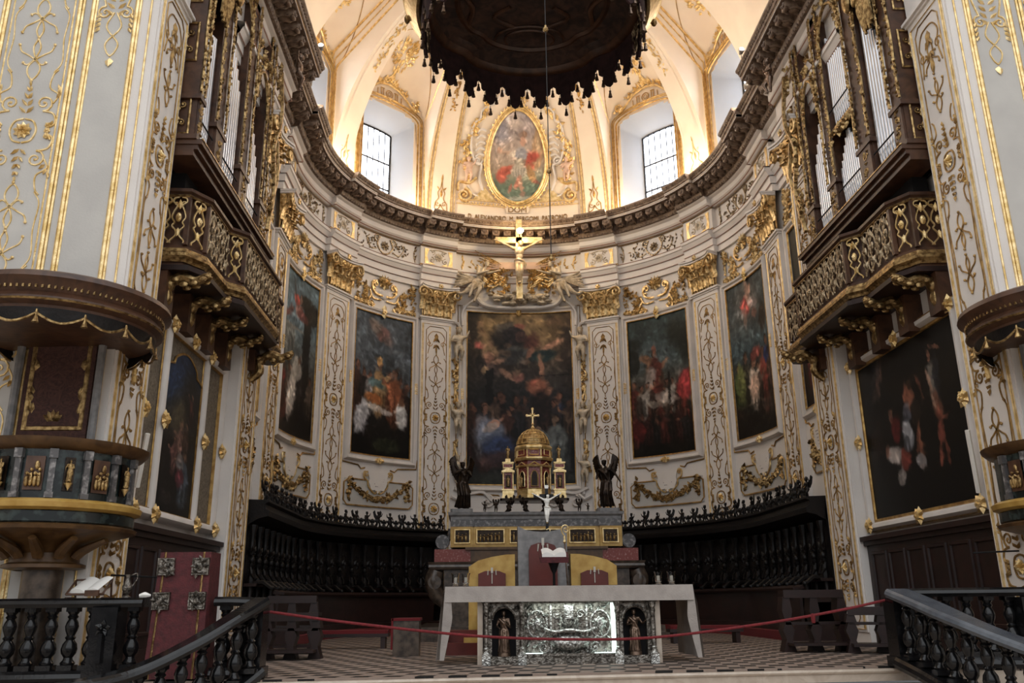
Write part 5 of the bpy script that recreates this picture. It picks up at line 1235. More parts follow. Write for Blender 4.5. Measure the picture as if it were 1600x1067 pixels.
# ------------------------------------------------------------------ tabernacle
tb = empty('tabernacle', 'gilt domed tabernacle temple with side turrets and a cross on the high altar', 'tabernacle', (HX,20.75,0))
mb = MB(); mb.bevbox(-.82,.82,-.32,.35,3.07,3.13,.05); mb.build('platform','bronze',tb,smooth=False)
ho = R(22.5)
def octo(mb, prof, c=(0,0,0)): mb.lathe(prof, 8, c, ho, ho+2*PI)
mb = MB(); octo(mb, [(.46,3.13),(.46,3.20),(.43,3.22),(.43,3.33),(.45,3.36)]); mb.build('gilt_cornice','gold',tb,smooth=False); mb = MB(); octo(mb, [(.47,4.02),(.50,4.06),(.50,4.09),(.44,4.12)]); mb.build('gilt_cornice','gold',tb,smooth=False); mb = MB(); octo(mb, [(.46,4.28),(.485,4.33),(.485,4.36),(.43,4.40)]); mb.build('gilt_cornice','gold',tb,smooth=False); mb = MB(); octo(mb,[(.46,3.86),(.48,3.89),(.44,3.92)]); mb.build('gilt_cornice','gold',tb,smooth=False)
mb = MB(); octo(mb, [(.40,3.30),(.40,4.05)]); octo(mb, [(.43,4.05),(.43,4.35)]); mb.build('body','redm',tb,smooth=False)
mb = MB()
for k in range(8):
    a = ho+k*PI/4; x, y = math.cos(a)*.42, math.sin(a)*.42; mb.lathe([(.03,3.34),(.024,3.38),(.024,3.80),(.035,3.86)], 7, (x,y,0)); mb.lathe([(.02,4.10),(.02,4.30)], 5, (x*1.03,y*1.03,0))
    a2 = k*PI/4; cx, cy = math.cos(a2), math.sin(a2); r = .395
    f = lambda x, y, z, a2=a2, r=r: ((r-y)*math.cos(a2)-x*math.sin(a2), (r-y)*math.sin(a2)+x*math.cos(a2), z)
    mb.m = f; mb.tube([(-.08,-.015,3.40),(-.08,-.015,3.66),(-.05,-.015,3.74),(0,-.015,3.77),(.05,-.015,3.74),(.08,-.015,3.66),(.08,-.015,3.40),(-.08,-.015,3.40)], .012, 4); mb.tube([(-.13,-.03,3.90),(0,-.03,3.98),(.13,-.03,3.90)], .014, 4)
    mb.m = (lambda f: lambda x, y, z: f(x, y-.045, z))(f); mb.tube([(-.10,-.0,4.15),(-.10,-.0,4.27),(.10,-.0,4.27),(.10,-.0,4.15),(-.10,-.0,4.15)], .010, 4); mb.m = None
mb.build('gilt_columns','gold',tb)
mb = MB()
for k in range(8):
    a2 = k*PI/4; mb.m = lambda x, y, z, a2=a2: ((.398-y)*math.cos(a2)-x*math.sin(a2), (.398-y)*math.sin(a2)+x*math.cos(a2), z); mb.slab([(-.07,3.41),(.07,3.41),(.07,3.66),(.045,3.73),(0,3.76),(-.045,3.73),(-.07,3.66)], -.006, 0)
mb.build('dark_niches','bronze',tb,smooth=False)
mb = MB(); mb.lathe([(.40,4.40),(.40,4.44),(.385,4.52),(.34,4.63),(.26,4.73),(.15,4.80),(.05,4.835),(.03,4.86)], 24); dm = mb.build('dome','goldd',tb)
mb = MB()
for k in range(16):
    a = 2*PI*k/16; mb.tube([(r*math.cos(a), r*math.sin(a), z) for r, z in ((.405,4.44),(.39,4.52),(.345,4.63),(.265,4.735),(.155,4.805),(.04,4.85))], .010, 4)
for r, z in ((.402,4.45),(.375,4.56),(.31,4.68),(.22,4.77)): mb.tube([(r*math.cos(2*PI*k/32), r*math.sin(2*PI*k/32), z) for k in range(33)], .008, 4)
mb.build('dome_ribs','gold',dm)
mb = MB(); mb.lathe([(.03,4.85),(.05,4.88),(.02,4.92),(.035,4.97),(.015,5.0)], 8); mb.box(-.018,.018,-.012,.012,4.98,5.34); mb.box(-.13,.13,-.012,.012,5.16,5.20)
for x, z in ((-.14,5.18),(.14,5.18),(0,5.35)): mb.ell((x,0,z), (.035,.015,.035), 6, 5)
for a in (45,135,225,315): mb.tube([(0,0,5.18),(.09*math.cos(R(a)),0,5.18+.09*math.sin(R(a)))], [.012,.004], 4)
mb.build('cross','gold',tb)
smallf = mcopy(figure(dict(hR=(.10,-.14,.66),eR=(.16,-.05,.62)), robe=.7, vox=.030, name='figurine'), 'goldd')
for g in (-1,1):
    tt = MB(); tt.box(-.15,.15,-.15,.15,3.13,3.20); tt.box(-.135,.135,-.135,.135,3.20,3.33); tt.box(-.155,.155,-.155,.155,3.33,3.36)
    for x in (-.115,.115): tt.lathe([(.022,3.36),(.018,3.4),(.018,3.72),(.025,3.76)], 6, (x,-.12,0))
    tt.box(-.155,.155,-.155,.155,3.76,3.80); tt.slab([(-.15,3.80),(.15,3.80),(0,3.87)], -.15, -.12); tt.box(-.12,.12,-.12,.12,3.86,3.98); tt.box(-.14,.14,-.14,.14,3.98,4.01); tt.box(-.06,.06,-.06,.06,4.01,4.10)
    to = tt.build('side_turret','gold',tb,smooth=False,loc=(g*.62,-.05,0))
    mb = MB(); mb.box(-.10,.10,-.10,.11,3.36,3.76); mb.box(-.11,.11,-.123,.1,3.88,3.96); mb.build('turret_core','redm',to,smooth=False)
    mb = MB(); mb.box(-.065,.065,-.108,-.1,3.40,3.70); mb.build('dark_niche','bronze',to,smooth=False)
    place_fig(smallf, 'niche_figurine', to, (0,-.125,3.41), .26); place_fig(smallf, 'finial_figurine', to, (0,0,4.10), .32)
for k in (-1,1): place_fig(smallf, 'niche_figurine', tb, (k*.31,-.34,3.40), .26)
brk = mcopy(put, 'bronze'); brk2 = mcopy(put2, 'bronze')
kneel = figure(dict(pel=(0,0,.34), chest=(.08,-.04,.52), neck=(.10,-.06,.62), head=(.12,-.09,.70), eL=(-.08,-.12,.48), hL=(.10,-.2,.62), eR=(.24,-.10,.52), hR=(.22,-.14,.74), kL=(.10,-.16,.14), fL=(-.12,-.0,.04), kR=(-.05,-.18,.26), fR=(-.06,-.20,.03)), robe=.6, wings=.6, vox=.018, name='kneeling_figure')
kneel.materials.append(M['bronze'])
for i, (x, mz, mr) in enumerate(((-.62,kneel,False),(-.22,kneel,True),(.22,kneel,False),(.62,kneel,True))):
    o = place_fig(mz, 'bronze_angel', None, (HX+x,20.42,2.77), .50, mirror=mr)
    tag(o, 'small dark bronze angel kneeling under the tabernacle, '+('leftmost of four','second from the left','third from the left','rightmost of four')[i], 'statue', 'bronze angels carrying the tabernacle')
for i, (x, f_) in enumerate(((-1.18,brk2),(-.92,brk),(1.02,brk),(1.22,brk2))):
    tag(place_fig(f_, 'bronze_cherub', None, (HX+x,20.15,2.77), (.26,.30,.30,.2)[i]), 'tiny dark bronze cherub on the altar shelf, '+('nearest the left angel','between left angel and tabernacle','just right of the tabernacle','nearest the right angel')[i], 'statue', 'bronze cherubs on the altar shelf')
bang = figure(dict(pel=(0,0,.50),chest=(.03,-.02,.71),neck=(.02,-.03,.82),head=(.0,-.05,.90),eL=(-.17,-.10,.70),hL=(-.02,-.20,.78),eR=(.16,-.12,.66),hR=(.05,-.22,.74),kL=(-.05,-.10,.30),kR=(.10,-.04,.26),fR=(.12,.02,.03)), robe=.95, wings=.66, fingers=True, vox=.013, name='winged_body')
bang.materials.append(M['bronze'])
bang2 = figure(dict(chest=(-.02,-.02,.73),head=(-.03,-.04,.93),eL=(-.20,-.02,.62),hL=(-.16,-.16,.62),eR=(.19,.0,.70),hR=(.28,-.06,.55),kL=(-.08,-.10,.30)), robe=.85, wings=.66, fingers=True, vox=.013, name='winged_body'); bang2.materials.append(M['bronze'])
for g, me in ((-1,bang),(1,bang2)):
    t = empty('bronze_angel', 'tall dark bronze winged angel standing on the %s end of the high altar' % ('left' if g < 0 else 'right'), 'statue', (HX+g*1.72,20.45,2.77))
    mb = MB(); mb.bevbox(-.26,.26,-.24,.24,0,.10,.05); mb.build('plinth','slate',t,smooth=False)
    place_fig(me, 'winged_body', t, (0,0,.10), 1.16, -g*.3)
# ------------------------------------------------------------------ white corpus cross on a pole
t = empty('processional_cross', 'tall dark cross with bright white corpus standing in front of the tabernacle', 'crucifix', (.02,15.75,0))
mb = MB(); mb.tube([(0,0,0),(0,0,2.02)], .018, 8); mb.lathe([(.14,0),(.14,.03),(.04,.06),(.02,.1)], 12); mb.build('pole','wire',t)
mb = MB(); mb.box(-.028,.028,-.012,.012,2.0,2.84); mb.box(-.24,.24,-.012,.012,2.60,2.66); mb.build('cross_bars','black',t,smooth=False)
mb = MB(); mb.box(-.035,.035,-.022,-.012,2.76,2.82); mb.build('title_plate','white',t,smooth=False)
mb = MB(); mb.tube(catmull([(-.05,-.02,1.98),(0,-.02,1.94),(.05,-.02,1.98),(.03,-.02,2.04),(-.02,-.02,2.02)],4), .012, 5); mb.ell((0,-.02,2.16),(.022,.012,.03),6,5)
for g in (-1,1): mb.ell((g*.16,-.0,2.64),(.085,.015,.035),8,5)
mb.build('gilt_foot','gold',t)
place_fig(mcopy(xme,'white'), 'corpus', t, (0,-.045,2.14), .52)
# ------------------------------------------------------------------ thrones
t = empty('bishop_throne', 'tall grey stone throne with red wooden seat back, centre behind the altar', 'chair', (-.12,15.0,0))
mb = MB(); P = [(-.42,0),(.42,0),(.42,2.03),(.30,1.97),(.15,1.94),(0,1.93),(-.15,1.94),(-.30,1.97),(-.42,2.03)]; mb.slab(P, -.0, .35); mb.box(-.55,.55,-.9,.35,0,.30); mb.build('stone_back','slate',t,smooth=False)
mb = MB(); mb.slab([(-.24,.62),(.24,.62),(.24,1.62),(.20,1.70),(.08,1.74),(-.08,1.74),(-.20,1.70),(-.24,1.62)], -.09, -.005); mb.build('seat_back','redseat',t,smooth=False)
mb = MB(); mb.box(-.27,.27,-.6,-.0,.55,.64); mb.build('seat','redseat',t,smooth=False)
for g in (-1,1): mb = MB(); mb.box(g*.30-.04,g*.30+.04,-.55,-.05,.30,.86); mb.build('arm','redseat',t,smooth=False)
mb = MB(); mb.box(-.022,.022,-.115,-.09,1.70,1.82); mb.box(-.012,.012,-.12,-.09,1.60,1.70)
for g in (-1,1): mb.tube([(g*.09,-.10,1.60),(g*.075,-.11,1.72)], [.009,.015], 7)
mb.build('gilt_finials','wax',t)
for g, lb in ((-1,'left'),(1,'right')):
    X = -.985 if g < 0 else .745
    t = empty('side_throne', 'low yellow marble throne with red wooden seat back, %s of the tall grey throne' % lb, 'chair', (X,15.0,0), group='yellow side thrones')
    hw = .39; Q = [(-hw,0),(hw,0),(hw,1.50 if g < 0 else 1.42),(hw*.5,1.52 if g < 0 else 1.49),(0,1.48 if g < 0 else 1.52),(-hw*.5,1.43 if g < 0 else 1.54),(-hw,1.30 if g < 0 else 1.54)]
    if g > 0: Q = [(-hw,0),(hw,0),(hw,1.36),(hw*.6,1.46),(0,1.52),(-hw*.6,1.555),(-hw,1.56)]
    else: Q = [(-hw,0),(hw,0),(hw,1.56),(hw*.6,1.555),(0,1.52),(-hw*.6,1.46),(-hw,1.36)]
    mb = MB(); mb.slab(Q, 0, .3); mb.box(-.45,.45,-.8,.3,0,.25); mb.build('marble_back','yellowm',t,smooth=False)
    mb = MB(); mb.slab([(-.23,.55),(.23,.55),(.23,1.24),(.12,1.285),(-.12,1.285),(-.23,1.24)], -.08, -.004); mb.box(-.24,.24,-.5,-.0,.48,.56); mb.build('seat','redseat',t,smooth=False)
    mb = MB(); mb.box(-.018,.018,-.105,-.08,1.25,1.34); mb.box(-.007,.007,-.1,-.08,1.08,1.24)
    for h in (-1,1): mb.tube([(h*.07,-.09,1.22),(h*.065,-.10,1.30)], .010, 6)
    mb.build('ivory_finial','wax',t)
t = empty('book_lectern', 'open book on a red-draped reading stand before the tall grey throne', 'lectern', (-.02,13.9,0))
mb = MB(); mb.lathe([(.2,0),(.2,.03),(.05,.06),(.02,.12),(.02,1.20),(.05,1.26),(.10,1.40),(.02,1.44)], 12); mb.build('stand','wire',t)
mb = MB(); mb.add([(-.23,-.14,1.44),(.23,-.14,1.44),(.23,.14,1.54),(-.23,.14,1.54),(-.22,-.14,1.36),(.22,-.14,1.36),(.22,.14,1.46),(-.22,.14,1.46)],[(0,1,2,3),(7,6,5,4),(0,4,5,1),(1,5,6,2),(2,6,7,3),(3,7,4,0)]); mb.build('red_book_rest','redcloth',t,smooth=False)
b = empty('open_book', 'open white book lying on the red reading stand', 'book', (-.02,13.9,1.47))
mb = MB()
for g in (-1,1): mb.grid(lambda u, v: (g*u*.19, -.12+.24*v, .0+.05*math.sin(u*2.6)+.085*v), 8, 2); mb.grid(lambda u, v: (g*u*.19, -.12, -.02*v+(.05*math.sin(u*2.6))*(1-v)), 8, 1)
mb.build('pages','paper',b)
t = empty('crozier', 'gilt crozier with curled head leaning by the right side of the tall throne', 'crozier', (.22,14.55,0))
mb = MB(); mb.tube([(.05,0,0),(.03,0,1.0),(0,0,1.72)], .012, 7); mb.build('staff','bronzel',t)
mb = MB(); mb.lathe([(.014,1.70),(.03,1.73),(.014,1.77),(.022,1.80),(.012,1.83)], 8); K = 26
mb.tube([(.07*(1-k/K)*math.sin(-PI*.6+k/K*3.4*PI)+.02, 0, 1.93-.085*(1-k/K)*math.cos(-PI*.6+k/K*3.4*PI)*-1) for k in range(K+1)], [.014,.007], 6); mb.tube([(0,0,1.82),(-.03,0,1.86),(-.045,0,1.90)], .013, 6); mb.build('curled_head','gold',t)
# ------------------------------------------------------------------ altar table
al = empty('altar_table', 'altar with dark silver arcaded front, niche figures and lit silver relief', 'altar', (.02,11.9,0))
mb = MB(); mb.box(-1.16,1.16,.22,1.15,0,.90); mb.build('core','breccia',al,smooth=False)
mb = MB(); mb.box(-1.60,1.60,.02,1.2,.90,.975); mb.build('slab','marblestep',al,smooth=False)
for g in (-1,1): mb = MB(); mb.box(g*1.185-.035,g*1.185+.035,.06,1.1,0,.90); mb.build('white_end_post','marblestep',al,smooth=False)
mb = MB(); mb.box(-1.15,1.15,.0,.24,.78,.90); mb.sweep([(-1.15,.24,-1,0),(-1.15,0,-.7,-.7),(1.15,0,.7,-.7),(1.15,.24,1,0)], [(0,.76),(.03,.78),(.03,.82),(.01,.84),(.04,.88),(0,.90)]); mb.build('cornice','pewter',al,smooth=False)
mb = MB(); mb.box(-1.15,1.15,-.0,.24,.0,.05); mb.box(-1.13,1.13,.02,.24,.05,.10); mb.build('plinth','pewter',al,smooth=False)
for g in (-1,1):
    cx = g*.87; mb = MB()
    n = 10; arc = [(cx+.16*math.cos(PI-PI*k/n), .56+.16*math.sin(PI-PI*k/n)) for k in range(n+1)]
    L = [(cx-.26,.10),(cx-.16,.10)]+arc+[(cx+.16,.10),(cx+.26,.10),(cx+.26,.78),(cx-.26,.78)]
    vs = [(cx-.26,.04,.10),(cx-.16,.04,.10)]
    A1 = [(cx-.16,.10)]+arc+[(cx+.16,.10)]; A2 = [(cx-.26,.10)]+[(cx-.26+.52*k/n,.78) for k in range(n+1)]+[(cx+.26,.10)]
    vs = [(x,.04,z) for x,z in A1]+[(x,.04,z) for x,z in A2]+[(x,.20,z) for x,z in A1]; m_ = len(A1)
    mb.add(vs, [(i,i+1,m_+i+1,m_+i) for i in range(m_-1)]+[(i,2*m_+i,2*m_+i+1,i+1) for i in range(m_-1)])
    mb.tube([(x,.03,z) for x,z in arc], .022, 6); mb.rosette(cx-.17,.70,.05,.03,-.03,6); mb.rosette(cx+.17,.70,.05,.03,-.03,6)
    mb.build('arched_niche','pewter',al)
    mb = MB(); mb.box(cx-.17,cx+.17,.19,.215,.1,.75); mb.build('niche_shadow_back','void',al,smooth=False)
    for h in (-1,1):
        mb = MB(); mb.lathe([(.055,.0),(.055,.06),(.035,.10),(.045,.16),(.028,.19),(.030,.62),(.042,.66),(.032,.69),(.05,.75),(.05,.78)], 10, (cx+h*.235,.0,0)); mb.build('column','pewter',al)
        mb = MB(); mb.box(cx+h*.235-.055,cx+h*.235+.055,-.055,.05,0,.13); mb.lathe([(.05,.13),(.03,.17),(.04,.2),(.02,.22)],8,(cx+h*.235,-.01,0)); mb.build('column_base','relief',al,smooth=False)
    f2 = figure(dict(hR=(.06,-.16,.68),eR=(.15,-.06,.60),hL=(-.12,-.14,.60)) if g < 0 else dict(eR=(.20,-.02,.66),hR=(.24,-.14,.72),hL=(-.10,-.15,.66)), robe=.85, fingers=True, vox=.014, name='niche_saint'); f2.materials.append(M['bronzel'])
    place_fig(f2, 'niche_saint', al, (cx,.10,.12), .56)
    mb = MB(); mb.lathe([(.09,.1),(.085,.14),(.06,.16)],10,(cx,.08,0)); mb.build('saint_base','bronzel',al)
# lit central display
mb = MB(); mb.box(-.60,.60,.14,.20,.10,.78); mb.build('relief_ground','pewter',al,smooth=False)
mb = MB(lambda x, y, z: (x,y+.14,z))
for g in (-1,1):
    mb.stroke([(g*.42+.13*math.cos(a),.50+.17*math.sin(a)) for a in [2*PI*k/12 for k in range(12)]], .016, closed=True); mb.rosette(g*.42,.50,.10,.05,n=8); mb.ell((g*.42,-.03,.50),(.05,.03,.08),8,6)
    for k in range(26): mb.leaf(g*random.uniform(.24,.58), random.uniform(.14,.74), random.uniform(0,6.28), .09, .05, .04)
    mb.box(g*.24-.012,g*.24+.012,-.02,0,.14,.74); mb.spiral(g*.16,.62,.06,1.3,0,g,.014); mb.spiral(g*.18,.30,.08,1.4,0,-g,.016); mb.spiral(g*.34,.20,.07,1.4,0,g,.014)
    for k in range(5): mb.leaf(g*.05,.3+.03*k,g*-.4+PI/2,.2,.07,.06)
for k in range(50): mb.leaf(random.uniform(-.3,.3), random.uniform(.12,.34), random.uniform(0,6.28), .11, .06, .06)
mb.ell((0,-.05,.26),(.26,.07,.10),14,8); mb.ell((0,-.04,.40),(.30,.05,.02),12,5); mb.tube(catmull([(-.34,-.08,.44),(-.2,-.09,.40),(0,-.1,.42),(.2,-.09,.40),(.34,-.08,.44)],5), .02, 6)
for k in range(9): mb.leaf(0,.44,PI/2+(k-4)*.3,.18,.05,.05)
mb.box(-.06,.06,-.05,0,.56,.74); mb.build('silver_relief','relief',al)
mb = MB(); mb.box(.565,.655,.03,.13,.13,.76); mb.box(-.60,-.36,.05,.12,.115,.135); mb.box(.33,.60,.05,.12,.115,.135); mb.build('lit_case_edge','litedge',al,smooth=False)
mb = MB(); mb.box(-.62,.60,.0,.015,.10,.13); mb.box(-.62,-.60,0,.02,.1,.78); mb.box(-.62,.62,0,.02,.765,.785); mb.build('case_frame','pewter',al,smooth=False)
area('display_light', (0.02,11.93,.74), (.02,12.1,.30), 1.3, (.85,1.0,.95), 1.0, .05)
# table cloth
cl = MB(); x0, x1 = -1.63, 1.68
def clo(u, v):      # front drop
    x = x0+(x1-x0)*u; return (x, 11.86-.012*math.sin(u*34)*v-.03*v, .985-.20*v)
cl.grid(clo, 60, 4); cl.grid(lambda u, v: (x0+(x1-x0)*u, 11.86+1.3*v, .985+.003*math.sin(u*20+v*3)), 30, 4)
for g, xe in ((-1,x0),(1,x1)):
    def side(u, v):
        f = .025*math.sin(u*16)*v; return (xe+g*(.03+.07*v*(1-u*.5)+f)*min(1,v*4)-g*.02*(v > .6)*u, 11.86+1.3*u+.02*v, .985-(.93 if u > .12 else .93)*v)
    cl.grid(side, 26, 12)
    # triangular corner fold
    cl.grid(lambda u, v: (xe+g*(.06*v)-g*.13*u*(1-abs(v-.45))*1.0*(1 if v > .02 else 0), 11.855-.03*v-.01*math.sin(v*6), .985-.92*v), 3, 12)
tag(cl.build('altar_cloth','cloth',ang=60), 'white linen cloth draped over the altar table, hanging to the floor at both ends', 'tablecloth')
for x, lb in ((-1.50,'leftmost, at the left end of the altar'),(-1.36,'second from the left, before the yellow throne'),(1.27,'left of the pair at its right end'),(1.45,'rightmost, at the right end of the altar')):
    t = empty('candle_glass', 'white candle in a flared clear glass, '+lb, 'candle holder', (x,12.1,.988), group='candle glasses on the altar')
    mb = MB(); mb.lathe([(.045,0),(.045,.01),(.03,.02),(.045,.05),(.05,.14),(.062,.175),(.058,.175),(.046,.14),(.040,.05),(.0,.03)], 18); mb.build('glass_cup','glass',t)
    mb = MB(); mb.lathe([(.0,.035),(.024,.035),(.024,.12),(.0,.122)], 12); c_ = mb.build('candle','wax',t)
    mb = MB(); mb.tube([(0,0,.12),(.002,0,.135)], .002, 4); mb.build('wick','wire',c_)
# ------------------------------------------------------------------ side bays: picture frames, dado
def SW(g, d0=0.0):                       # local x = Y, y = -height, z -> side wall X = g*6.15
    return lambda x, y, z: (g*(6.15-d0+y), x, z)
def plane_cv(cv, name, g, y0, y1, z0, z1, parent, d=.05, gain=None):
    f = lambda u, v: (g*(6.15-d), (y1-(y1-y0)*u) if g > 0 else (y0+(y1-y0)*u), z0+(z1-z0)*v)
    return cv.mesh(name, f, parent, gain or GAIN)
for g, sd in ((-1,'left'),(1,'right')):
    t = empty('wood_dado', 'dark mahogany wall panelling with cornice under the %s side picture' % sd, 'wall panelling')
    mb = MB(SW(g)); mb.box(11.72,16.0,-.22,0,0,1.72); mb.build('panelling','redwood',t,smooth=False)
    mb = MB(SW(g)); mb.box(11.72,16.0,-.34,0,1.78,1.86); mb.box(11.72,16.0,-.28,0,1.70,1.78); mb.box(11.72,16.0,-.26,0,0,.20); mb.build('dado_cornice','redwood',t,smooth=False)
    for k in range(6):
        mb = MB(SW(g, .22)); frame_uv(mb, 11.86+.68*k, 12.40+.68*k, .40, 1.56, [(-.03,0),(-.02,.03),(.02,.03),(.03,0)], 2); mb.build('raised_panel','redwood',t,smooth=False)
# right: one large dark picture
t = empty('wall_painting', 'huge dark canvas with pale fighting figures in a white frame, right side wall', 'painting')
plane_cv(pt_slaughter(), 'canvas', 1, 12.28, 15.80, 2.16, 4.98, t, .06, 1.25)
mb = MB(SW(1)); frame_uv(mb, 12.28,15.80,2.16,4.98,[(.0,.0),(0,.07),(.03,.08),(.05,.07),(.05,.10),(.09,.17),(.15,.18),(.19,.12),(.20,0)],8); mb.build('frame','stucco',t,ang=50)
mb = MB(SW(1)); frame_uv(mb, 12.28,15.80,2.16,4.98,[(-.01,.06),(0,.09),(.03,.095),(.05,.08)],4); frame_uv(mb, 12.28,15.80,2.16,4.98,[(.195,.10),(.21,.12),(.225,.0)],4); mb.build('gilt_slip','linegold',t)
def clasp(y, z, g, p):
    mb = MB(SW(g, .14))
    for k in range(7): mb.leaf(y, z, 2*PI*k/7, .16, .13, .08)
    mb.flower(y, z, .08, .04); return mb.build('gilt_clasp','gold',p)
for y, z in ((12.18,3.6),(15.9,3.6),(14.0,2.06),(14.0,5.08),(12.18,2.06),(15.9,2.06),(12.18,5.08),(15.9,5.08)): clasp(y, z, 1, t)
# left: arched picture between two damask panels in a white frame
t = empty('wall_painting', 'arched painting of figures in blue light in a white frame on the left side wall', 'painting')
cvA = pt_arched()
def archfn(u, v):
    y = 13.13+1.66*u; x = (u-.5)*2; top = 4.52+.12*math.sqrt(max(0,1-x*x)) - (.10 if abs(x) > .62 else -.14*math.cos(x/.62*PI/2))
    return (-(6.15-.075), y, 2.14+(top-2.14)*v)
cvA.mesh('canvas', archfn, t, 1.1)
mb = MB(); mb.tube([archfn(k/30,1) for k in range(31)], .022, 5); mb.tube([archfn(0,0),archfn(0,1)], .022, 5); mb.tube([archfn(1,0),archfn(1,1)], .022, 5); mb.tube([archfn(0,0),archfn(1,0)], .03, 5); mb.build('gilt_slip','linegold',t)
mb = MB(SW(-1)); mb.box(12.30,15.85,-.045,0,2.1,4.95); mb.build('damask_panel','tapestry',t,smooth=False)
mb = MB(SW(-1)); frame_uv(mb, 12.28,15.86,2.16,4.95,[(.0,.0),(0,.10),(.04,.16),(.10,.17),(.15,.12),(.16,0)],8)
for y in (13.02,14.93): mb.tube([(y,-.08,2.1),(y,-.08,4.98)], .075, 8)
mb.build('frame','stucco',t,ang=50)
mb = MB(SW(-1)); frame_uv(mb, 12.28,15.86,2.16,4.95,[(-.02,.04),(-.01,.10),(.01,.10)],4)
for y in (13.02,14.93):
    for h in (-.085,.085): mb.tube([(y+h,-.06,2.1),(y+h,-.06,4.98)], .016, 5)
mb.build('gilt_bead','linegold',t)
for y, z in ((12.2,3.5),(13.02,3.5),(14.93,3.5),(15.94,3.5),(14.0,5.03),(13.02,5.03),(14.93,5.03),(13.02,2.08),(14.93,2.08),(12.2,2.08),(15.94,2.08)): clasp(y, z, -1, t)
# white rolled rod leaning at the near frame edges
for g, sd in ((-1,'left'),(1,'right')):
    t = MB(); t.tube([(g*5.74,11.80,3.05),(g*5.90,12.05,2.35 if g < 0 else 2.2)], .035, 6); o = t.build('rolled_paper','white'); tag(o, 'slim white rod leaning against the picture frame beside the %s pulpit' % sd, 'rod')
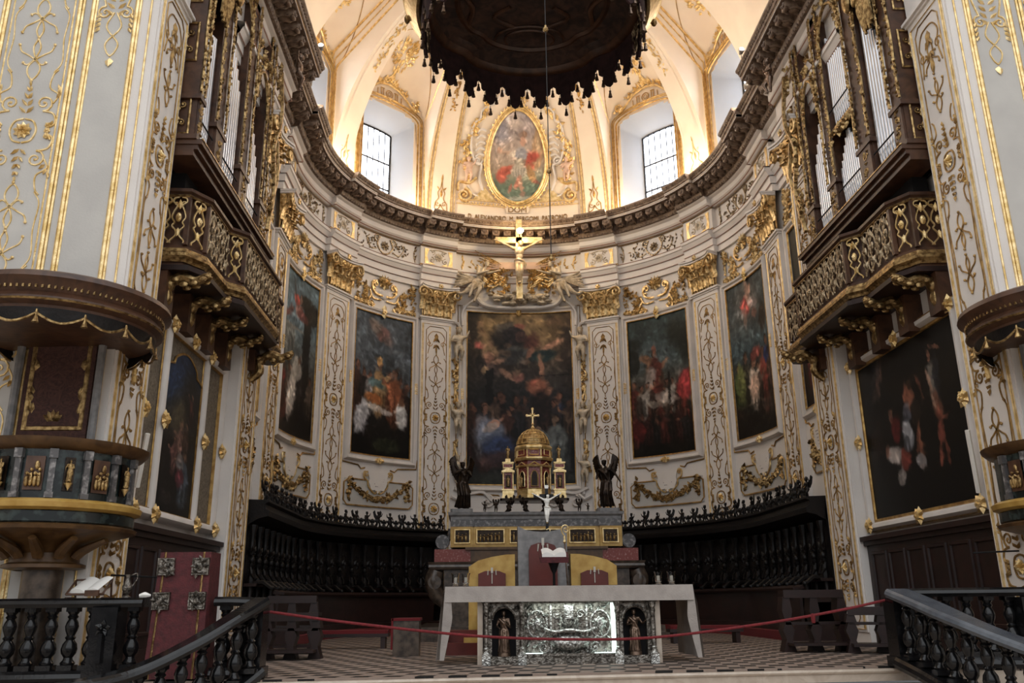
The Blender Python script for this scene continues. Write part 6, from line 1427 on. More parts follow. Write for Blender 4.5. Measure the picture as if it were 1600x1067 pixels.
# ------------------------------------------------------------------ organ galleries
PB = [(6.13,12.15),(5.66,12.18),(5.47,12.50),(5.47,13.55),(5.24,13.80),(5.24,16.15),(5.47,16.40),(5.47,17.35),(5.62,17.62),(5.80,17.64)]
def gallery(g, sd):
    t = empty('organ_gallery', 'brown wooden organ gallery with gilt openwork balustrade on the %s wall' % sd, 'balcony')
    pts = [(g*x, y) for x, y in PB]
    def nrm(i):
        a = Vector(pts[max(0,i-1)]); b = Vector(pts[i]); c = Vector(pts[min(len(pts)-1,i+1)])
        n1 = (b-a).normalized() if i > 0 else (c-b).normalized(); n2 = (c-b).normalized() if i < len(pts)-1 else n1
        q = lambda v: Vector((-v.y, v.x))*g
        m_ = (q(n1)+q(n2)); m_.normalize(); k = 1/max(.4, m_.dot(q(n1))); return m_*k
    path = [(p[0], p[1], *(nrm(i))) for i, p in enumerate(pts)]
    def sw(nm, mat, prof, pr=t, sm=False): mb = MB(); mb.sweep(path, prof); return mb.build(nm, mat, pr, smooth=sm)
    sw('top_rail','walnut',[(-.10,6.82),(.03,6.82),(.05,6.86),(.09,6.88),(.09,6.93),(-.10,6.94),(-.10,6.82)])
    sw('rail_bead','goldd',[(.045,6.80),(.06,6.82),(.05,6.845)])
    sw('base_moulding','walnut',[(-.05,6.02),(.0,6.02),(.02,5.98),(.05,5.95)])
    sw('gilt_base','goldd',[(.0,5.97),(.06,5.95),(.07,5.90),(.10,5.87),(.10,5.82),(.05,5.78),(.03,5.74)])
    sw('parapet_backing','walnut',[(-.04,6.0),(-.03,6.84)])
    mb = MB(); n = len(pts); Q = [(x*1, y) for x, y in pts]
    mb.prism([(p[0],p[1]) for p in pts]+[(g*6.13,17.2),(g*6.13,12.15)], 5.70, 5.84); mb.build('floor_boards','walnut',t,smooth=False)
    mb = MB(); mb.prism([(p[0]*.985 if i else p[0],p[1]) for i, p in enumerate(pts)]+[(g*6.13,17.2),(g*6.13,12.15)], 5.62, 5.70); mb.build('soffit','redwood',t,smooth=False)
    # gilt openwork: vase balusters along each face
    for i in range(len(pts)-2):
        a, b = Vector(pts[i]), Vector(pts[i+1]); L = (b-a).length; d = (b-a)/L; q = Vector((-d.y,d.x))*g
        if L < .25: continue
        f = lambda x, y, z: (a.x+d.x*x+q.x*(-y), a.y+d.y*x+q.y*(-y), z)
        big = L < .65; mat = 'gold' if big else 'antique'
        nb = max(1, round(L/.30)) if not big else (2 if i == 0 else 1)
        mb = MB(f)
        for k in range(nb):
            c = L*(k+.5)/nb; s_ = 1.0
            for h in (-1,1):
                mb.stroke([(c+h*.02,6.80),(c+h*.09,6.78),(c+h*.10,6.72),(c+h*.04,6.66),(c+h*.08,6.56),(c+h*.10,6.46),(c+h*.06,6.38),(c+h*.09,6.32),(c+h*.03,6.24),(c+h*.03,6.16),(c+h*.10,6.08),(c+h*.10,6.04)], .015, .03)
                mb.spiral(c+h*.055,6.70,.035,1.1,0,h,.010,.03)
                if not big:
                    mb.stroke([(c+h*.15,6.08),(c+h*.11,6.25),(c+h*.15,6.45),(c+h*.12,6.62),(c+h*.15,6.78)], .012, .02); mb.leaf(c+h*.13,6.42,PI/2,.12,.06,.03,.03); mb.leaf(c+h*.13,6.2,PI/2,.12,.06,.03,.03)
            mb.ell((c,-.05,6.46),(.045,.03,.08),8,6); mb.leaf(c,6.60,PI/2,.16,.08,.05,.03); mb.leaf(c,6.30,-PI/2,.16,.08,.05,.03); mb.flower(c,6.46,.035,.07)
        mb.build('gilt_openwork', mat, t)
    for i in (1,2,4,5,6,7):
        x, y, nx, ny = path[i]; mb = MB(); mb.cbox(x+nx*.01,y+ny*.01,6.42,.07,.07,.8); mb.build('corner_post','walnut',t,smooth=False)
    # gilt carved consoles under the gallery
    for k, y in enumerate((12.35,13.4,14.45,15.5,16.6)):
        mb = MB(); xw = 6.13 if k < 4 else 5.80
        mb.tube(catmull([(g*(xw-.05),y,5.02),(g*(xw-.22),y,5.20),(g*(xw-.20),y,5.42),(g*(xw-.42),y,5.56),(g*(xw-.62),y,5.50),(g*(xw-.78),y,5.56),(g*(xw-.86),y,5.62)],5), [.06,.09,.08,.09,.07,.07,.04], 8)
        mb.ell((g*(xw-.22),y,5.44),(.12,.10,.12),8,6); mb.ell((g*(xw-.80),y,5.56),(.08,.09,.06),8,6)
        mb.m = lambda x, yy, z, y=y: (g*x, y+yy, z)
        for h in (-1,1):
            for q in range(5): mb.ell((xw-.2-.14*q, h*.08, 5.46+.05*math.sin(q*2)), (.07,.03,.045), 6, 4)
        mb.build('gilt_console','goldd',t)
        mb = MB(SW(g)); mb.box(y-.17,y+.17,-.28 if k < 4 else -.5,0,4.98 if k < 4 else 5.2,5.62); mb.build('console_block','walnut',t,smooth=False)
    return t
for g, sd in ((-1,'left'),(1,'right')): gallery(g, sd)
# ------------------------------------------------------------------ organs
def organ(g, sd, bays, posts, zb=7.56, zt=12.6):
    t = empty('pipe_organ', 'pipe organ in a carved brown and gilt case above the %s gallery' % sd, 'organ')
    F = lambda x, y, z: (g*(5.55+y), x, z)           # local: x=Y, y=-height toward nave
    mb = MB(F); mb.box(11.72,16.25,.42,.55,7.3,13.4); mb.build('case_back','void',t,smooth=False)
    mb = MB(F); mb.box(11.70,16.30,-.16,.5,7.48,7.56); mb.box(11.72,16.28,-.10,.5,7.40,7.48); mb.box(11.72,16.25,-.04,.5,7.30,7.40); mb.build('impost_shelf','walnut',t,smooth=False)
    mb = MB(F); mb.tube([(11.70,-.16,7.56),(16.30,-.16,7.56)], .018, 5); mb.build('shelf_gilt_edge','goldd',t)
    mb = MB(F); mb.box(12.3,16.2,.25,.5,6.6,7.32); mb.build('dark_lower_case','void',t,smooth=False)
    for (y0,y1) in posts:
        yc = (y0+y1)/2; mb = MB(F)
        mb.box(y0,y1,-.02,.40,7.56,12.9); mb.box(y0-.05,y1+.05,-.08,.3,7.56,7.64); mb.box(y0-.05,y1+.05,-.08,.3,8.26,8.34); mb.box(y0+.02,y1-.02,-.06,0,7.64,8.26)
        p = mb.build('case_post','walnut',t,smooth=False)
        mb = MB(lambda x, y, z: F(x, y-.05, z))
        for k in range(16): mb.leaf(yc+random.uniform(-.06,.06), 7.70+.5*random.random(), random.uniform(0,6.28), .10, .06, .04)
        mb.spiral(yc,7.82,.07,1.3,0,1,.018); mb.spiral(yc,8.10,.07,1.3,PI,1,.018)
        for k in range(96):
            z = 8.45+4.2*k/96
            for e in (y0+.02,y1-.02): mb.leaf(e+random.uniform(-.02,.02), z, random.uniform(0,6.28), .10, .06, .04)
        for e in (y0,y1): mb.stroke([(e+.02*math.sin(k*1.7),8.4+.4*k) for k in range(11)], .022)
        mb.build('gilt_carving','goldd',p)
    for zc in (8.0,9.3,10.4,11.4):
        mb = MB(lambda x, y, z: (g*(5.80+x), 11.70+y, z)); frame_uv(mb, -.17, .20, zc-.34, zc+.34, [(-.02,0),(0,.015),(.02,0)], 2); mb.leaf(.015,zc,PI/2,.26,.10,.04); mb.leaf(.015,zc,-PI/2,.26,.10,.04)
        for h in (-1,1): mb.spiral(.015+h*.08,zc+.16,.06,1.2,0,h,.014); mb.spiral(.015+h*.08,zc-.16,.06,1.2,0,-h,.014)
        mb.build('gilt_side_panel','goldd',t)
    # carved tops: arches and hanging drapery
    for i, (ya, yb, zz) in enumerate([(b_[0],b_[1],b_[-1]) for b_ in bays if b_[-1] > 10]):
        w_ = yb-ya; mb = MB(lambda x, y, z: F(x, y-.06, z))
        for h, c in ((1,ya),(-1,yb)):
            for k in range(22):
                t_ = random.random(); mb.leaf(c+h*w_*.12*t_+random.uniform(-.03,.03), zz-.5+.8*t_, random.uniform(0,6.28), .13, .08, .06)
            mb.stroke([(c,zz-.5),(c+h*.04,zz-.15),(c+h*w_*.22,zz+.16),(c+h*w_*.5,zz+.32)], .035)
        for k in range(16): mb.leaf(ya+w_*random.random(), zz+.45+.3*random.random(), random.uniform(0,6.28), .16, .10, .08)
        mb.rosette((ya+yb)/2, zz+.55, .16,.09,n=7)
        mb.build('carved_crest','goldd',t)
    mb = MB(F)
    P = catmull([(11.7,12.2),(12.6,12.35),(13.3,12.9),(14.0,13.3),(14.7,12.9),(15.3,12.35),(16.3,12.2)],6); q = [(a,b) for a,b in P]
    for d0, d1, e in ((-.10,.5,0),(-.22,.5,.14),(-.30,.5,.24)):
        mb.add([F_ for a,b in q for F_ in ((a,d0,b+e),(a,d1,b+e),(a,d0,b+e+.12),(a,d1,b+e+.12))], [(4*i+a_,4*i+4+a_,4*i+4+b_,4*i+b_) for i in range(len(q)-1) for a_,b_ in ((0,1),(2,3),(0,2),(1,3))])
    mb.build('curved_pediment','walnut',t,smooth=False)
    # drapery swags hanging at the near bay
    mb = MB(lambda x, y, z: F(x, y-.12, z))
    for k in range(7): mb.tube([(12.0+.07*k,-.0,10.95-.0*k),(12.02+.06*k,-.05,10.5),(12.06+.05*k,0,10.12-.05*(k%3))], [.05,.045,.03], 6)
    for k in range(6): mb.tube(catmull([(11.8+.1*k,0,11.3),(12.2+.05*k,-.08,10.95-.05*k),(12.8-.05*k,0,11.3)],4), .04, 6)
    mb.ell((12.75,-.05,11.0),(.12,.08,.22),10,8); mb.build('gilt_drapery','goldd',t)
    # far side hanging gilt wing carving
    mb = MB(lambda x, y, z: F(x, y-.04, z))
    for k in range(60):
        t_ = random.random(); mb.leaf(15.95+.30*random.random()*(1-abs(t_-.6)), 8.3+3.6*t_, random.uniform(0,6.28), .16, .10, .08)
    mb.stroke([(16.0,8.0),(16.3,9.0),(16.05,9.9),(16.45,10.8),(16.2,11.8)], .05); mb.stroke([(16.1,8.6),(16.5,9.4),(16.3,10.2)], .04); mb.build('side_wing_carving','goldd',t)
    # pipes
    for (ya,yb,z0,n,topf,zz) in bays:
        w_ = (yb-ya)/n
        for k in range(n):
            yc = ya+w_*(k+.5); zt_ = topf((k+.5)/n); r = w_*.46; mb = MB(F)
            mb.lathe([(r*.25,z0),(r*.95,z0+.33),(r,z0+.35),(r,zt_),(r*.8,zt_),(r*.8,zt_-.05)], 12, (yc,.08,0))
            mb.slab([(yc-r*.45,z0+.36),(yc+r*.45,z0+.36),(yc+r*.35,z0+.44),(yc-r*.35,z0+.44)], .08-r*1.02, .08-r*.9)
            p = mb.build('organ_pipe','silver',t)
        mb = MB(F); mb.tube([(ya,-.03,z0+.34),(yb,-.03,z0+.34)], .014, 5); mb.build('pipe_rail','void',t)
    return t
peak = lambda a, b, c: (lambda u: a+(b-a)*u*2 if u < .5 else b+(c-b)*(u-.5)*2)
lin = lambda a, b: (lambda u: a+(b-a)*u)
org = organ(1,'right',[(12.08,12.84,7.66,8,lin(9.55,10.95),11.1),(13.36,14.32,9.36,12,peak(10.3,10.9,11.4),11.5),(13.36,14.32,7.70,12,peak(8.35,9.15,8.45),9.25),(14.70,15.42,7.62,8,lin(10.5,9.1),10.6)],[(11.72,12.06),(12.86,13.34),(14.34,14.68),(15.46,15.74)])
# the carved shelf dividing the centre bay
mb = MB(lambda x, y, z: (5.55+y, x, z)); mb.box(13.36,14.32,-.02,.3,9.24,9.34)
for k in range(7): mb.spiral(13.44+.135*k,9.20,.06,1.3,0,(-1)**k,.02,.04); 
for k in range(20): mb.leaf(13.4+.9*random.random(),9.1+.1*random.random(),random.uniform(0,6.28),.16,.10,.08,.03)
mb.build('carved_divider','goldd',org)
organ(-1,'left',[(11.92,12.50,7.66,7,lin(9.7,9.9),11.0),(13.02,13.92,7.66,8,lin(11.0,9.7),11.4),(14.50,15.32,7.66,8,lin(10.4,8.9),10.6)],[(11.72,11.90),(12.54,12.98),(13.96,14.46),(15.36,15.70)])
# small figure on the cornice above each organ
for g, sd in ((-1,'left'),(1,'right')):
    o = place_fig(mcopy(put2,'bronzel'), 'cherub_statue', None, (g*5.05,15.9,11.15), .9, -g*PI/2); tag(o, 'small brown cherub perched where the %s organ case meets the cornice' % sd, 'statue', 'cherubs by the organ cases')
# small spotlights on the cornice
for i, (g, s) in enumerate(((-1,13.3),(-1,11.9),(1,13.3),(1,11.9),(1,12.15))):
    p = A(g*s, .86 if s < 12.5 else 1.38, 12.86); t = empty('spotlight', 'small round spotlight clamped on the cornice, '+('nearest the left organ','below the far left window','nearest the right organ','upper of two below the far right window','lower of two below the far right window')[i], 'spotlight', p, group='cornice spotlights')
    mb = MB(); mb.tube([(0,0,-.14),(0,0,0)], .012, 5); mb.tube([(0,.05,0),(0,-.07,.05)], [.035,.075], 10); mb.build('housing','shoulder',t)
    mb = MB(); mb.ell((0,-.075,.052),(.055,.01,.055),8,5); mb.build('lens','spotface' if s > 12.5 else 'white',t)
# ------------------------------------------------------------------ pulpits
def pulpit(g, sd):
    X = g*6.20; Y = 10.40; ZP = lambda z: float(np.interp(z, [-1,1.20,1.84,1.93,2.15,2.26,2.92], [-1,1.18,1.58,1.66,1.80,1.92,2.60])); PM = lambda x, y, z: (x*.88, y*.88, ZP(z))
    t = empty('pulpit', 'marble pulpit with bronze reliefs and yellow ledges standing before the %s pier' % sd, 'pulpit', (X,Y,0))
    n = 40
    mb = MB(PM); mb.lathe([(.24,0),(.24,.02),(.25,1.22)], 20); mb.build('pedestal','breccia',t)
    mb = MB(PM); mb.lathe([(.36,1.20),(.50,1.24),(.50,1.30),(.42,1.34),(.42,1.50),(.55,1.66),(.90,1.80),(1.00,1.84)], 24); mb.build('corbel_bowl','ochre',t)
    for k in range(6):
        a = PI+PI*(k+.5)/6; mb = MB(PM); mb.tube(catmull([(math.cos(a)*.46,math.sin(a)*.46,1.42),(math.cos(a)*.58,math.sin(a)*.58,1.55),(math.cos(a)*.9,math.sin(a)*.9,1.72)],4), [.07,.08,.05], 7); mb.build('scroll_rib','ochre',t)
    mb = MB(PM); mb.lathe([(.98,1.83),(1.06,1.86),(1.08,1.90),(1.0,1.93)], n); mb.build('lower_ledge','ochre',t)
    mb = MB(PM); mb.lathe([(1.0,1.92),(1.03,1.95),(1.03,2.12),(1.0,2.15)], n); mb.build('green_marble_band','greenm',t)
    mb = MB(PM); mb.lathe([(1.02,2.14),(1.10,2.17),(1.12,2.22),(1.06,2.25),(1.0,2.26)], n); mb.build('middle_ledge','yellowm',t)
    mb = MB(PM); mb.lathe([(.98,2.24),(.98,2.80),(.90,2.80)], n); mb.build('drum','greenm',t)
    mb = MB(PM); mb.lathe([(.98,2.78),(1.05,2.80),(1.12,2.86),(1.14,2.90),(1.0,2.92),(.9,2.92)], n); mb.build('handrail','ochre',t)
    for k in range(9):
        a = PI+PI*(k+.0)/8; f = lambda x, y, z, a=a: PM((1.0-y)*math.cos(a)-x*math.sin(a), (1.0-y)*math.sin(a)+x*math.cos(a), z)
        mb = MB(f); mb.box(-.035,.035,-.03,.02,2.26,2.78); mb.box(-.05,.05,-.05,.02,2.68,2.78); mb.box(-.05,.05,-.045,.02,2.26,2.32); mb.build('small_pilaster','greym',t,smooth=False)
    for k in range(8):
        a = PI+PI*(k+.5)/8; f = lambda x, y, z, a=a: PM((.99-y)*math.cos(a)-x*math.sin(a), (.99-y)*math.sin(a)+x*math.cos(a), z)
        mb = MB(f)
        if k % 2 == 0:
            mb.box(-.11,.11,-.012,.0,2.34,2.70); p = mb.build('relief_panel','walnut',t,smooth=False); mb = MB(f)
            for q in range(4):
                x = -.07+.047*q; h = .12+.04*(q % 2); mb.ell((x,-.035,2.37+h*.5),(.028,.03,h*.5),7,5); mb.ell((x,-.045,2.39+h),.022,6,5); mb.tube([(x,-.04,2.36+h*.8),(x+.05*(-1)**q,-.06,2.38+h*.9)],.010,4)
            mb.ell((.03,-.03,2.60),(.03,.02,.05),6,5); mb.build('relief_figures','goldd',p)
        else:
            mb.box(-.06,.06,-.01,0,2.34,2.70); p = mb.build('niche_panel','bronze',t,smooth=False)
            o = place_fig(smallf,'standing_saint',p,f(0,-.05,2.42),.26,a+PI/2); mb = MB(f); mb.lathe([(.0,-.05),(.045,.02),(.05,.03)],8,(0,-.045,2.39)); mb.build('gilt_bracket','gold',p)
    # back board with damask
    t2 = empty('pulpit_backboard', 'dark red damask hanging with pale posts behind the %s pulpit' % sd, 'hanging', (g*6.40,10.5,0))
    mb = MB(); mb.box(-.42,.42,.0,.06,2.3,4.25); mb.build('hanging','brocade',t2,smooth=False)
    mb = MB(lambda x,y,z: (x,y,z)); frame_uv(mb,-.36,.36,2.85,4.0,[(-.05,0),(-.04,.012),(0,.012),(.01,0)],3)
    for h in (-1,1):
        for k in range(10): mb.leaf(h*(.26+.05*random.random()),3.0+.3*random.random(),PI/2-h*.5*random.random(),.12,.05,.02)
        mb.leaf(h*.30,3.6,PI/2,.15,.1,.03)
    for k in range(5): mb.leaf(0,2.96,PI/2+(k-2)*.5,.14,.08,.03)
    mb.build('faded_embroidery','goldd',t2)
    for h in (-1,1): mb = MB(); mb.tube([(h*.50,-.02,2.4),(h*.50,-.02,4.3)], .05, 8); mb.build('pale_post','slate',t2)
    # sounding board
    t3 = empty('pulpit_canopy', 'dark round sounding board with gilt fringe and tassels above the %s pulpit' % sd, 'canopy', (X,10.0,-.22))
    t3.scale = (.86,.86,1)
    R_ = 1.42; a0, a1 = PI*.93, PI*2.07
    mb = MB(); mb.lathe([(.0,4.62),(.9,4.60),(1.30,4.54),(1.40,4.50),(1.42,4.44),(1.36,4.40),(1.30,4.33),(1.27,4.30)], 48); mb.lathe([(1.27,4.30),(1.33,4.24),(1.33,4.20),(1.24,4.16),(1.22,4.10),(1.0,4.12),(0,4.16)], 48); mb.build('sounding_board','walnut',t3)
    mb = MB(); mb.lathe([(1.325,4.225),(1.345,4.21),(1.325,4.195)],48)
    for k in range(110):
        a = 2*PI*k/110; mb.cbox(math.cos(a)*1.315,math.sin(a)*1.315,4.35,.026,.026,.04)
    mb.build('gilt_dentils','goldd',t3)
    mb = MB(); N = 14
    for k in range(N):
        b0, b1 = 2*PI*k/N, 2*PI*(k+1)/N
        mb.grid(lambda u, v: ((1.23-.03*math.sin(u*PI)*v)*math.cos(b0+(b1-b0)*u),(1.23-.03*math.sin(u*PI)*v)*math.sin(b0+(b1-b0)*u),4.13-v*(.07+.10*math.sin(u*PI))), 8, 3)
    mb.build('valance','dark',t3)
    mb = MB()
    for k in range(N):
        b0, b1 = 2*PI*k/N, 2*PI*(k+1)/N
        mb.tube([(1.245*math.cos(b0+(b1-b0)*u/8),1.245*math.sin(b0+(b1-b0)*u/8),4.06-.10*math.sin(u/8*PI)) for u in range(9)], .017, 5)
    mb.build('gilt_fringe','goldd',t3)
    for k in range(N):
        b0 = 2*PI*k/N; mb = MB(); mb.lathe([(.012,4.10),(.02,4.06),(.014,4.03),(.045,3.95),(.0,3.94)],7,(1.25*math.cos(b0),1.25*math.sin(b0),0)); mb.build('tassel','goldd',t3)
for g, sd in ((-1,'left'),(1,'right')): pulpit(g, sd)
# ------------------------------------------------------------------ balustrades
def baluster_mesh():
    mb = MB(); mb.box(-.08,.08,-.08,.08,0,.05)
    mb.lathe([(.07,.05),(.078,.07),(.05,.10),(.045,.12),(.076,.16),(.084,.20),(.072,.25),(.042,.29),(.058,.31),(.040,.33),(.062,.38),(.070,.42),(.058,.46),(.040,.49),(.058,.51),(.042,.53),(.065,.56)], 12)
    mb.box(-.06,.06,-.06,.06,.56,.60); return mb
def balustrade(nm, label, path, posts, wide=.26, mat='black', sp=.21, top=None):
    """path of (x, y, ztop, zbase)"""
    t = empty(nm, label, 'balustrade', (0,0,0))
    P = catmull([(p[0],p[1],p[2]) for p in path], 8); Bs = catmull([(p[0],p[1],p[3]) for p in path], 8)
    def rail(P, w_, h, z, nm, mt):
        mb = MB(); vs = []; pr = [(-w_/2,z),(w_/2,z),(w_/2+.02,z+h*.4),(w_/2,z+h*.75),(w_/2-.03,z+h),(-w_/2+.03,z+h),(-w_/2,z+h*.75),(-w_/2-.02,z+h*.4)]
        for i, p in enumerate(P):
            a = Vector(P[max(0,i-1)][:2]); b = Vector(P[min(len(P)-1,i+1)][:2]); d = (b-a).normalized(); q = Vector((-d.y,d.x))
            vs += [(p[0]+q.x*o_, p[1]+q.y*o_, p[2]+zz) for o_, zz in pr]
        k = len(pr); fs = [(i*k+j,i*k+(j+1) % k,(i+1)*k+(j+1) % k,(i+1)*k+j) for i in range(len(P)-1) for j in range(k)]+[tuple(range(k)),tuple(range((len(P)-1)*k,len(P)*k))]
        mb.add(vs, fs); return mb.build(nm, mt, t, smooth=False)
    rail(P, wide, .10, -.10, 'handrail', top or mat); rail(Bs, wide, .12, 0, 'base_rail', mat)
    L = [0]
    for a, b in zip(P, P[1:]): L.append(L[-1]+math.dist(a[:2], b[:2]))
    n = int(L[-1]/sp); me = None
    for k in range(n):
        l = (k+.5)*L[-1]/n; i = max(j for j in range(len(L)) if L[j] <= l); i = min(i, len(P)-2); u = (l-L[i])/max(1e-6,L[i+1]-L[i])
        p = [P[i][j]*(1-u)+P[i+1][j]*u for j in range(3)]; zb = Bs[i][2]*(1-u)+Bs[i+1][2]*u+.12; h = (p[2]-.10-zb)/.60
        if me is None: o = baluster_mesh().build('baluster', mat, t); me = o
        else: o = me.copy(); col.objects.link(o)
        o.location = (p[0],p[1],zb); o.scale = (1,1,h)
    for (x,y,zt,zb) in posts:
        mb = MB(); mb.box(x-.14,x+.14,y-.14,y+.14,zb,zt-.10); mb.box(x-.165,x+.165,y-.165,y+.165,zb,zb+.12); q = mb.build('pedestal_post', mat, t, smooth=False)
        mb = MB(); mb.rosette(x, zb+.55, .09, .04, -(y-.145), 5); mb.tube([(x,y-.15,zb+.2),(x,y-.16,zb+.5)], [.05,.03], 5); mb.build('carved_pendant', mat, q)
    return t
balustrade('altar_rail','black marble balustrade with turned balusters at the far left, in front of the lectern',[(-9,9.92,.87,0),(-7,9.98,.87,0),(-5.2,10.10,.87,0),(-4.88,10.12,.87,0)],[(-5.25,10.08,.87,0)])
balustrade('altar_rail','short stretch of black marble balustrade between the red lectern and the left stairs',[(-4.14,10.28,.87,0),(-3.95,10.28,.87,0),(-3.7,10.28,.86,0)],[(-3.72,10.28,.85,0)])
balustrade('stair_rail','black marble stair railing sweeping down toward the viewer on the left',[(-3.62,10.15,.86,.0),(-3.82,9.8,.68,-.2),(-4.12,9.4,.44,-.42),(-4.5,9.0,.22,-.66),(-4.85,8.6,.13,-.76),(-5.4,8.1,.08,-.82),(-6.2,7.6,.07,-.86)],[])
balustrade('altar_rail','black marble balustrade with turned balusters at the far right, below the pulpit',[(3.9,10.75,.89,0),(4.6,10.5,.89,0),(5.3,10.2,.89,0),(6.3,9.98,.89,0),(9,9.9,.89,0)],[(3.92,10.72,.88,0),(5.2,10.24,.88,0)])
balustrade('stair_rail','grey-topped black marble stair railing sweeping down toward the viewer on the right',[(3.86,10.60,.89,.0),(3.95,10.2,.77,-.12),(4.08,9.7,.60,-.3),(4.32,9.2,.40,-.52),(4.6,8.7,.24,-.7),(5.1,8.1,.16,-.8)],[], wide=.34, top='bluegrey')
# rope between the stair posts
mb = MB(); P = catmull([(-3.58,10.45,.70),(-2.6,10.55,.56),(-1.2,10.75,.40),(0,10.85,.345),(1.0,10.88,.36),(2.3,10.9,.50),(3.2,10.85,.64),(3.80,10.8,.76)],8)
mb.tube(P, .016, 8); o = mb.build('velvet_rope','rope'); tag(o, 'long red rope barrier sagging across the sanctuary in front of the altar', 'rope')
mb = MB(); mb.tube([(2.9,10.88,.605),(2.9,10.87,.58),(2.9,10.87,.50)], [.02,.03,.022], 7); tag(mb.build('rope_tag','carpet'), 'small red tag hanging from the rope on the right', 'tag')
# ------------------------------------------------------------------ red draped ambo, books, ewer on the left rail
t = empty('draped_lectern', 'tall red brocade covered lectern with four embossed silver squares, set into the left balustrade', 'lectern', (-4.47,10.12,0))
mb = MB(); mb.add([(-.33,-.10,.02),(.29,-.10,.02),(.29,.34,.02),(-.33,.34,.02),(-.30,-.02,1.36),(.27,-.02,1.36),(.27,.34,1.36),(-.30,.34,1.36)],[(0,1,5,4),(1,2,6,5),(2,3,7,6),(3,0,4,7),(4,5,6,7),(3,2,1,0)]); mb.build('red_cover','redcloth',t,smooth=False)
yf = lambda z: -.10+.08*(z-.02)/1.34-.006
mb = MB()
for x0, x1 in ((-.27,-.24),(.20,.19)): mb.tube([(x0,yf(.02),.02),(x1,yf(1.36),1.36)], .012, 4)
mb.build('gold_braid','goldd',t)
for x, z in ((-.215,1.20),(.17,1.20),(-.225,.83),(.17,.83)):
    mb = MB(lambda a, b, c: (x+a, yf(z)+b, z+c)); mb.box(-.095,.095,-.018,.01,-.095,.095); frame_uv(mb,-.08,.08,-.08,.08,[(-.01,.018),(0,.03),(.012,.03),(.015,.018)],3)
    for k in range(12): mb.leaf(random.uniform(-.05,.05),random.uniform(-.06,.06),random.uniform(0,6.28),.08,.05,.035,.018)
    mb.ell((0,-.03,0),(.03,.02,.04),7,5); mb.build('silver_plaque','pewter',t)
t = empty('bookstand', 'dark slanted bookstand on the left balustrade, holding an open book', 'book stand', (-5.55,10.16,.87))
mb = MB()
for h in (-.20,.20): mb.tube([(h,-.10,.0),(h,.14,.0)], .012, 5); mb.tube([(h,.14,.0),(h,.10,.20)], .012, 5); mb.tube([(h,-.10,.04),(h,.12,.20)], .012, 5)
mb.tube([(-.2,-.1,.04),(.22,-.1,.04)], .014, 5); mb.tube([(-.2,.12,.2),(.2,.12,.2)], .012, 5); mb.build('frame','walnut',t)
t = empty('open_book', 'thick open missal lying on the bookstand at the left', 'book', (-5.52,10.16,.93), -.35); t.scale = (.8,.8,.8)
mb = MB()
for g in (-1,1): mb.grid(lambda u, v: (g*u*.24, -.13+.26*v, .012+.04*math.sin(u*2.6)+.17*v), 8, 2); mb.grid(lambda u, v: (g*u*.24, -.13, -.02+v*(.032+.04*math.sin(u*2.6))), 8, 1)
mb.build('pages','paper',t); mb = MB(); mb.box(.02,.26,-.14,-.12,-.05,.03); mb.build('leather_edge','walnut',t,smooth=False)
t = empty('ewer', 'small pale metal ewer with a looped handle on the left balustrade', 'jug', (-5.10,10.10,.87))
mb = MB(); mb.lathe([(.0,0),(.045,.0),(.045,.01),(.018,.03),(.05,.08),(.055,.12),(.03,.18),(.022,.22),(.034,.25),(.03,.25)], 14); mb.build('body','pewter',t)
mb = MB(); mb.tube(catmull([(.03,0,.24),(.09,0,.26),(.10,0,.20),(.05,0,.12)],5), .007, 5); mb.build('handle','pewter',t)
mb = MB(); mb.tube(catmull([(0,0,.02),(.06,.0,.03),(.12,.01,.022)],3), [.02,.035,.012], 6); o = mb.build('folded_cloth','white', loc=(-4.95,10.09,.868)); tag(o, 'small crumpled white cloth on the left balustrade between the ewer and the red lectern', 'cloth')
t = MB(); t.tube([(-5.62,10.9,1.08),(-5.62,10.88,1.14),(-4.86,10.9,1.10)], .012, 5); tag(t.build('reading_rail','wire'), 'thin dark horizontal rod above the open missal at the left', 'rod')
t = MB(); t.tube([(5.2,11.2,1.33),(6.2,11.1,1.36)], .012, 5); tag(t.build('reading_rail','wire'), 'thin dark horizontal rod before the right arabesque pilaster', 'rod')
# ------------------------------------------------------------------ hanging canopy
CX_, CYY, CZ = -.22, 13.25, 11.1
t = empty('hanging_canopy', 'huge dark oval baldachin with gilt cove, scalloped fringe and tassels hanging over the sanctuary', 'canopy', (CX_,CYY,CZ))
def lob(a):      # mixtilinear plan
    return 1+.045*math.cos(8*a)*0-.05*max(0,math.cos(4*a+PI))**8
RX, RY = 2.10, 2.14
mb = MB(); n = 96
def cl_ring(mb, prof, k1=1.0):
    w_ = n; vs = []
    for r, z in prof:
        for i in range(n): a = 2*PI*i/n; q = r*lob(a)*k1; vs.append((RX*q*math.cos(a), RY*q*math.sin(a), z))
    mb.add(vs, [(j*n+i,j*n+(i+1) % n,(j+1)*n+(i+1) % n,(j+1)*n+i) for j in range(len(prof)-1) for i in range(n)])
cl_ring(mb, [(.965,.03),(.985,-.10),(1.01,-.12),(1.035,-.06),(1.07,.04),(1.10,.16),(1.13,.20),(1.13,.27),(1.09,.33),(1.05,.52)]); mb.build('gilt_cove','gold',t)
mb = MB(); cl_ring(mb, [(.0,.30),(.5,.30),(.62,.26),(.66,.20),(.80,.18),(.84,.10),(.94,.08)]); cl_ring(mb, [(1.05,.52),(.5,.7),(0,.72)]); mb.build('painted_soffit','canopyu',t)
mb = MB(); cl_ring(mb, [(.86,.10),(.88,.03),(.91,.00),(.95,.02),(.96,.06)]); cl_ring(mb, [(.63,.22),(.65,.17),(.68,.19)]); mb.build('inner_moulding','walnut',t)
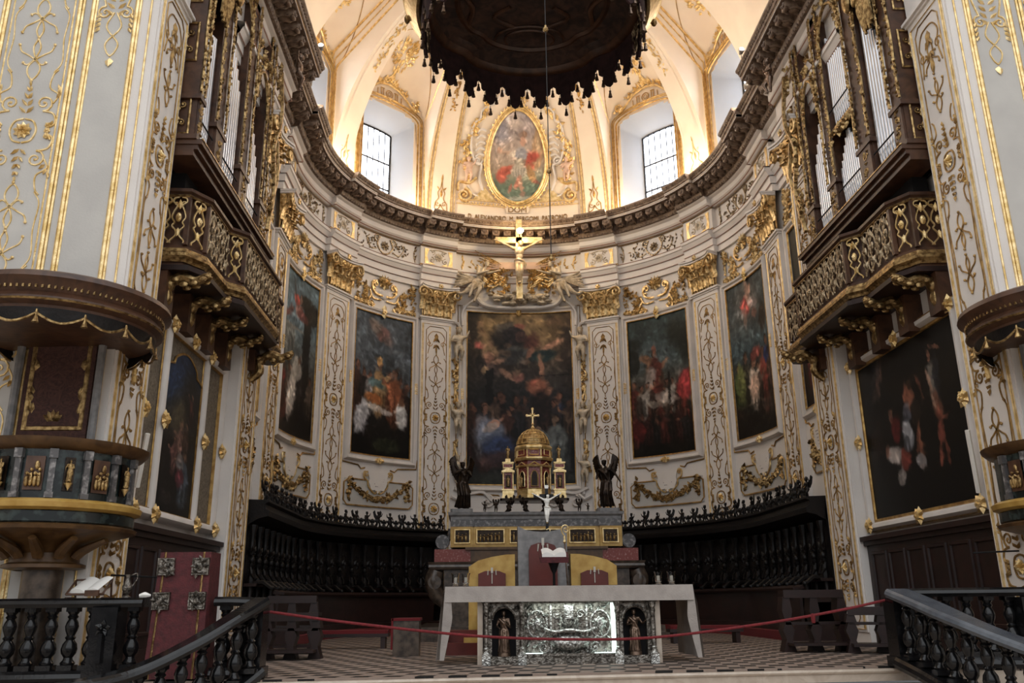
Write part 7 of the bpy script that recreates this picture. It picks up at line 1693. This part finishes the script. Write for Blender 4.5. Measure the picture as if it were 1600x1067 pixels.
mb = MB(lambda x, y, z: (x, z*1.0, .20-y*-1.0+0*y))
mb = MB()
for r_ in (.30,.42): mb.tube([(r_*1.6*math.cos(a), r_*math.sin(a)+1.15, .26) for a in [2*PI*k/40 for k in range(41)]], .025, 5)
for g in (-1,1): mb.tube(catmull([(g*.9,1.2,.24),(g*1.2,.8,.24),(g*1.1,.2,.26),(g*1.4,-.3,.24)],6), .05, 6); mb.tube(catmull([(g*.4,.2,.28),(g*.7,.5,.28),(g*.3,.8,.28)],6), .04, 6)
mb.build('soffit_tracery','walnut',t)
# scalloped lambrequin hanging from the rim
N = 24
for k in range(N):
    a0, a1 = 2*PI*k/N, 2*PI*(k+1)/N
    mb = MB()
    prof = [(0,.26),(.10,.30),(.12,.42),(.22,.46),(.28,.44),(.30,.62),(.38,.70),(.5,.74),(.62,.70),(.70,.62),(.72,.44),(.78,.46),(.88,.42),(.90,.30),(1,.26)]
    vs = []
    for u, h in prof:
        a = a0+(a1-a0)*u; q = .955*lob(a)
        for r_, z in ((q,.05),(q+.012,-h*.5),(q,-h),(q-.018,-h),(q-.012,-h*.5),(q-.018,.05)): vs.append((RX*r_*math.cos(a), RY*r_*math.sin(a), z))
    m_ = 6; mb.add(vs, [(i*m_+j,i*m_+(j+1) % m_,(i+1)*m_+(j+1) % m_,(i+1)*m_+j) for i in range(len(prof)-1) for j in range(m_)])
    p = mb.build('scalloped_valance','fringe',t,smooth=False)
    for u, h in ((.02,.28),(.25,.48),(.5,.76),(.75,.48)):
        a = a0+(a1-a0)*u; q = .95*lob(a); mb = MB(); mb.lathe([(.006,0),(.006,-.06),(.026,-.07),(.018,-.10),(.026,-.12),(.042,-.20),(.0,-.205)],7,(RX*q*math.cos(a),RY*q*math.sin(a),-h)); mb.build('tassel','goldd' if False else 'bronzel',p)
    if math.sin((a0+a1)/2) > .35: continue
    mb = MB(); am = (a0+a1)/2; q = .925*lob(am)
    f = lambda x, y, z, am=am, q=q: (RX*(q-y*-.4)*math.cos(am)-x*math.sin(am)*1.0, RY*(q-y*-.4)*math.sin(am)+x*math.cos(am), z)
    mb.m = f
    for h in (-1,1): mb.stroke([(0,-.05),(h*.12,-.10),(h*.16,-.25),(h*.05,-.38),(h*.06,-.52),(0,-.60)], .02); mb.leaf(h*.08,-.25,PI/2+h*.4,.16,.1,.05); mb.spiral(h*.14,-.12,.06,1.2,0,h,.015)
    mb.leaf(0,-.45,-PI/2,.2,.1,.05); mb.rosette(0,-.2,.09,.05,n=6); mb.build('silver_embroidery','antique',p)
for g in (-1,1):
    for k in range(5):
        mb = MB(); a = R(-10+22*k) if g > 0 else R(190-22*k); mb.ell((RX*1.10*math.cos(a),RY*1.10*math.sin(a),.36),(.08,.08,.12),8,6); mb.ell((RX*1.14*math.cos(a),RY*1.14*math.sin(a),.22),(.06,.06,.10),7,5); mb.build('gilt_rim_ornament','goldd',t)
mb = MB(); mb.tube([(0,0,.7),(0,0,6.5)], .03, 6); mb.build('suspension_rod','wire',t)
t = empty('ball_pendant', 'long thin cord strung with three brass balls, hanging in front of the dome', 'hanging ornament', (-.345,9.0,0))
mb = MB(); mb.tube([(0,0,4.50),(0,0,14)], .006, 5); mb.build('cord','wire',t)
for z, r_ in ((7.55,.035),(5.60,.030),(4.50,.026)): mb = MB(); mb.ell((0,0,z),r_,12,8); mb.lathe([(.012,z+r_),(.015,z+r_+.02),(.005,z+r_+.03)],8); mb.build('brass_ball','goldd',t)
# ------------------------------------------------------------------ lights of the room
for g in (-1,1):
    for s in (4.0,6.6,9.0,11.3): point('cornice_uplight', A(g*s, .72, 12.95), 62, (1.0,.83,.62), .12)
